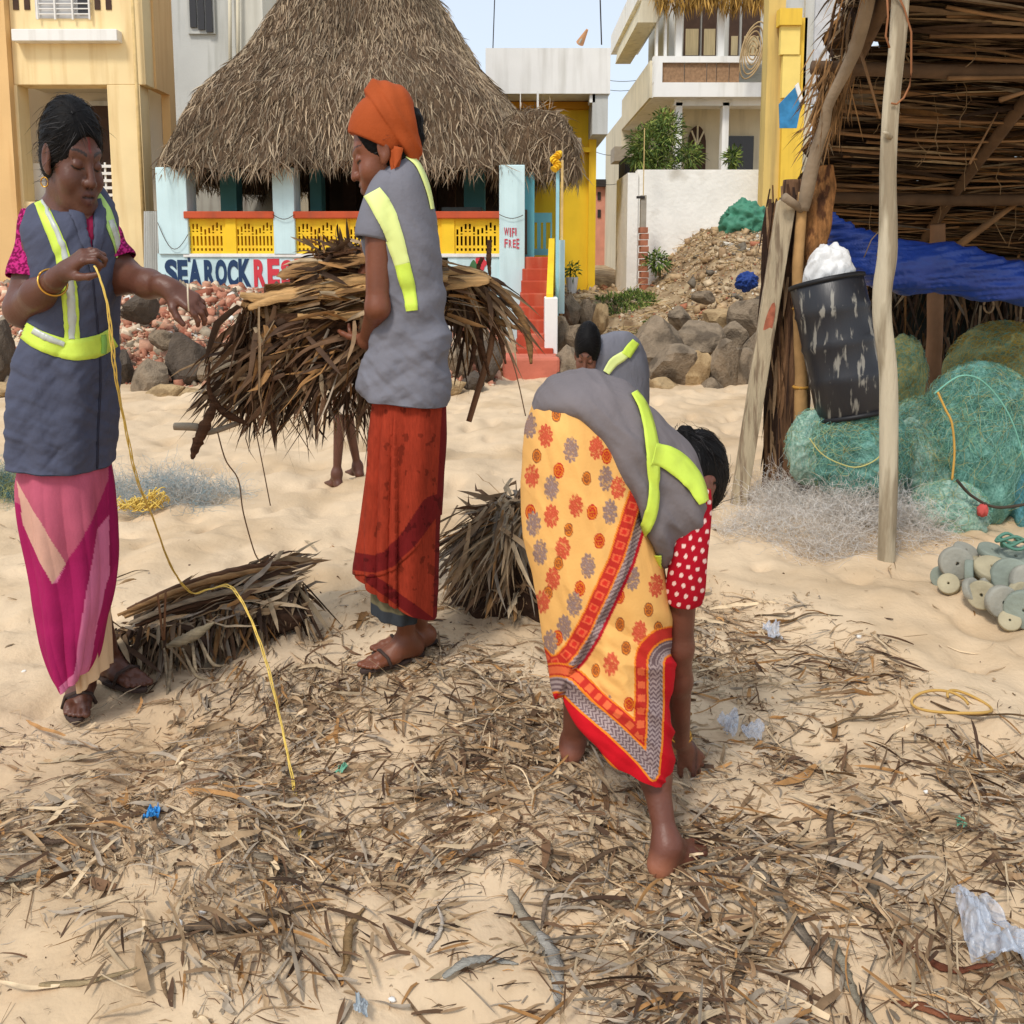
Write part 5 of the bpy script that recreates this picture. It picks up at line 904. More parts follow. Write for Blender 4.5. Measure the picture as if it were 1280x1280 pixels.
for k in range(60): c = W(150 + 45 * g.random() if k < 40 else 195 + 5 * g.normal(), (640 if k < 40 else 628) + 6 * g.normal(), 4.45); t = np.linspace(0, 6.28 * g.uniform(.4, 1), 12); a = g.uniform(.01, .05); yt.append(np.stack([c[0] + a * np.cos(t + k), c[1] + a * np.sin(t + k), np.maximum(c[2], 0) + .02 + .02 * np.sin(2 * t + k)], 1))
tag(tubes('yellow_twine_tangle', yt, [.0028] * len(yt), mat('yellow_twine', srgb(222, 190, 96), var=.15), None, sides=4), 'tangle of yellow twine on the thin net behind the slate vest', kind='stuff')
# floats
FL = [mat('grey_foam', srgb(150, 148, 136), var=.15, vs=14, bump=.5, bs=50), mat('green_grey_foam', srgb(134, 142, 130), var=.15, vs=14, bump=.5, bs=50), mat('buff_foam', srgb(166, 156, 128), var=.15, vs=14, bump=.5, bs=50)]
def disc(px, py, r, nrm, k, label, Y=None, thick=.55):
    c = W(px, py, Y); s = Y / 1150; rr = r * s; n_ = Vector(nrm).normalized(); M = Matrix.Translation(Vector(c)) @ n_.to_track_quat('Z', 'Y').to_matrix().to_4x4(); h = rr * thick
    prof = [(rr * .11, -h * .3), (rr * .12, -h * .49), (rr * .16, -h * .5), (rr * .5, -h * .505), (rr * .88, -h * .5), (rr * .95, -h * .47), (rr, -h * .38), (rr * 1.01, 0), (rr, h * .38), (rr * .95, h * .47), (rr * .88, h * .5), (rr * .5, h * .505), (rr * .16, h * .5), (rr * .12, h * .49), (rr * .11, h * .3), (rr * .11, -h * .3)]
    return tag(lathe('net_float', prof, FL[k], None, M, 28), label, 'float', 'foam net floats piled on the sand')
FD = [(1195, 704, 17, (-.1, -1, .15), 0, 'upright grey float facing out, at the left of the pile', 3.30), (1178, 722, 12, (-.8, -.6, .1), 1, 'float lying darkest at the far left foot of the pile', 3.34), (1186, 730, 11, (-.5, -.6, .6), 2, 'small buff float half under the leftmost upright one', 3.26), (1212, 718, 15, (.9, -.5, .1), 1, 'float standing edge on, second from the left', 3.26), (1222, 712, 14, (.8, -.6, .3), 2, 'buff float edge on behind the standing one', 3.34), (1216, 738, 13, (.5, -.8, .5), 0, 'grey float tipped against the sand, low left', 3.16), (1228, 744, 15, (-.7, -.7, .3), 2, 'buff float tilted left at the front of the pile', 3.12), (1252, 752, 17, (.1, -1, .1), 0, 'grey float facing out with a dark centre hole, front middle', 3.06), (1240, 712, 18, (-.1, -.4, 1), 2, 'buff float lying flat near the top of the pile', 3.24), (1264, 722, 20, (-.2, -.9, .3), 1, 'largest green grey float leaning in the pile middle', 3.18), (1281, 762, 20, (-.5, -.85, .1), 1, 'green grey float at the front right photo edge', 3.02), (1240, 690, 14, (.1, -.3, 1), 1, 'green grey float lying flat under the coiled rope', 3.34), (1268, 698, 16, (0, -.5, .9), 1, 'green grey float flat at the back right of the pile', 3.30), (1284, 728, 18, (.1, -.9, .4), 0, 'grey float at the right photo edge, upper row', 3.14), (1262, 776, 11, (-.3, -.7, .6), 2, 'small buff float sunk in sand below the front ones', 3.02), (1207, 690, 13, (.2, -.4, .9), 0, 'grey float at the back left top of the pile', 3.42), (1240, 735, 14, (.3, -.8, .5), 0, 'grey float wedged in the centre of the pile', 3.2), (1290, 700, 17, (0, -.6, .8), 0, 'grey float highest at the right photo edge', 3.3), (1275, 745, 15, (.3, -.9, .2), 2, 'buff float behind the front right one', 3.12)]
for a in FD: disc(a[0], a[1], a[2] * 1.25, a[3], a[4], a[5], a[6])
t = np.linspace(0, 6.28 * 3, 70); c = W(1266, 683, 3.28); tag(tubes('rope_loop', [np.stack([c[0] + (.05 + .012 * np.sin(t * 1.7)) * np.cos(t), c[1] + .03 * np.sin(t), c[2] + .012 * np.sin(t * 2.3) + .002 * t], 1)], [.006], mat('green_rope', srgb(90, 134, 116), var=.2), None, sides=6), 'green rope coiled on top of the foam floats', 'rope')
def patch(name, bv, poly, off, mt, parent, step=2.0, thick=.0015, col=None):
    xs_ = [p[0] for p in poly]; ys_ = [p[1] for p in poly]; X, Y = np.meshgrid(np.arange(min(xs_), max(xs_) + step, step), np.arange(min(ys_), max(ys_) + step, step)); m = inpoly(X, Y, poly)
    V = np.zeros(X.shape + (3,)); ok = np.zeros(X.shape, bool)
    for j, i in zip(*np.nonzero(m)):
        h = lay(bv, X[j, i], Y[j, i], off)
        if h is not None: V[j, i] = h; ok[j, i] = True
    k = np.arange(X.size).reshape(X.shape); q = np.stack([k[:-1, :-1], k[:-1, 1:], k[1:, 1:], k[1:, :-1]], -1).reshape(-1, 4); q = q[ok.ravel()[q].all(1)]
    if not len(q): return None
    V = V.reshape(-1, 3); e = np.linalg.norm(V[q] - V[q[:, [1, 2, 3, 0]]], axis=2).max(1); q = q[e < .05]
    o = mesh_np(name, V, q, mt, parent, smooth=True)
    if thick: md = o.modifiers.new('thickness', 'SOLIDIFY'); md.thickness = thick; md.offset = 1
    return o
def sleeve(name, a, b, c, ra, rb, mt, parent, colfn=None, flare=.004, n=14, nu=36, openend=True):
    """short sleeve round an arm from shoulder a through b to its open hem c"""
    P = crs(np.array([a, b, c], float), n); r_ = np.linspace(ra, rb, n) + .003 * np.sin(np.linspace(0, 9, n)); t = np.gradient(P, axis=0); t /= np.linalg.norm(t, axis=1)[:, None]
    u = np.cross(t, [0.2, 1, .1]); u /= np.linalg.norm(u, axis=1)[:, None]; v = np.cross(t, u); th_ = np.arange(nu) / nu * 2 * np.pi
    r2 = r_[:, None] * (1 + .03 * np.sin(3 * th_ + 1) + .02 * np.sin(7 * th_)[None] * np.linspace(0, 1, n)[:, None]); V = P[:, None] + (u[:, None] * np.cos(th_)[None, :, None] + v[:, None] * np.sin(th_)[None, :, None]) * r2[..., None]
    i = np.arange(n * nu).reshape(n, nu); q = np.stack([i[:-1], i[1:], np.roll(i[1:], -1, 1), np.roll(i[:-1], -1, 1)], -1).reshape(-1, 4)
    Vf = V.reshape(-1, 3); C = colfn(*proj(Vf), np.tile(th_, n), np.repeat(np.linspace(0, 1, n), nu)) if colfn else None
    o = mesh_np(name, Vf, q, mt, parent, C, smooth=True); md = o.modifiers.new('thickness', 'SOLIDIFY'); md.thickness = .0025; md.offset = 1; return o
def sandal(parent, ankle, toe_dir, gz, s, mt, side=1):
    f = np.array([toe_dir[0], toe_dir[1], 0.]); f /= np.linalg.norm(f); r_ = np.array([f[1], -f[0], 0]) * side; a = np.array(ankle, float)
    Q = lambda u, v, h: np.array([a[0] + (f[0] * u + r_[0] * v) * s, a[1] + (f[1] * u + r_[1] * v) * s, gz + h * s])
    t_ = np.linspace(0, 2 * np.pi, 28, endpoint=False); pts = [Q(.055 + .13 * math.cos(q), (.04 - .008 * math.cos(q + 1)) * math.sin(q) * (1.0 if math.cos(q) > -.3 else .85), -.012) for q in t_]
    sn = empty('sandal', tuple(Q(0, 0, 0)), None, None) if False else parent
    MB().prism(pts, (0, 0, .014 * s)).build('sandal_sole', mt, sn, bevel=.003)
    tubes('sandal_strap', [np.array([Q(.085, -.045, .0), Q(.095, -.035, .035), Q(.105, 0, .052), Q(.095, .035, .038), Q(.085, .045, .0)])], [.006 * s], mt, sn, sides=5)
def skinmesh(body, vox, parent, base=SK, heads=(), tips=(), name='body', **kw):
    V, F = body.mesh(vox); C = skin_colors(V, base, tips)
    for h, opts in heads: C = h.paint(V, C, base, **opts)
    o = mesh_np(name, V, F, SKIN, parent, C, smooth=True); return o
def fieldmesh(name, body, vox, mt, parent):
    V, F = body.mesh(vox); return mesh_np(name, V, F, mt, parent, smooth=True)
NAIL = srgb(160, 110, 90)
SOLE = mat('sandal_rubber', srgb(66, 52, 46), rough=.8, var=.2, vs=30)
# =========================================================================== woman in the slate vest, drawing out twine (left)
Y1 = 2.42
p1 = person((*G(105, 900)[:2], 0), 'woman in magenta sari and open slate vest pulling yellow twine between her hands')
h1 = Head(W(91, 196, Y1 - .04), (.86, -.50, -.30), size=.96, tall=1.22, wide=.84, mouth=.0015)
b = Body(); h1.add(b)
b.cap(h1.w((0, -.02, -.07)), W(86, 285, Y1 + .02), .05, .052, k=.03); b.cap(W(66, 275, Y1 + .02), W(112, 282, Y1 + .02), .05, .05, k=.05)
b.ell(W(90, 340, Y1 + .02), (.11, .09, .16), k=.06); b.ell(W(80, 520, Y1 + .02), (.11, .1, .2), k=.06); b.cap(W(86, 300, Y1), W(84, 480, Y1 + .02), .085, .08, k=.05)
SHr = W(54, 290, Y1 - .01); ELr = W(30, 386, Y1 - .06); WRr = W(72, 348, Y1 - .2)
b.cap(SHr, ELr, .050, .044, k=.03); b.cap(ELr, W(48, 368, Y1 - .14), .044, .038, k=.025); b.cap(W(48, 368, Y1 - .14), WRr, .038, .024, k=.02)
hand(b, W(78, 341, Y1 - .22), (.62, -.10, .42), (-.35, -.55, .6), thumb_side=1, curl=(1.05, .95, .85, .8), s=.84, th=(.8, .9), spread=.15)
SHl = W(124, 298, Y1 + .05); ELl = W(154, 345, Y1 + .03); WRl = W(212, 361, Y1 - .1)
b.cap(SHl, ELl, .042, .042, k=.03); b.cap(ELl, W(186, 355, Y1 - .05), .042, .035, k=.03); b.cap(W(186, 355, Y1 - .05), WRl, .036, .024, k=.02)
hand(b, WRl, (.75, -.12, -.42), (.35, -.55, .6), thumb_side=1, curl=(.55, .6, .7, .8), s=.84, th=(.75, .8), spread=.15)
AK1 = W(101, 856, 2.53); AK2 = W(138, 828, 2.66)
b.cap(W(62, 560, Y1 + .02), W(80, 720, Y1), .06, .045, k=.04); b.cap(W(80, 720, Y1), AK1, .055, .03, k=.03); b.cap(W(98, 560, Y1 + .04), W(110, 720, 2.46), .06, .045, k=.04); b.cap(W(110, 720, 2.46), AK2, .04, .028, k=.03)
gz1 = float(ground(AK1[0], AK1[1])) + .02; gz2 = float(ground(AK2[0], AK2[1])) + .02
foot(b, AK1, (.35, -.9), .9, gz1, 1); foot(b, AK2, (.8, -.55), .9, gz2, 1)
skinmesh(b, .0031, p1, SK, heads=[(h1, dict(closed=True, bindi=srgb(120, 30, 24)))])
sandal(p1, AK1, (.35, -.9), gz1, .95, SOLE); sandal(p1, AK2, (.8, -.55), gz2, .95, SOLE)
hm_ = fieldmesh('hair', h1.hair(cut=(0, .118, -.03), cr=(.076, .082, .108), off=.008, bun=[((-.03, -.115, -.012), .04), ((-.02, -.12, -.045), .03)]), .0032, HAIR, p1); strands(hm_, h1, p1, (-.03, -.115, -.03), 1500, 1)
ear = h1.w((.082, 0, -.05)); tubes('earring', [np.array([ear + np.array([.009 * math.sin(q), -.004, .012 * math.cos(q) - .012]) for q in np.linspace(0, 6.28, 16)])], [.0018], GOLD, p1)
ear = h1.w((-.082, 0, -.05)); tubes('earring', [np.array([ear + np.array([.009 * math.sin(q), -.004, .012 * math.cos(q) - .012]) for q in np.linspace(0, 6.28, 16)])], [.0018], GOLD, p1)
ring3('bangle', W(66, 353, Y1 - .18), WRr - ELr, .034, .0028, GOLD, p1)
MAG = srgb(168, 22, 96); LMG = srgb(214, 84, 140)
def magsleeve(x, y, th_, t):
    n = fbm(x * .5, y * .5, 2); m = (n > .40)[..., None]; return np.where(m, np.array(srgb(184, 44, 116)), np.array(srgb(112, 12, 64)))
sleeve('blouse_sleeve', W(55, 268, Y1), W(47, 310, Y1 - .02), W(39, 350, Y1 - .045), .052, .058, CLOTH, p1, magsleeve, n=90, nu=140)
sleeve('blouse_sleeve', W(126, 290, Y1 + .04), W(137, 310, Y1 + .04), W(147, 328, Y1 + .035), .047, .050, CLOTH, p1, magsleeve, n=60, nu=120)
def vf1(u, v, V):
    z_ = V[..., 2]; x, y = proj(V); return .0035 * np.sin(2 * np.pi * u * 9 + 3 * z_) * sstep(.35, 1, v) + .0045 * wrinkle(x, y, .05, .5, 3.5) * sstep(430, 470, y) + .003 * wrinkle(x, y, .06, -.9, 3, 5) + .002 * (fbm(u * 14, v * 7 + 3, 3) - .45) * 2 + .003 * np.sin(u * 2 * np.pi * 5 + v * 7)
v1 = cloth('vest', [(72, 236, 118, 244, Y1 + .03, .06, .05), (56, 244, 131, 254, Y1 + .02, .085, .035), (46, 260, 139, 272, Y1 + .01, .10, .01), (39, 288, 144, 296, Y1, .112), (48, 322, 144, 324, Y1, .12), (49, 365, 142, 364, Y1, .122), (42, 412, 137, 410, Y1, .125), (30, 450, 135, 450, Y1, .138), (25, 500, 134, 502, Y1, .142), (24, 545, 132, 550, Y1, .145), (26, 572, 131, 582, Y1, .146)], 220, 200, VEST1, p1, vf1, p=2.5, hem=(-1, -7), hem_mat=mat('slate_seam', srgb(56, 60, 78), rough=.8))
bv1 = bvh_of(v1)
patch('blouse_front', bv1, [(98, 262), (116, 262), (117, 285), (115, 315), (111, 330), (104, 300), (99, 280)], .0035, mat('maroon_blouse', srgb(128, 16, 56), var=.12, vs=30, bump=.3, bs=100), p1, 1.5, 0)
patch('neckline', bv1, [(92, 252), (119, 254), (116, 268), (109, 277), (101, 272), (94, 262)], .006, mat('neck_skin', tuple(SK), var=.1, vs=14, rough=.55), p1, 1.5, 0)
tape('lapel', bv1, [(88, 250), (95, 268), (103, 292), (110, 318), (113, 340)], [13, 14, 12, 8, 3], VEST1, p1, off=.008)
tape('lapel', bv1, [(121, 252), (124, 270), (122, 295), (117, 318), (114, 338)], [10, 13, 12, 8, 3], VEST1, p1, off=.008)
tape('front_seam', bv1, [(114, 340), (120, 400), (124, 470), (121, 540), (120, 590)], [2.2, 2.2, 2.4, 2.4, 2.4], mat('seam_dark', srgb(44, 46, 62)), p1, across=3, off=.0035)
tape('reflective_tape', bv1, [(46, 246), (57, 268), (70, 296), (80, 325), (86, 360), (89, 400), (90, 428)], [13, 15, 17, 18, 20, 19, 19], LIME, p1); tape('silver_stripe', bv1, [(49, 246), (60, 266), (74, 294), (83, 325), (88, 360), (90, 400), (90, 424)], [4, 5, 6, 7, 10, 10, 8], PALE, p1, off=.006, across=3)
tape('reflective_tape', bv1, [(121, 246), (130, 262), (138, 285), (145, 306), (147, 322)], [10, 12, 12, 10, 8], mat('faded_lime', srgb(180, 214, 120)), p1); tape('silver_stripe', bv1, [(136, 276), (142, 295), (147, 318)], [6, 6, 5], PALE, p1, off=.006, across=3)
tape('reflective_tape', bv1, [(31, 412), (50, 425), (75, 434), (95, 437), (118, 433), (139, 422)], [20, 24, 25, 27, 27, 25], LIME, p1, off=.005); tape('silver_stripe', bv1, [(44, 413), (60, 422), (80, 430)], [8, 8, 6], PALE, p1, off=.0072, across=3)
tape('silver_stripe', bv1, [(126, 418), (127, 430), (126, 442)], [6, 6, 6], mat('green_grey_tape', srgb(140, 190, 90)), p1, off=.0072, across=3)
HP = np.array(srgb(160, 32, 88)); ROSE = np.array(srgb(180, 88, 110)); CREAM = np.array(srgb(206, 160, 142)); LP = np.array(srgb(210, 116, 152)); 
def paint1(x, y, C, u, v):
    C[:] = HP; w_ = (.92 + .16 * fbm(x * .5, y * .08, 2))[:, None]
    C[inpoly(x, y, [(0, 560), (150, 560), (112, 655), (96, 684), (80, 706), (40, 640), (10, 620)])] = ROSE
    C[inpoly(x, y, [(22, 600), (34, 622), (60, 668), (82, 704), (74, 718), (65, 729), (50, 700), (30, 655)])] = CREAM
    C[inpoly(x, y, [(76, 716), (82, 706), (72, 727), (65, 730)])] = LP
    C[inpoly(x, y, [(120, 662), (138, 640), (146, 690), (132, 730), (121, 780), (112, 832), (95, 872), (80, 884), (74, 858), (92, 842), (100, 790), (107, 740), (115, 700)])] = LP
    C[inpoly(x, y, [(134, 560), (150, 560), (146, 700), (136, 722)])] = HP * .8
    return C * w_
def sf1(u, v, V): return (.008 * np.sin(2 * np.pi * (u * 7 + .25 * v)) + .0055 * np.abs(np.sin(np.pi * (u * 17 - .5 * v + .3 * np.sin(v * 5))))) * sstep(0, .3, v) * (1 - .4 * v) + .005 * (fbm(u * 10, v * 5, 3) - .45)
cloth('sari', [(36, 560, 126, 560, Y1, .12), (34, 600, 133, 600, Y1, .13), (41, 650, 137, 650, Y1, .13), (49, 700, 138, 700, Y1, .12), (56, 750, 133, 748, Y1 - .01, .11), (66, 800, 122, 790, Y1 - .02, .1), (78, 838, 114, 822, Y1 - .03, .085), (88, 858, 106, 838, Y1 - .04, .07)], 260, 260, CLOTH, p1, sf1, paint1, p=2.2)
cloth('petticoat', [(96, 690, 122, 690, Y1 + .05, .09), (102, 760, 124, 755, Y1 + .05, .09), (106, 820, 128, 810, Y1 + .05, .085), (109, 856, 130, 838, Y1 + .05, .08)], 120, 60, mat('cream_petticoat', srgb(222, 190, 150), var=.08, bump=.3, bs=80), p1, lambda u, v, V: .005 * np.sin(2 * np.pi * u * 8), p=2.1)
# =========================================================================== woman with the orange headscarf (middle)
Y2 = 2.66
p2 = person((*G(500, 832)[:2], 0), 'woman in orange headscarf, grey vest and rust sari carrying a big armful of palm fronds')
h2 = Head(W(477, 188, Y2 - .02), (-.92, -.10, -.34), size=.98, tall=1.16, wide=.86)
b = Body(); h2.add(b); b.cap(h2.w((0, -.03, -.07)), W(498, 250, Y2), .045, .05, k=.03)
b.cap(W(482, 275, Y2 - .08), W(512, 265, Y2 + .1), .05, .05, k=.04); b.ell(W(505, 330, Y2), (.085, .09, .16), k=.05); b.ell(W(508, 480, Y2), (.09, .1, .18), k=.05)
SH = W(472, 285, Y2 - .10); EL = W(472, 385, Y2 - .12); WR = W(458, 424, Y2 + .02)
b.cap(SH, EL, .035, .032, k=.03); b.cap(EL, WR, .032, .021, k=.02); hand(b, W(456, 426, Y2 + .04), (-.35, .9, .1), (.1, -.2, -1), thumb_side=1, curl=(.5, .55, .6, .6), s=.8, th=(.8, .4))
SH = W(500, 275, Y2 + .12); EL = W(462, 345, Y2 + .22); WR = W(440, 330, Y2 + .32)
b.cap(SH, EL, .038, .034, k=.03); b.cap(EL, WR, .032, .022, k=.02); hand(b, WR, (-.3, .5, -.6), (-.3, .6, .6), thumb_side=-1, curl=(.5, .5, .5, .5), s=.8)
AK1 = W(524, 794, Y2 + .12); AK2 = W(508, 802, Y2 + .04)
b.cap(W(505, 540, Y2), W(515, 680, Y2), .06, .045, k=.03); b.cap(W(515, 680, Y2), AK1, .04, .028, k=.03); b.cap(W(502, 560, Y2), W(505, 700, Y2 - .02), .05, .04, k=.03); b.cap(W(505, 700, Y2 - .02), AK2, .036, .026, k=.03)
ga = float(ground(AK1[0], AK1[1])) + .022; gb_ = float(ground(AK2[0], AK2[1])) + .02
foot(b, AK1, (-.75, -.4), .82, ga, -1); foot(b, AK2, (-.75, -.55), .82, gb_, -1)
SK2 = np.array(srgb(116, 66, 42)); skinmesh(b, .0033, p2, SK2, heads=[(h2, dict(closed=True, lip=(.12, .045, .035)))], tips=[(AK1 + np.array([.03, 0, -.06]), .05, srgb(186, 130, 100))])
sandal(p2, AK1, (-.75, -.4), ga, .86, SOLE); sandal(p2, AK2, (-.75, -.55), gb_, .86, SOLE)
hm_ = fieldmesh('hair', h2.hair(cut=(0, .118, -.05), cr=(.095, .112, .14), off=.006, bun=[((0, -.125, .03), .036), ((0, -.12, -.01), .03)]), .0036, HAIR, p2); strands(hm_, h2, p2, (0, -.12, .01), 300, 2)
sb_ = Body()
def scarf(X, Y, Z):
    x, y, z_ = h2.loc(X, Y, Z)
    def E(c, r):
        u, v, w = (x - c[0]) / r[0], (y - c[1]) / r[1], (z_ - c[2]) / r[2]; k0 = np.sqrt(u * u + v * v + w * w); k1 = np.sqrt((u / r[0]) ** 2 + (v / r[1]) ** 2 + (w / r[2]) ** 2) + 1e-6; return k0 * (k0 - 1) / k1
    D = E((0, -.012, .036), (.087, .108, .098)); D = _smin(D, E((0, -.028, .120), (.028, .042, .034)), .035); D = -_smin(-D, -((.75 * y + .66 * z_) - .106), .03); D = _smin(D, E((0, -.085, .05), (.07, .05, .075)), .03); D = _smin(D, E((0, -.075, -.005), (.068, .045, .07)), .02)
    s1 = y * .5 + z_ * .85; D = D + .0012 * np.sin((z_ * .8 - y * .6) * 110 + 25 * x * x * 10) * (1 / (1 + np.exp((y + .03) * 70)))
    rd = (y - .0) * .93 - (z_ - .14) * .37; D = D - .009 / (1 + np.exp(np.clip(rd * 700, -50, 50))) + .006 * np.exp(-((rd - .006) / .006) ** 2) - .004 * np.exp(-((rd + .045) / .008) ** 2) + .0018 * np.sin(rd * 150 + z_ * 50 + 2) * (rd < 0) + .0012 * np.sin(z_ * 70 + y * 50) * np.exp(-((y - .03) / .05) ** 2)
    D = _smin(D, np.maximum(E((0, -.012, .036), (.09, .111, .101)), -1), .004); pl = (.006 + .80 * y - z_) / 1.28; D = -_smin(-D, -pl, .004); D = np.maximum(D, -.075 - z_)
    D = -_smin(-D, E((0, -.155, .02), (.05, .05, .05)), .006); return D * .9
sb_.field(scarf, h2.c, .23, .001); fieldmesh('headscarf', sb_, .0032, mat('orange_scarf', srgb(160, 74, 34), var=.1, vs=12, bump=.3, bs=90, rough=.8, spec=.15), p2)
ta = W(495, 186, Y2 - .085); C, Wv = leafpaths(np.array([ta, ta + np.array([.008, -.006, .004])]), np.array([[-.06, -.12, -1.], [-.16, -.2, -1]]), np.array([.078, .062]), np.array([.017, .013]), k=8, side=np.array([[1, 0, 0.], [1, .3, 0]]), taper=.9); o = strips('scarf_tail', C, Wv, mat('orange_scarf'), p2); md = o.modifiers.new('t', 'SOLIDIFY'); md.thickness = .003
def vf2(u, v, V):
    x, y = proj(V); f = .006 * np.sin((x * .5 + y) * .11) * sstep(340, 380, y) * (1 - sstep(440, 470, y)) * sstep(480, 530, x); g_ = .010 * (fbm(x * .035, y * .03, 3) - .45) * sstep(260, 360, y) + .004 * wrinkle(x, y, .05, .9, 3, 2) * sstep(240, 300, y) + .006 * wrinkle(x, y, .035, -.5, 2.5, 8) * sstep(380, 430, y)
    return f + g_ + .003 * np.sin(u * 6.28 * 7 + v * 4) * sstep(.6, 1, v)
v2 = cloth('vest', [(486, 205, 510, 192, Y2 + .01, .05), (474, 224, 524, 204, Y2, .09), (462, 243, 534, 226, Y2, .115), (453, 270, 541, 258, Y2, .125), (457, 308, 548, 305, Y2, .125), (466, 350, 552, 350, Y2, .118), (470, 390, 556, 390, Y2, .115), (463, 430, 559, 430, Y2, .12), (452, 462, 560, 465, Y2, .128), (449, 482, 560, 492, Y2, .132), (454, 492, 558, 504, Y2, .132)], 240, 220, VEST2, p2, vf2, p=2.4, hem=(-1, -7), hem_mat=mat('grey_seam', srgb(96, 96, 106), rough=.8))
vs2 = sleeve('vest_shoulder', W(494, 232, Y2 - .05), W(474, 262, Y2 - .085), W(466, 300, Y2 - .10), .060, .047, VEST2, p2); bv2 = bvh_of(v2, vs2)
tape('reflective_tape', bv2, [(466, 241), (479, 262), (489, 285), (498, 312), (503, 330)], [22, 26, 24, 21, 19], PLIME, p2, off=.005); tape('reflective_tape', bv2, [(503, 330), (508, 350), (512, 368), (515, 388)], [19, 18, 16, 14], LIME, p2, off=.005)
tape('reflective_piping', bv2, [(508, 196), (520, 207), (529, 226), (535, 246), (538, 262)], [6, 6, 6, 5, 4], PLIME, p2, off=.006, across=3)
tape('pocket_mark', bv2, [(487, 374), (483, 382), (482, 392), (484, 396)], [2, 3, 3, 1.5], LIME, p2, off=.005, across=3)
RS = np.array(srgb(152, 54, 34)); RD = np.array(srgb(108, 26, 26))
def paint2(x, y, C, u, v):
    n = fbm(x * .9, y * .12, 3); C[:] = RS; C *= (.72 + .55 * n)[:, None]; d, s_, a = pdist(x, y, [(440, 712), (470, 716), (492, 708), (520, 680), (545, 640)]); m = (d < 16) & (s_ < 0) | (d < 4); 
    up = (y < 740) & (d < 22) & (y < np.interp(x, [440, 470, 492, 520, 560], [712, 716, 708, 680, 625])); C[up] = RD * (.8 + .4 * n[up])[:, None]
    d2, _, _ = pdist(x, y, [(465, 724), (500, 750), (546, 785)]); C[(d2 < 7)] = RD
    d3 = x > np.interp(y, [500, 640, 785], [552, 544, 540]); C[d3] = RD; 
    g_ = fbm(x * .12, y * .09, 3); C[g_ > .62] *= .6; return C
def sf2(u, v, V):
    x, y = proj(V); a = .008 * sstep(0, .25, v); return a * 1.7 * np.abs(np.sin(x * .21 + .006 * (y - 500) + .5 * np.sin(y * .012))) * (x < 495) + a * .7 * np.sin(x * .16 + y * .01) * (x >= 490) + .006 * (fbm(u * 12, v * 4, 3) - .45) + .004 * (y > np.interp(x, [440, 470, 492, 520, 560], [716, 720, 712, 684, 630])) * -1
cloth('sari', [(470, 480, 556, 480, Y2, .115), (464, 540, 557, 540, Y2, .12), (459, 600, 553, 602, Y2, .12), (454, 660, 549, 668, Y2, .12), (450, 698, 547, 735, Y2, .115), (449, 712, 545, 770, Y2, .11)], 300, 260, CLOTH, p2, sf2, paint2, p=2.2)
def paintu(x, y, C, u, v): C[:] = srgb(112, 104, 78); C[v > .84] = srgb(58, 62, 66); return C * (.85 + .3 * fbm(x * .3, y * .2, 2))[:, None]
cloth('underskirt', [(470, 640, 530, 650, Y2, .10), (466, 700, 530, 715, Y2, .10), (466, 758, 523, 772, Y2, .095)], 120, 90, CLOTH, p2, lambda u, v, V: .004 * np.sin(2 * np.pi * u * 9), paintu, p=2.1)
# =========================================================================== bending woman in the flowered sari (right)
Y3 = 1.98
p3 = person((*G(840, 1090)[:2], 0), 'woman in yellow flowered sari and grey vest bending to pick up palm litter')
h3 = Head(W(867, 600, Y3 + .08), (.10, .05, -.98), up=(.80, .55, .1), size=.88, tall=1.05, wide=.78)
b = Body(); h3.add(b); b.cap(h3.w((0, -.02, -.05)), W(850, 615, Y3 + .04), .045, .05, k=.03)
b.cap(W(846, 622, Y3 + .04), W(800, 580, Y3 + .04), .06, .08, k=.05); b.cap(W(800, 580, Y3 + .04), W(735, 560, Y3), .08, .09, k=.05)
SH = W(859, 652, Y3 - .09); EL = W(848, 808, Y3 - .04); WR = W(852, 925, Y3 + .05)
b.cap(SH, EL, .032, .031, k=.03); b.cap(EL, W(848, 850, Y3 - .01), .0315, .029, k=.02); b.cap(W(848, 850, Y3 - .01), WR, .029, .0185, k=.02)
hand(b, W(856, 934, Y3 + .07), (.52, .3, -.78), (.35, -.9, .2), thumb_side=1, curl=(.35, .4, .45, .5), s=.72, th=(.7, .6), spread=.22)
SH = W(860, 640, Y3 + .18); EL = W(856, 730, Y3 + .24); WR = W(848, 830, Y3 + .3)
b.cap(SH, EL, .038, .032, k=.03); b.cap(EL, WR, .03, .02, k=.02); hand(b, WR, (-.2, .2, -.9), (.3, -.9, 0), thumb_side=-1, s=.72)
AK1 = W(834, 1058, 1.765); KN1 = W(800, 860, 1.90); AK2 = W(716, 928, 2.16)
b.cap(W(745, 580, Y3), KN1, .08, .045, k=.04); b.cap(KN1, W(818, 965, 1.84), .04, .031, k=.03); b.cap(W(818, 965, 1.84), AK1, .031, .022, k=.03); b.cap(W(715, 580, Y3 + .08), W(730, 780, 2.08), .085, .05, k=.04); b.cap(W(730, 780, 2.08), AK2, .045, .025, k=.03)
g1 = float(ground(AK1[0], AK1[1])) + .008; g2 = float(ground(AK2[0], AK2[1])) + .008; foot(b, AK1, (.72, .55), .66, g1, 1); foot(b, AK2, (.3, .9), .6, g2, -1)
skinmesh(b, .0029, p3, np.array(srgb(104, 60, 44)), heads=[(h3, dict(closed=True))], tips=[(AK1 + np.array([-.02, -.02, -.055]), .06, srgb(196, 128, 96)), (AK2 + np.array([-.01, -.02, -.05]), .06, srgb(196, 128, 104))])
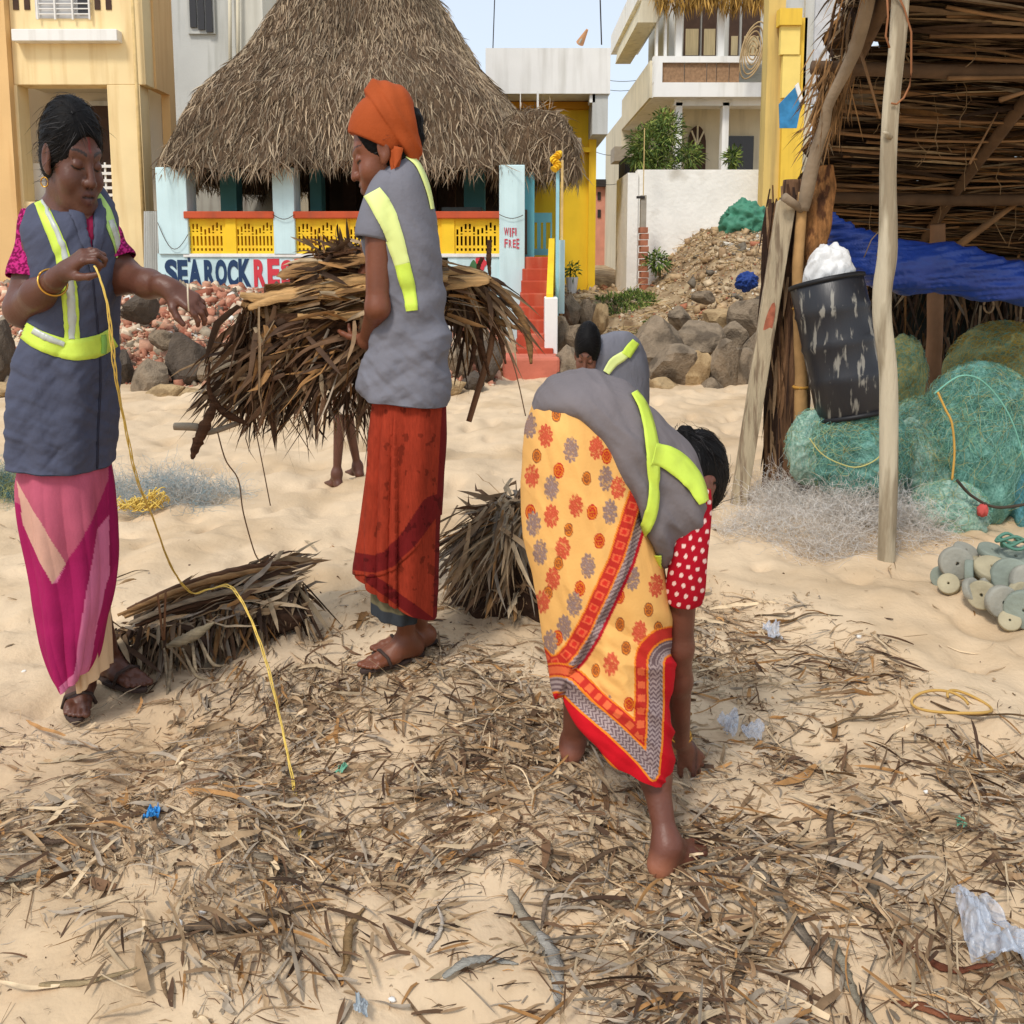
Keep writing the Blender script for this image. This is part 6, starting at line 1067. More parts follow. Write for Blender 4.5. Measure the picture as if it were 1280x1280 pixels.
hm_ = fieldmesh('hair', h3.hair(cut=(0, .145, -.075), cr=(.07, .085, .1), off=.014, low=-.09, bun=[((-.01, -.11, -.02), .036)]), .0032, HAIR, p3); strands(hm_, h3, p3, (-.01, -.11, -.02), 1100, 3)
ring3('bangle', W(851, 921, Y3 + .06), WR - EL if False else (0.05, .1, -1), .0235, .0035, GOLD, p3); ring3('bangle', W(850.5, 916, Y3 + .058), (0.05, .12, -1), .023, .0028, GOLD, p3)
def dots(x, y, th_, t):
    C = np.tile(np.array(srgb(168, 18, 36)), (len(x), 1)); a = (x + .25 * y) / 12.5; b_ = (y - .25 * x) / 12.5; r_ = np.floor(b_); fx_ = (a + .5 * (r_ % 2)) % 1 - .5; fy_ = b_ % 1 - .5; C[(fx_ ** 2 + (fy_ * .85) ** 2) < .042] = srgb(232, 200, 190); return C
sleeve('blouse_sleeve', W(858, 612, Y3 - .05), W(860, 690, Y3 - .09), W(854, 750, Y3 - .07), .050, .037, CLOTH, p3, dots, n=120, nu=160)
def vf3(u, v, V):
    x, y = proj(V); return .004 * wrinkle(x, y, .035, .9, 3.5, 3) + .007 * wrinkle(x, y, .03, 1.1, 3, 9) * sstep(770, 800, x) + .006 * (fbm(x * .02, y * .02, 3) - .45) * 2 + .0045 * np.sin((x * 1.0 - y * .35) * .12) * sstep(780, 800, x) * (1 - sstep(600, 560, y) * 0) * sstep(560, 620, y)
v3 = cloth('vest', [(666, 506, 672, 514, Y3, .05), (678, 484, 700, 516, Y3, .13), (702, 470, 730, 530, Y3, .17), (738, 463, 760, 585, Y3, .18), (778, 474, 790, 655, Y3, .18), (812, 500, 812, 705, Y3 + .01, .165), (842, 532, 836, 690, Y3 + .02, .15), (862, 554, 862, 655, Y3 + .03, .14), (872, 572, 879, 638, Y3 + .05, .10), (876, 585, 882, 628, Y3 + .06, .06)], 260, 220, mat('taupe_vest_cloth', srgb(116, 109, 110), var=.08, vs=8, rough=.85, bump=.3, bs=90, spec=.15, crease=.5, cs=7), p3, vf3, p=2.2, closed='both')
bv3 = bvh_of(v3)
tape('reflective_tape', bv3, [(791, 492), (801, 508), (808, 530), (813, 560), (815, 590), (815, 625), (811, 650), (806, 668)], [8, 11, 13, 16, 14, 12, 13, 9], LIME, p3, n=70, off=.005)
tape('reflective_tape', bv3, [(814, 568), (832, 573), (850, 585), (866, 604), (877, 628)], [27, 27, 27, 22, 13], LIME, p3, n=50, off=.0055, across=7)
tape('reflective_tape', bv3, [(822, 692), (823, 702), (825, 712)], [10, 9, 7], LIME, p3, off=.006)
YE = np.array(srgb(232, 178, 104)); RED = np.array(srgb(186, 48, 38)); GRY = np.array(srgb(120, 98, 100)); CRM = np.array(srgb(178, 22, 40)); ORG = np.array(srgb(228, 130, 40)); BRN = np.array(srgb(140, 80, 48)); LG = np.array(srgb(170, 150, 146))
MOT = [('R', 683, 545), ('G', 714, 562), ('b', 696, 519), ('G', 663, 532), ('b', 672, 570), ('r', 699, 588), ('b', 733, 598), ('R', 666, 595), ('G', 690, 610), ('R', 720, 632), ('G', 762, 640), ('b', 711, 662), ('r', 749, 676), ('R', 704, 685), ('G', 676, 690), ('G', 735, 707), ('b', 699, 704), ('r', 725, 735), ('R', 692, 723), ('b', 686, 741), ('R', 679, 752), ('G', 718, 755), ('G', 706, 784), ('r', 698, 797), ('G', 689, 803), ('r', 774, 745), ('G', 790, 722), ('b', 810, 762), ('R', 819, 732), ('R', 799, 790), ('b', 782, 810), ('R', 764, 830), ('b', 745, 838), ('G', 803, 852), ('r', 786, 880), ('R', 742, 872), ('G', 760, 884), ('G', 826, 806), ('r', 729, 868), ('R', 690, 645), ('R', 745, 560), ('G', 757, 598), ('R', 772, 610), ('r', 664, 640), ('G', 668, 655), ('b', 822, 785), ('r', 740, 640), ('b', 775, 780), ('r', 758, 570)]
BD1 = [(800, 600), (786, 645), (770, 698), (750, 743), (729, 787), (714, 812), (701, 826), (688, 830), (678, 818)]
HEM = [(697, 876), (720, 899), (752, 926), (788, 962), (804, 982), (814, 988), (826, 984), (834, 972), (838, 930), (840, 880), (840, 830)]
def paint3(x, y, C, u, v):
    C[:] = YE
    for k, mx_, my_ in MOT:
        rx, ry = {'R': (9.5, 15.5), 'G': (9.5, 17), 'r': (6.4, 9.8), 'b': (5.8, 9)}[k]; m = (abs(x - mx_) < rx * 1.3) & (abs(y - my_) < ry * 1.3)
        if not m.any(): continue
        dx = (x[m] - mx_) / rx; dy = (y[m] - my_) / ry; r_ = np.hypot(dx, dy); a = np.arctan2(dy, dx); c = C[m]
        if k in 'RG':
            col = RED if k == 'R' else GRY; lo = LG if k == 'G' else np.array(srgb(232, 120, 90)); edge = .74 + .26 * abs(np.cos(a * 5 + mx_)); ins = r_ < edge; tex = (np.sin(r_ * 17) * np.cos(a * 12)) > .35; tex2 = (fbm(x[m] * .45 + mx_, y[m] * .45 + my_, 2) > .50); c[ins] = col * .85 + YE * .15; c[ins & tex] = lo * .6 + col * .4; c[ins & tex2 & (r_ > .25)] = YE * .6 + col * .4
        else:
            col = RED if k == 'r' else BRN; c[r_ < 1] = col; c[(abs(r_ - .72) < .10)] = ORG * .9; c[(r_ < .5) & (np.cos(a * 6) > .3)] = ORG * .8
        C[m] = c
    d, s_, al = pdist(x, y, BD1); sg = d * s_; low = sg < -9 if False else None
    pet = (np.cos(al * 2 * np.pi / 17) > -.2) & (abs(d - 0) < 5.5); inner = (np.cos(al * 2 * np.pi / 17) > .45) & (d < 3)
    m = d < 9; C[m] = RED; C[m & pet] = np.array(srgb(222, 96, 60)); C[m & inner] = np.array(srgb(206, 50, 40)); C[(d >= 8) & (d < 10)] = ORG
    out = s_ == s_[np.argmin(np.hypot(x - 800, y - 700))]; m = out & (d >= 10) & (d < 20); z_ = (np.sin(al * .9 + d * 1.2) > 0); C[m] = GRY * .95; C[m & z_] = LG; C[out & (d >= 20) & (d < 24)] = CRM
    dh, _, ah = pdist(x, y, HEM); out2 = y > np.interp(x, [697, 720, 760, 800, 812], [876, 899, 934, 978, 990])
    m = dh < 10; C[m | (out2 & (y > 860) & (x < 812))] = np.array(srgb(196, 22, 34)); C[(dh >= 10) & (dh < 12.5)] = ORG; m = (dh >= 12.5) & (dh < 30); z_ = (np.abs(((ah + np.where((dh % 8) < 4, dh, -dh)) % 6) - 3) < 1.4); C[m] = LG * .95; C[m & z_] = GRY * .8; C[(dh >= 30) & (dh < 32.5)] = ORG
    m = (dh >= 32.5) & (dh < 46) & (al >= 0); p_ = (np.cos(ah * 2 * np.pi / 17) > -.1) & (abs(dh - 39) < 4.5); C[m] = RED; C[m & p_] = np.array(srgb(224, 104, 62)); C[(dh >= 46) & (dh < 48)] = ORG
    return C * (.95 + .1 * fbm(x * .05, y * .05, 2))[:, None]
def sf3(u, v, V):
    x, y = proj(V); d, s_, a = pdist(x, y, [(800, 600), (777, 720), (735, 800), (697, 873)]); out = x > np.interp(y, [600, 720, 800, 873], [800, 777, 735, 697])
    return np.where(out, -.006 * np.exp(-d / 14), .004 * np.exp(-d / 20)) + .004 * wrinkle(x, y, .03, 1.2, 4, 4) + .009 * wrinkle(x, y, .03, .7, 3, 7) * out * sstep(740, 800, y) + .006 * wrinkle(x, y, .022, 1.35, 5, 2) * (1 - out) + .007 * (fbm(x * .022, y * .012, 3) - .45) + .004 * np.sin((x - .6 * y) * .1) * out * sstep(760, 830, y) - .006 * np.exp(-((x - np.interp(y, [760, 860, 940], [760, 742, 790])) / 10) ** 2) * sstep(770, 800, y)
cloth('sari', [(680, 492, 770, 486, Y3, .14), (662, 520, 788, 520, Y3, .165), (655, 565, 802, 565, Y3, .175), (654, 620, 814, 620, Y3, .175), (658, 675, 824, 675, Y3 - .01, .17), (668, 728, 831, 730, Y3 - .02, .16), (679, 785, 835, 790, Y3 - .03, .15), (689, 838, 837, 850, Y3 - .05, .14), (697, 868, 837, 905, Y3 - .08, .125), (712, 886, 835, 945, Y3 - .1, .11), (735, 905, 831, 968, Y3 - .11, .10)], 460, 480, CLOTH, p3, sf3, paint3, p=2.15, closed='top', thick=.002)
# =========================================================================== woman bent behind her
Y4 = 4.6
p4 = person((*G(780, 622)[:2], 0), 'woman in grey vest bent low behind the flowered sari with only head and back showing')
h4 = Head(W(734, 440, Y4 - .1), (-.25, -.90, -.42), up=(0, -.35, .9), size=.94, tall=1.2, wide=.8)
b = Body(); h4.add(b); b.cap(h4.w((0, -.02, -.05)), W(760, 470, Y4), .05, .06, k=.03); b.cap(W(760, 475, Y4 + .05), W(785, 490, Y4 + .15), .08, .08, k=.04)
b.cap(W(752, 480, Y4 - .08), W(742, 560, Y4 - .1), .04, .034, k=.02); b.cap(W(742, 560, Y4 - .1), W(735, 610, Y4 - .2), .032, .022, k=.02); hand(b, W(735, 612, Y4 - .2), (-.1, -.1, -1), (0, -1, 0), s=.8)
b.cap(W(785, 500, Y4 + .2), W(788, 610, Y4 + .2), .09, .03, k=.03); b.cap(W(765, 520, Y4 + .2), W(768, 610, Y4 + .2), .08, .03, k=.03); foot(b, W(788, 608, Y4 + .2), (-.2, -1), .8, .02); foot(b, W(768, 608, Y4 + .2), (-.2, -1), .8, .02)
skinmesh(b, .004, p4, np.array(srgb(110, 68, 50)), heads=[(h4, dict(closed=True))])
hm_ = fieldmesh('hair', h4.hair(cut=(0, .12, -.045), cr=(.062, .085, .1), off=.013, bun=[((0, -.1, -.03), .035)]), .005, HAIR, p4); strands(hm_, h4, p4, (0, -.1, -.03), 400, 4)
v4 = cloth('vest', [(745, 428, 736, 476, Y4 - .02, .06), (752, 420, 728, 500, Y4, .13), (768, 414, 742, 530, Y4 + .05, .17), (786, 415, 765, 550, Y4 + .1, .19), (800, 428, 786, 560, Y4 + .15, .19), (808, 455, 800, 560, Y4 + .18, .16), (809, 490, 806, 550, Y4 + .2, .1)], 160, 120, VEST2, p4, lambda u, v, V: .015 * (fbm(u * 12, v * 8, 3) - .45) + .004 * np.sin(u * 60), p=2.2, closed='both')
bv4 = bvh_of(v4); tape('reflective_tape', bv4, [(757, 466), (766, 453), (777, 446), (784, 441)], [9, 12, 11, 8], PLIME, p4, off=.008); tape('reflective_tape', bv4, [(781, 445), (787, 436), (793, 428)], [12, 12, 10], LIME, p4, off=.01)
cloth('sari', [(752, 500, 806, 500, Y4 + .2, .17), (748, 560, 806, 560, Y4 + .2, .17), (750, 608, 804, 608, Y4 + .2, .15)], 80, 40, mat('brown_sari', srgb(120, 60, 50)), p4, lambda u, v, V: .01 * np.sin(u * 50), p=2.1, closed='top')
# =========================================================================== bare-legged child behind the fronds
Y5 = 5.1
p5 = person((*G(430, 600)[:2], 0), 'barefoot child in pale shorts, only the lower legs showing under the palm fronds')
h5 = Head(W(432, 345, Y5), (.1, 1, -.1), size=.95, tall=1.1, wide=.85); b = Body(); h5.add(b); b.cap(W(432, 362, Y5), W(432, 380, Y5), .04, .045, k=.03)
b.cap(W(424, 388, Y5), W(440, 388, Y5), .05, .05, k=.04); b.ell(W(432, 415, Y5), (.11, .08, .16), k=.05); b.ell(W(432, 455, Y5), (.1, .08, .1), k=.05)
for sx in (-1, 1): b.cap(W(432 + 15 * sx, 388, Y5), W(432 + 18 * sx, 425, Y5), .035, .028, k=.02); b.cap(W(432 + 18 * sx, 425, Y5), W(432 + 14 * sx, 452, Y5 - .08), .027, .02, k=.02); hand(b, W(432 + 14 * sx, 453, Y5 - .08), (0, -.2, -1), (sx, 0, 0), s=.6)
A1 = W(421, 592, Y5); A2 = W(447, 583, Y5 + .12)
b.cap(W(426, 465, Y5), W(425, 522, Y5), .06, .036, k=.03); b.cap(W(425, 522, Y5), A1, .035, .021, k=.02); b.cap(W(438, 465, Y5), W(434, 518, Y5 + .05), .06, .036, k=.03); b.cap(W(434, 518, Y5 + .05), A2, .034, .02, k=.02)
foot(b, A1, (-.5, .75), .7, float(ground(A1[0], A1[1])) + .0); foot(b, A2, (-.5, .75), .7, float(ground(A2[0], A2[1])) + .0)
skinmesh(b, .005, p5, np.array(srgb(92, 56, 42)), heads=[(h5, dict(closed=False))]); fieldmesh('hair', h5.hair(off=.008), .006, HAIR, p5)
cloth('shorts', [(422, 450, 443, 450, Y5 + .02, .11), (419, 480, 446, 480, Y5 + .02, .12), (419, 512, 441, 516, Y5 + .02, .10)], 60, 30, mat('pale_shorts', srgb(190, 176, 160), var=.1), p5, lambda u, v, V: .008 * np.sin(u * 50), p=2.1)
cloth('shirt', [(427, 378, 437, 378, Y5, .06), (416, 392, 448, 392, Y5, .09), (417, 425, 447, 425, Y5, .11), (418, 470, 446, 470, Y5, .12)], 60, 40, mat('brown_shirt', srgb(96, 70, 56), var=.1), p5, None, p=2.3, closed='top')
# ------------------------------------------------------------------ palm litter, bundles, twine and small rubbish
g = np.random.default_rng(77)
def frond_heap(name, P, D, L, w, cols, parent, k=6, droop=.1, curl=.08, fold=.25, side=None, wob=.0, seed=1, partname='leaflets'):
    q = np.random.default_rng(seed); C, Wv = leafpaths(P, D, L, w, k=k, droop=droop, curl=q.normal(size=len(P)) * curl, side=side, rng=q, wob=wob); o = strips(partname, C, Wv, LEAF, parent, cols, fold=fold); o['kind'] = 'stuff'; return o
def stalk(name, pts, r, parent, col='stalk_tan', n=24, flat=1.0):
    m_ = {'stalk_tan': mat('stalk_tan', srgb(186, 150, 104), var=.25, vs=10, bump=.4, bs=60, stretch=(1, 4, 4)), 'stalk_brown': mat('stalk_brown', srgb(112, 78, 52), var=.3, vs=10, bump=.4, bs=60), 'stalk_grey': mat('stalk_grey', srgb(150, 136, 116), var=.25, vs=10, bump=.4, bs=60)}[col]
    P = crs(np.array(pts, float), n); rr = crs(np.array(r, float)[:, None], n)[:, 0]; return tubes(name, [P], [rr], m_, parent, sides=8)
# ---- bundle carried by the woman in the headscarf
CB = empty('carried_frond_bundle', (W(440, 420, 2.95)[0], 2.95, .9), 'big armful of brown dry palm fronds carried across the body', 'palm fronds')
YB = 2.95
BLADE = mat('blade_leaf', attr=True, var=.38, vs=8, rough=.85, bump=.8, bs=60, spec=.15, stretch=(1, 6, 12), detail=8)
def blade(name, pts, w, parent, col, fold=.35, nrm=(0, .25, 1), rag=.25):
    """a broad folded frond blade following a traced line"""
    P = crs(np.array(pts, float), 26); ww = crs(np.array(w, float)[:, None], 26)[:, 0]; T = np.gradient(P, axis=0); T /= np.linalg.norm(T, axis=1)[:, None]; S = np.cross(T, np.array(nrm)); S /= np.linalg.norm(S, axis=1)[:, None]
    ww = ww * (1 + rag * (g.random(26) - .5) * 1.6); o = strips(name, P[None], (S * ww[:, None])[None], BLADE, parent, [col], fold=fold); md = o.modifiers.new('thickness', 'SOLIDIFY'); md.thickness = .0015; return o
TAN = np.array(srgb(188, 148, 98)); TAN2 = np.array(srgb(158, 120, 78)); DBR = np.array(srgb(84, 58, 40))
BLD = [([(350, 348), (362, 340), (400, 330), (450, 322), (500, 318), (560, 330)], .030, TAN2, 2.86), ([(300, 368), (330, 372), (380, 362), (440, 350), (500, 345), (560, 348)], .028, TAN, 2.82), ([(345, 392), (390, 375), (440, 366), (500, 360), (580, 352), (612, 350)], .030, TAN, 2.84), ([(305, 372), (340, 380), (400, 384), (470, 378), (520, 372)], .03, TAN2, 2.88), ([(372, 394), (420, 394), (470, 393), (520, 391), (556, 390)], .020, TAN, 2.78), ([(362, 348), (384, 350), (430, 342), (490, 338), (560, 340), (604, 344)], .03, DBR, 2.95), ([(330, 362), (380, 358), (450, 354), (520, 352), (606, 349)], .034, DBR * 1.2, 3.02), ([(548, 342), (575, 338), (600, 345), (612, 350)], .024, TAN, 2.86), ([(552, 385), (570, 383), (585, 386)], .028, TAN, 2.9), ([(310, 385), (350, 372), (410, 366), (480, 352), (540, 345)], .026, TAN * 1.1, 2.80), ([(302, 378), (330, 388), (372, 396), (420, 400)], .03, TAN2 * .8, 2.82), ([(420, 300), (428, 312), (440, 335), (452, 345)], .016, DBR, 2.86), ([(395, 322), (420, 316), (450, 312), (470, 316)], .014, DBR * 1.2, 2.86)]
for pts, w_, c_, y_ in BLD:
    k = len(pts); blade('frond_blade', [W(a, b, y_ + .02 * math.sin(i)) for i, (a, b) in enumerate(pts)], [w_ * (.5 if i in (0, k - 1) else 1) for i in range(k)], CB, c_, nrm=(0, -.75, 1))
crumple('inner_mass', W(405, 425, 2.95), (.25, .09, .13), 15, mat('frond_core', srgb(58, 40, 28), var=.5, vs=20, bump=1, bs=50, rough=1), None, None, .2, CB, fr=3); crumple('inner_mass', W(570, 378, 2.98), (.09, .06, .07), 16, mat('frond_core'), None, None, .2, CB, fr=3)
def woven(name, TL, TR, BR, BL_, Y, col, seed, nu=60, nv=26):
    """a plaited sheet of leaf strips hung between four traced corners, with ragged lower edge"""
    q = np.random.default_rng(seed); U, V = np.meshgrid(np.linspace(0, 1, nu), np.linspace(0, 1, nv)); V2 = V * (1 - .18 * fbm(U * 12 + seed, 0 * U + seed, 3)); Px = (TL[0] * (1 - U) + TR[0] * U) * (1 - V2) + (BL_[0] * (1 - U) + BR[0] * U) * V2; Py = (TL[1] * (1 - U) + TR[1] * U) * (1 - V2) + (BL_[1] * (1 - U) + BR[1] * U) * V2
    P = np.array([[W(a, b, Y + .03 * v * v + .012 * math.sin(9 * u + seed)) for a, b, u, v in zip(ra, rb, ru, rv)] for ra, rb, ru, rv in zip(Px, Py, U, V)]); P[..., 1] += .008 * ((np.arange(nu)[None] + np.arange(nv)[:, None]) % 2 - .5) + .02 * (fbm(U * 6 + seed, V * 4, 3) - .45)
    k = np.arange(nu * nv).reshape(nv, nu); qd = np.stack([k[:-1, :-1], k[:-1, 1:], k[1:, 1:], k[1:, :-1]], -1).reshape(-1, 4); C_ = np.array(col)[None] * (.6 + .8 * np.repeat(q.random((nv, 1)), nu, 1).reshape(-1, 1)) * (.8 + .4 * q.random((nu * nv, 1)))
    return mesh_np(name, P, qd, BLADE, CB, C_)
woven('plaited_sheet', (345, 392), (560, 388), (500, 462), (330, 470), 2.80, DBR * 1.05, 3); woven('plaited_sheet', (305, 375), (420, 372), (380, 452), (292, 440), 2.84, DBR * 1.4, 4); woven('plaited_sheet', (330, 355), (560, 345), (556, 372), (340, 388), 2.87, TAN2 * .8, 5); woven('plaited_sheet', (360, 330), (560, 322), (560, 345), (368, 352), 2.92, DBR * 1.3, 6); woven('plaited_sheet', (552, 345), (612, 350), (600, 396), (552, 400), 2.92, DBR * 1.3, 7)
def pxs(n, x0, x1, y0, y1, Y0, Y1_): return np.array([W(g.uniform(x0, x1), g.uniform(y0, y1), g.uniform(Y0, Y1_)) for _ in range(n)])
CO = lambda n, b: drycol(n, (1.2, 2, 1, 4, .8, 2, 5), b, g)
n = 330; P0 = pxs(n, 350, 478, 385, 450, 2.78, 3.02); D = np.stack([-.95 + g.normal(size=n) * .4, g.normal(size=n) * .15, -.6 + g.normal(size=n) * .3], 1); frond_heap('a', P0, D, g.uniform(.10, .26, n), g.uniform(.004, .014, n), CO(n, .85), CB, droop=.3, seed=2, wob=.25, curl=.15)
n = 170; P0 = pxs(n, 300, 350, 375, 450, 2.78, 2.98); D = np.stack([-.22 + g.normal(size=n) * .3, g.normal(size=n) * .2, -.9 + g.normal(size=n) * .3], 1); frond_heap('a', P0, D, g.uniform(.10, .26, n), g.uniform(.004, .012, n), CO(n, 1.0), CB, droop=.25, seed=3, wob=.25, curl=.15)
n = 150; P0 = pxs(n, 300, 400, 430, 480, 2.82, 2.95); D = np.stack([-1 + g.normal(size=n) * .25, g.normal(size=n) * .15, -.45 + g.normal(size=n) * .22], 1); frond_heap('a', P0, D, g.uniform(.12, .24, n), g.uniform(.004, .011, n), CO(n, 1.0), CB, droop=.3, seed=4, wob=.2, curl=.15)
n = 190; P0 = pxs(n, 310, 470, 465, 500, 2.84, 3.0); D = np.stack([g.normal(size=n) * .3, g.normal(size=n) * .15, -1 + g.normal(size=n) * .2], 1); frond_heap('a', P0, D, g.uniform(.06, .17, n), g.uniform(.0025, .007, n), CO(n, .9), CB, droop=.1, seed=5)
n = 60; P0 = pxs(n, 320, 470, 480, 512, 2.84, 2.95); D = np.stack([-.2 + g.normal(size=n) * .5, g.normal(size=n) * .15, -1 + g.normal(size=n) * .2], 1); frond_heap('a', P0, D, g.uniform(.1, .24, n), .0018, CO(n, .8), CB, droop=.0, curl=.15, seed=6)
n = 90; P0 = pxs(n, 340, 470, 400, 470, 2.76, 2.8); D = np.stack([-.6 + g.normal(size=n) * .5, -.2 + g.normal(size=n) * .1, -.6 + g.normal(size=n) * .4], 1); frond_heap('a', P0, D, g.uniform(.06, .2, n), g.uniform(.003, .009, n), CO(n, 1.1), CB, droop=.1, seed=7)
n = 110; P0 = pxs(n, 390, 470, 308, 325, 2.85, 3.0); D = g.normal(size=(n, 3)) * [1, .3, .3] + [0, 0, .2]; frond_heap('a', P0, D, g.uniform(.05, .14, n), g.uniform(.003, .009, n), CO(n, .9), CB, droop=.1, seed=8)
n = 260; P0 = pxs(n, 300, 590, 325, 395, 2.76, 2.95); D = np.stack([np.sign(g.normal(size=n)) * 1., g.normal(size=n) * .1, -.12 + g.normal(size=n) * .12], 1); P0[:, 0] = np.clip(P0[:, 0], W(400, 350, 2.8)[0], W(560, 350, 2.8)[0]); frond_heap('a', P0, D, g.uniform(.05, .15, n), g.uniform(.0015, .008, n), drycol(n, (3, 2, 3, 2, 1, 3, 2), .95, g), CB, droop=.1, curl=.08, seed=19)
# right hand end of the armful
n = 75; P0 = pxs(n, 548, 612, 342, 375, 2.86, 3.02); D = np.stack([.7 + g.normal(size=n) * .4, g.normal(size=n) * .15, -.7 + g.normal(size=n) * .4], 1); frond_heap('a', P0, D, g.uniform(.08, .24, n), g.uniform(.004, .011, n), CO(n, .9), CB, droop=.35, seed=9)
n = 48; P0 = pxs(n, 552, 600, 370, 400, 2.86, 3.0); D = np.stack([g.normal(size=n) * .35, g.normal(size=n) * .15, -1 + g.normal(size=n) * .3], 1); frond_heap('a', P0, D, g.uniform(.08, .26, n), g.uniform(.003, .008, n), CO(n, .75), CB, droop=.1, seed=10)
for pts, w_, c_ in (([(600, 345), (625, 362), (648, 390), (660, 420), (664, 455)], .012, TAN2 * .8), ([(595, 350), (612, 385), (625, 420), (632, 455)], .010, DBR * 1.3), ([(560, 350), (590, 378), (620, 400), (652, 412)], .012, TAN2 * .7), ([(590, 360), (596, 400), (592, 440), (585, 470)], .008, DBR), ([(612, 300), (611, 325), (613, 350)], .008, DBR), ([(575, 350), (585, 395), (600, 430), (612, 470)], .009, DBR * 1.1), ([(603, 322), (598, 336), (610, 342)], .006, DBR)): blade('drooping_leaf', [W(a, b, 2.9) for a, b in pts], [w_] * (len(pts) - 1) + [w_ * .3], CB, c_, nrm=(0, -1, .3))
stalk('broken_stalk', [W(618, 400, 2.93), W(612, 440, 2.92), W(600, 480, 2.9), (*W(586, 527, 2.88)[:2], W(586, 527, 2.88)[2])], [.009, .010, .010, .009], CB, 'stalk_brown')
stalk('broken_stalk', [W(218, 533, 2.8), W(245, 534, 2.8), W(262, 540, 2.82), W(300, 528, 2.85)], [.012, .013, .010, .008], CB, 'stalk_grey')
blade('torn_sheath', [W(268, 505, 2.8), W(255, 535, 2.78), W(245, 558, 2.78), W(240, 574, 2.78)], [.012, .018, .016, .004], CB, DBR * 1.2, nrm=(0, -1, .2)); blade('torn_sheath', [W(262, 452, 2.8), W(262, 490, 2.8), W(280, 515, 2.8), W(310, 530, 2.8)], [.003, .008, .012, .006], CB, DBR, nrm=(0, -1, .2))
tubes('wispy_strand', [crs(np.array([W(x, y, 2.8) for x, y in p_]), 24) for p_ in (((272, 540), (282, 575), (298, 600), (304, 640), (318, 690), (326, 702)), ((318, 540), (328, 580), (338, 632)), ((611, 392), (640, 450), (657, 520)))][0:1], [.0022], mat('strand', srgb(110, 84, 60)), CB, sides=4)
tubes('wispy_strand', [crs(np.array([W(x, y, 2.8) for x, y in ((318, 530), (328, 580), (338, 632))]), 20)], [.0018], mat('strand'), CB, sides=4); tubes('wispy_strand', [crs(np.array([W(x, y, 2.85) for x, y in ((611, 392), (640, 450), (657, 520))]), 20)], [.0018], mat('strand'), CB, sides=4)
# ---- rolled bundle lying on the sand
A0, A1 = G(150, 838), G(380, 778); A0[2] += .10; A1[2] += .13; A0[1] += .05; A1[1] += .05
RB = empty('frond_roll', tuple(G(270, 820)), 'rolled bundle of dry palm fronds lying on the sand under the twine', 'palm fronds')
ax_ = (A1 - A0); LL = np.linalg.norm(ax_); ax_ /= LL
n = 520; t = g.random(n); a = g.uniform(0, 6.28, n); rr = .5 + .5 * g.random(n); rad = .045 + .05 * t
P0 = A0[None] + ax_[None] * (t * LL * .8)[:, None] + np.stack([0 * t, np.cos(a) * rad * rr * 1.5, np.sin(a) * rad * rr], 1); D = np.tile(ax_, (n, 1)) + g.normal(size=(n, 3)) * .22
frond_heap('a', P0, D, g.uniform(.08, .22, n), g.uniform(.004, .012, n), drycol(n, (3, 2, 2, 2, 4, 1, 1.2), 1.1, g), RB, droop=.02, seed=12, curl=.12, wob=.2)
n = 420; t = g.random(n) ** .8; P0 = A0[None] + ax_[None] * (t * LL)[:, None] + np.stack([0 * t, -.04 - .05 * g.random(n), -.02 + .05 * g.random(n)], 1); D = np.stack([.05 + g.normal(size=n) * .5, -.55 + g.normal(size=n) * .3, -.6 + g.normal(size=n) * .25], 1)
frond_heap('a', P0, D, g.uniform(.07, .2, n), g.uniform(.003, .011, n), drycol(n, (2, 3, 2, 4, 2, 2, 4), .7, g), RB, droop=.2, seed=13)
n = 60; P0 = A0[None] + g.normal(size=(n, 3)) * [.03, .02, .02]; D = np.stack([-.6 + g.normal(size=n) * .4, g.normal(size=n) * .3, -.2 + g.normal(size=n) * .4], 1); frond_heap('a', P0, D, g.uniform(.04, .12, n), .005, drycol(n, (1, 2, 1, 4, 1, 1, 4), .7, g), RB, seed=14)
for k in range(9):
    o_ = np.array([0, -.03 + .03 * math.cos(k * 1.3), .05 + .03 * math.sin(k * 1.7)]) ; blade('frond_blade', [A0 + ax_ * (LL * (.0 + .03 * (k % 4))) + o_, A0 + ax_ * LL * .35 + o_ * 1.3 + [0, 0, .01], A0 + ax_ * LL * .7 + o_ * 1.4, A0 + ax_ * LL * (.9 + .03 * (k % 3)) + o_], [.006, .011, .012, .005], RB, (TAN2 * .9, DBR * 1.5, np.array(srgb(150, 132, 108)), DBR)[k % 4], nrm=(0, -.6, 1))
m1 = crumple('roll_core', (A0 + A1) / 2 + [0, .02, -.05], (LL * .46, .07, .07), 17, mat('frond_core'), None, None, .1, RB)
for i, (x0, y0, x1, y1) in enumerate(((205, 850, 215, 905), (228, 850, 260, 880), (215, 845, 208, 900), (250, 840, 280, 862), (240, 835, 247, 870))): blade('grey_leaflet', [W(x0, y0 - 40, 2.62), W((x0 + x1) / 2, (y0 + y1) / 2 - 22, 2.56), W(x1, y1 - 30, 2.52)], [.003, .006, .0015], RB, np.array(srgb(134, 120, 98)), nrm=(0, -1, .2))
blade('grey_leaflet', [W(208, 808, 2.6), W(240, 795, 2.6), W(268, 778, 2.6)], [.006, .018, .003], RB, np.array(srgb(140, 128, 104)), nrm=(0, -1, .4))
for (x, y, x2, y2) in ((207, 740, 205, 800), (197, 742, 204, 800)): stalk('broken_stalk', [W(x, y, 2.6), W(x2, y2, 2.6)], [.003, .004], RB, 'stalk_brown', n=6)
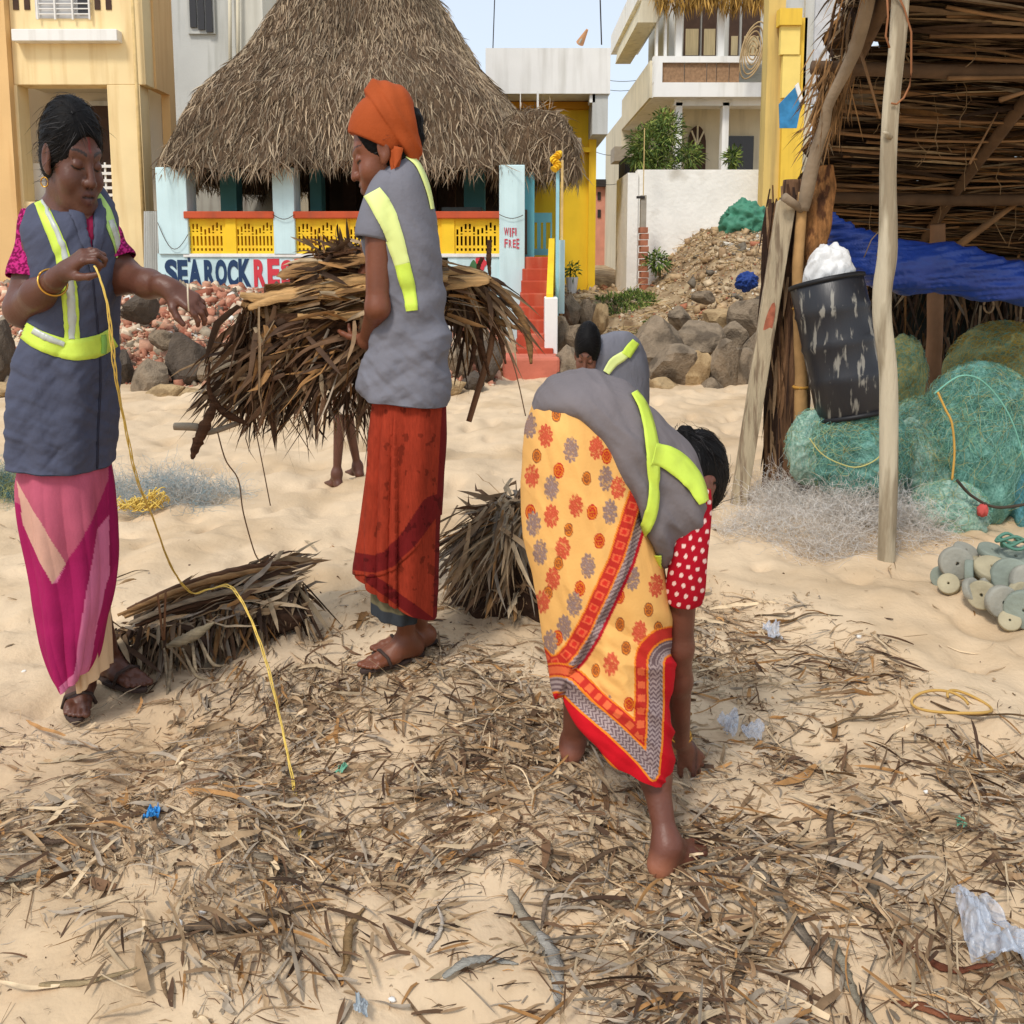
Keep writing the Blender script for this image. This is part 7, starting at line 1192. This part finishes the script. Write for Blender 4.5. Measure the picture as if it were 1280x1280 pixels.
# ---- standing heap behind the flowered sari
c = G(640, 765); c[1] += .12
HP_ = empty('frond_heap', tuple(c), 'knee high heap of dry palm leaves behind the flowered sari', 'palm fronds')
crumple('heap_core', c + [0, 0, .06], (.21, .16, .25), 18, mat('frond_core'), None, None, .15, HP_)
n = 900; a = g.uniform(0, 6.28, n); hgt = g.random(n); rr = .24 * (1 - hgt * .75); P0 = c[None] + np.stack([rr * np.cos(a) * .5, rr * np.sin(a) * .5, .04 + .34 * hgt], 1)
D = np.stack([np.cos(a) * .7, np.sin(a) * .7, -.45 + .2 * g.normal(size=n)], 1) + g.normal(size=(n, 3)) * .55; frond_heap('a', P0, D, g.uniform(.05, .2, n), g.uniform(.003, .012, n), drycol(n, (3, 3, 3, 2, 3, 1, 1.), 1.12, g), HP_, droop=.15, seed=15, wob=.25, curl=.15)
n = 200; P0 = c[None] + np.stack([g.normal(size=n) * .06 - .02, -.08 + g.normal(size=n) * .05, .30 + .08 * g.random(n)], 1); D = np.stack([-.5 + g.normal(size=n) * .5, -.5 + g.normal(size=n) * .3, -.7 + g.normal(size=n) * .2], 1); frond_heap('a', P0, D, g.uniform(.2, .36, n), g.uniform(.004, .010, n), drycol(n, (3, 2, 4, 1, 3, 1, 1), .85, g), HP_, droop=.05, seed=16)
# ---- scattered litter
def dens(x, y):
    px_, py_ = proj(np.stack([x, y, ground(x, y)], 1)); ub = np.interp(px_, [-100, 0, 120, 200, 330, 420, 560, 880, 1000, 1100, 1150, 1280, 1400], [930, 915, 900, 870, 850, 750, 725, 735, 752, 790, 850, 872, 900])
    d = sstep(-25, 55, py_ - ub) * (1 - .0 * px_); cl = sstep(.36, .58, fbm(x * 3.3 + 3, y * 3.3 + 8, 3)); d = d * (.22 + .95 * cl)
    d = d * (1 - .85 * sstep(1090, 1140, py_ + .3 * px_ - 30) * (1 - sstep(200, 290, px_))) * (1 - .55 * (1 - sstep(160, 330, px_)) * (1 - sstep(960, 1010, py_)))
    d = d * (1 - .5 * sstep(1190, 1260, py_) * (1 - sstep(560, 1000, px_))) * (1 - .5 * np.exp(-(((px_ - 850) / 60) ** 2 + ((py_ - 1010) / 70) ** 2)))
    d = d * (1 - .55 * sstep(1080, 1200, px_) * (1 - sstep(980, 1060, py_)) * (1 - sstep(860, 910, py_) * .3)); return np.maximum(d, .012 * (py_ > 560))
def scatter(n, seed):
    q = np.random.default_rng(seed); X = []; 
    while sum(len(a) for a in X) < n:
        y = q.uniform(1.15, 4.2, 40000); x = q.uniform(-1, 1, 40000) * (.72 * y + .25); k = (q.random(40000) < dens(x, y) * (.35 + .65 * np.minimum(1, y / 2.6))); X.append(np.stack([x[k], y[k]], 1))
    return np.concatenate(X)[:n]
def litter(name, n, Lr, wr, bri, zl, seed, label, k=6, pitch=.14, wts=(4, 3, 4, 1.5, 4, .8, .7), pw=2.2, curl=.12):
    q = np.random.default_rng(seed); XY = scatter(n, seed); ang = fbm(XY[:, 0] * 1.3 + 5, XY[:, 1] * 1.3, 2) * 9 + q.normal(size=n) * .75
    L = Lr[0] + (Lr[1] - Lr[0]) * q.random(n) ** pw; w = wr[0] + (wr[1] - wr[0]) * q.random(n) ** 2.0; cl = sstep(.4, .62, fbm(XY[:, 0] * 3.3 + 3, XY[:, 1] * 3.3 + 8, 3))
    P = np.stack([XY[:, 0], XY[:, 1], ground(XY[:, 0], XY[:, 1]) + .002 + zl * q.random(n) * (.15 + cl)], 1); D = np.stack([np.cos(ang), np.sin(ang), q.normal(size=n) * pitch], 1); P = P - D * L[:, None] * .5
    C, Wv = leafpaths(P, D, L, w, k=k, droop=0, curl=q.normal(size=n) * curl, rng=q, wob=.10, side=np.stack([-np.sin(ang), np.cos(ang), q.normal(size=n) * .5], 1))
    gz = ground(C[..., 0], C[..., 1]); C[..., 2] = np.maximum(C[..., 2], gz + .0015 + .004 * q.random((n, 1))); t_ = np.linspace(-1, 1, C.shape[1])[None]; C[..., 2] -= (q.random((n, 1)) < .65) * q.random((n, 1)) * .016 * np.abs(t_ + q.uniform(-.6, .6, (n, 1))) ** 1.3
    return tag(strips(name, C, Wv, LEAF, None, drycol(n, wts, bri, q) * .5 + drycol(n, wts, bri, q).mean(0) * .5 if False else drycol(n, wts, bri, q), fold=.3), label, kind='stuff')
litter('palm_litter', 8000, (.015, .12), (.001, .0065), 1.16, .022, 101, 'matted brown palm leaf litter spread over the sand')
litter('palm_litter_fine', 24000, (.010, .06), (.0004, .0016), 1.1, .012, 102, 'fine shredded palm fibre over the sand', k=4, wts=(3, 3, 2, 3, 3, 1, 2))
litter('palm_litter_long', 420, (.10, .26), (.0015, .007), 1.12, .03, 103, 'longer dry palm leaflets lying over the litter', k=9, pitch=.08, pw=1.3, curl=.1)
litter('palm_litter_broad', 900, (.04, .17), (.004, .0115), 1.05, .02, 104, 'broader grey brown broken palm leaf pieces lying flat in the litter', k=7, pitch=.10, wts=(4, 3, 3, 1.5, 3, 1.5, .6), pw=1.5, curl=.06)
q = np.random.default_rng(9); n = 420; cx = [(.4, 1.75, .14), (-.25, 1.9, .16), (-.35, 2.45, .2), (.85, 2.75, .2), (.75, 1.55, .16), (-.5, 1.6, .14), (.15, 1.45, .15), (1.15, 2.1, .18), (.0, 2.2, .15), (.95, 1.8, .16), (-.75, 2.6, .15)]
for i, (x, y, s_) in enumerate(cx):
    P = np.stack([x + q.normal(size=n // 2) * s_, y + q.normal(size=n // 2) * s_ * .8], 1); z_ = ground(P[:, 0], P[:, 1]) + .01 + .05 * q.random(len(P)) * np.exp(-((P[:, 0] - x) ** 2 + (P[:, 1] - y) ** 2) / s_ ** 2); D = np.stack([np.cos(i * 1.1) + q.normal(size=len(P)) * .6, np.sin(i * 1.1) + q.normal(size=len(P)) * .6, q.normal(size=len(P)) * .18], 1)
    frond_heap('clump', np.stack([P[:, 0], P[:, 1], z_], 1), D, q.uniform(.03, .14, len(P)), q.uniform(.001, .0045, len(P)), drycol(len(P), (3, 4, 2, 3, 3, 2, 2), .9, q), None, droop=.12, seed=40 + i, partname='litter_clump')['label'] = 'denser clump of brown palm shreds in the litter'
# larger single pieces one can tell apart: pixel of centre, angle in the picture plane, length m, half width m, colour
BIG = [(322, 1160, 12, .26, .022, (140, 118, 96), 'broad brown palm sheath lying below the end of the twine'), (665, 1175, -60, .20, .014, (176, 164, 144), 'pale grey palm sheath pointing down near the bottom centre'), (690, 1215, -70, .16, .016, (196, 190, 178), 'whitish grey leaf piece at the bottom, right of centre'), (1000, 1165, -55, .28, .016, (150, 136, 118), 'long grey palm stalk slanting down at the lower right'), (1065, 1225, -75, .20, .013, (180, 170, 148), 'pale flattened stalk standing out at the bottom right'), (925, 1190, 60, .24, .012, (128, 108, 88), 'brown stalk slanting up beneath the bare foot'), (740, 1085, 10, .20, .010, (120, 96, 74), 'dark flat stalk lying just left of the bare heel'), (440, 1175, 75, .16, .010, (170, 138, 96), 'tan curled leaf standing up at the lower middle'), (540, 1145, 40, .13, .005, (190, 172, 148), 'thin pale twig near the curled white leaf'), (200, 1212, -38, .18, .007, (168, 138, 104), 'tan twig slanting down at the lower left'), (110, 1225, 8, .16, .009, (196, 170, 128), 'sand coloured twig lying level at the lower left'), (60, 1050, 8, .12, .014, (130, 108, 90), 'flat brown leaf at the left edge'), (20, 1105, 15, .12, .014, (176, 166, 146), 'grey leaf sheath at the left edge, half buried'), (160, 722, 18, .16, .006, (110, 88, 64), 'dark twig alone on clean sand beside the magenta sari'), (690, 1130, 55, .16, .005, (150, 130, 110), 'thin forked twig left of the bare foot'), (1190, 990, -40, .16, .007, (96, 74, 54), 'dark short stick at the right of the litter'), (1180, 1208, -14, .16, .014, (150, 90, 66), 'reddish brown husk strip near the clear bag'), (1170, 1265, -18, .14, .012, (160, 100, 70), 'reddish husk strip at the bottom right edge'), (1090, 1100, 40, .22, .015, (140, 124, 104), 'broad grey brown sheath in the lower right litter'), (1040, 1060, 55, .20, .014, (132, 112, 92), 'broad brown sheath left of the pale sand gap'), (600, 1212, 10, .14, .012, (186, 182, 170), 'flat whitish leaf end at the bottom centre'), (840, 1155, 30, .07, .008, (226, 220, 208), 'small white curled shell-like scrap below the bare foot'), (350, 1085, -5, .12, .016, (160, 144, 122), 'flat pale leaf under the end of the twine'), (545, 1165, 85, .09, .006, (214, 200, 182), 'short white curved stem in the lower middle'), (1075, 900, 5, .3, .008, (150, 124, 92), 'long straw coloured stalk across the right litter'), (1240, 900, -28, .32, .008, (120, 92, 62), 'long dark frond rib at the right edge by the yellow cord'), (1010, 775, 0, .24, .006, (128, 104, 76), 'brown frond rib at the upper right rim of the litter')]
for i, (x, y, an, L, w_, c_, lb) in enumerate(BIG):
    p = G(x, y); a = R(an); d = np.array([math.cos(a), 1.6 * math.sin(a), 0]); d /= np.linalg.norm(d); t = np.linspace(-.5, .5, 7); pts = []
    for q_ in t: e = p + d * q_ * L + np.array([-d[1], d[0], 0]) * .010 * math.sin(q_ * 5 + i); e[2] = float(ground(e[0], e[1])) + .010 + .008 * math.cos(q_ * 4 + i); pts.append(e)
    o = blade('palm_sheath' if w_ > .0095 else 'palm_twig', pts, [w_ * .35, w_ * .7, w_ * .8, w_ * .75, w_ * .6, w_ * .45, w_ * .15], None, np.array(srgb(*c_)) * .62, fold=.3, nrm=(0, 0, 1), rag=.3); tag(o, lb, 'palm piece', 'larger palm pieces lying in the litter')
# yellow cord loop on the right
t = np.linspace(0, 1, 60); cc = G(1165, 895); tag(tubes('looped_twine', [np.stack([cc[0] + .10 * np.cos(t * 9) * (1 - .3 * t) + .12 * t, cc[1] + .07 * np.sin(t * 9), float(cc[2]) + .035 + .01 * np.sin(t * 15)], 1)], [.004], mat('straw_cord', srgb(196, 156, 84), var=.2), None, sides=6), 'looped straw yellow cord lying on the litter at the right', 'cord')
# twine drawn out by the woman on the left
TW = [(118, 333, 2.16), (124, 345, 2.14), (134, 380, 2.14), (140, 430, 2.17), (146, 478, 2.22), (158, 540, 2.32), (172, 600, 2.42), (192, 650, 2.52), (213, 705, 2.66), (238, 741, 2.80), (262, 736, 2.80), (286, 733, 2.74), (308, 762, 2.62), (328, 812, 2.48), (346, 880, 2.30), (360, 945, 2.12), (370, 1000, 2.00), (376, 1052, 1.86)]
Pt = crs(np.array([W(*a) for a in TW]), 160); s_ = np.linspace(0, 60, 160)[:, None]
yt = mat('yellow_twine')
te = empty('twine', tuple(Pt[0]), 'long yellow twine running from the raised hand over the frond roll', 'twine')
for k in range(3): fr = .0012 + .0018 * sstep(4, 9, s_[:, 0]) * (1 + .5 * np.sin(s_[:, 0] * .7)); tubes('strand', [Pt + np.concatenate([np.sin(s_ * 1.1 + k * 2.1), np.cos(s_ * .9 + k * 2.1) * .5, np.sin(s_ * .8 + k)], 1) * fr[:, None]], [.0015], yt, te, sides=5)
tag(tubes('straw', [np.array([W(234.5, 355, 2.27), W(235, 372, 2.27), W(236, 389, 2.27)])], [.0022], mat('pale_straw', srgb(214, 200, 176)), None), 'pale straw pinched in the lowered hand of the slate vest woman', 'straw')
# small rubbish
CLR = mat('clear_film', srgb(200, 210, 224), rough=.25, var=.08, vs=12, alpha=.5, spec=.7, bump=.9, bs=22)
def film(name, x, y, wpx, hpx, mt, label, seed, lift=.03, cat='wrapper', tilt=.5):
    n = 64; U, V = np.meshgrid(np.linspace(-1, 1, n), np.linspace(-1, 1, n)); c = G(x, y); s = c[1] / 1150; q = fbm(U * 1.6 + seed, V * 1.6 + seed * 2, 4) - .45; w_ = wrinkle(U * 30, V * 30, .06, seed, 2.2, seed)
    X = c[0] + U * wpx * s * (1 + .3 * np.sin(V * 2 + seed)); Yy = c[1] + V * hpx * s * (1 - tilt * .0) + .1 * U * wpx * s; Z = ground(X, Yy) + .012 + lift * (q * 1.5 + .3 + .04 * w_) ; Z = np.maximum(Z, ground(X, Yy) + .003); k = np.arange(n * n).reshape(n, n); qd = np.stack([k[:-1, :-1], k[:-1, 1:], k[1:, 1:], k[1:, :-1]], -1).reshape(-1, 4)
    rr = np.hypot(U, V).ravel() + .35 * (fbm(U.ravel() * 2 + seed * 3, V.ravel() * 2, 2) - .45); qd = qd[(rr[qd] < 1.12).all(1)]; return tag(mesh_np(name, np.stack([X, Yy, Z], -1), qd, mt, None, smooth=True), label, cat)
film('plastic_bag', 1235, 1172, 36, 78, CLR, 'crumpled clear plastic bag lying at the lower right corner', 3, .09, 'plastic bag'); film('plastic_cup', 966, 797, 12, 16, CLR, 'squashed clear plastic cup near the upper rim of the litter', 5, .05, 'cup'); film('plastic_film', 912, 915, 12, 16, CLR, 'clear plastic scrap beside the hand on the sand', 6, .04); film('plastic_film', 942, 925, 12, 16, CLR, 'second clear plastic scrap, right of the hand', 7, .04)
film('blue_wrapper', 190, 1027, 8, 14, mat('blue_foil', srgb(50, 130, 190), rough=.35, var=.3, vs=40), 'small shiny blue wrapper in the left litter', 8, .03); film('green_scrap', 428, 968, 7, 10, mat('green_plastic', srgb(110, 170, 140), rough=.5), 'torn pale green plastic scrap near the twine', 9, .02, 'scrap'); film('green_scrap', 1200, 1036, 6, 9, mat('green_plastic'), 'tiny green plastic scrap in the right litter', 10, .02, 'scrap'); film('grey_wrapper', 452, 1268, 11, 14, mat('grey_foil', srgb(160, 168, 172), rough=.4, var=.2, vs=40), 'grey plastic wrapper at the bottom edge', 11, .02)
WB = mat('white_bit', srgb(232, 228, 220), var=.1)
for i, (x, y, r_, lb) in enumerate(((222, 1157, 8, 'white paper bit in the lower left litter'), (253, 1141, 5, 'smaller white paper bit right of the larger one'), (371, 1110, 6, 'white torn bit just below the end of the twine'), (573, 991, 5, 'white chip in the middle of the litter'), (562, 1008, 5, 'pale chip beside the white chip in the middle'), (490, 1251, 5, 'white bit at the bottom by the yellow straw'), (1033, 1100, 7, 'pale husk bit in the right litter'), (858, 1167, 5, 'white bit below the curled scrap'), (1074, 797, 4, 'white shell on the clean sand rim'), (1158, 991, 4, 'white pebble in the right litter'), (30, 840, 3, 'tiny white shell on the left sand'))):
    p = G(x, y); s = p[1] / 1150; crumple('white_scrap', p + [0, 0, r_ * s * .3], (r_ * s, r_ * s * .8, r_ * s * .6), 70 + i, WB, lb, 'scrap', .4, sub=2, fr=3)
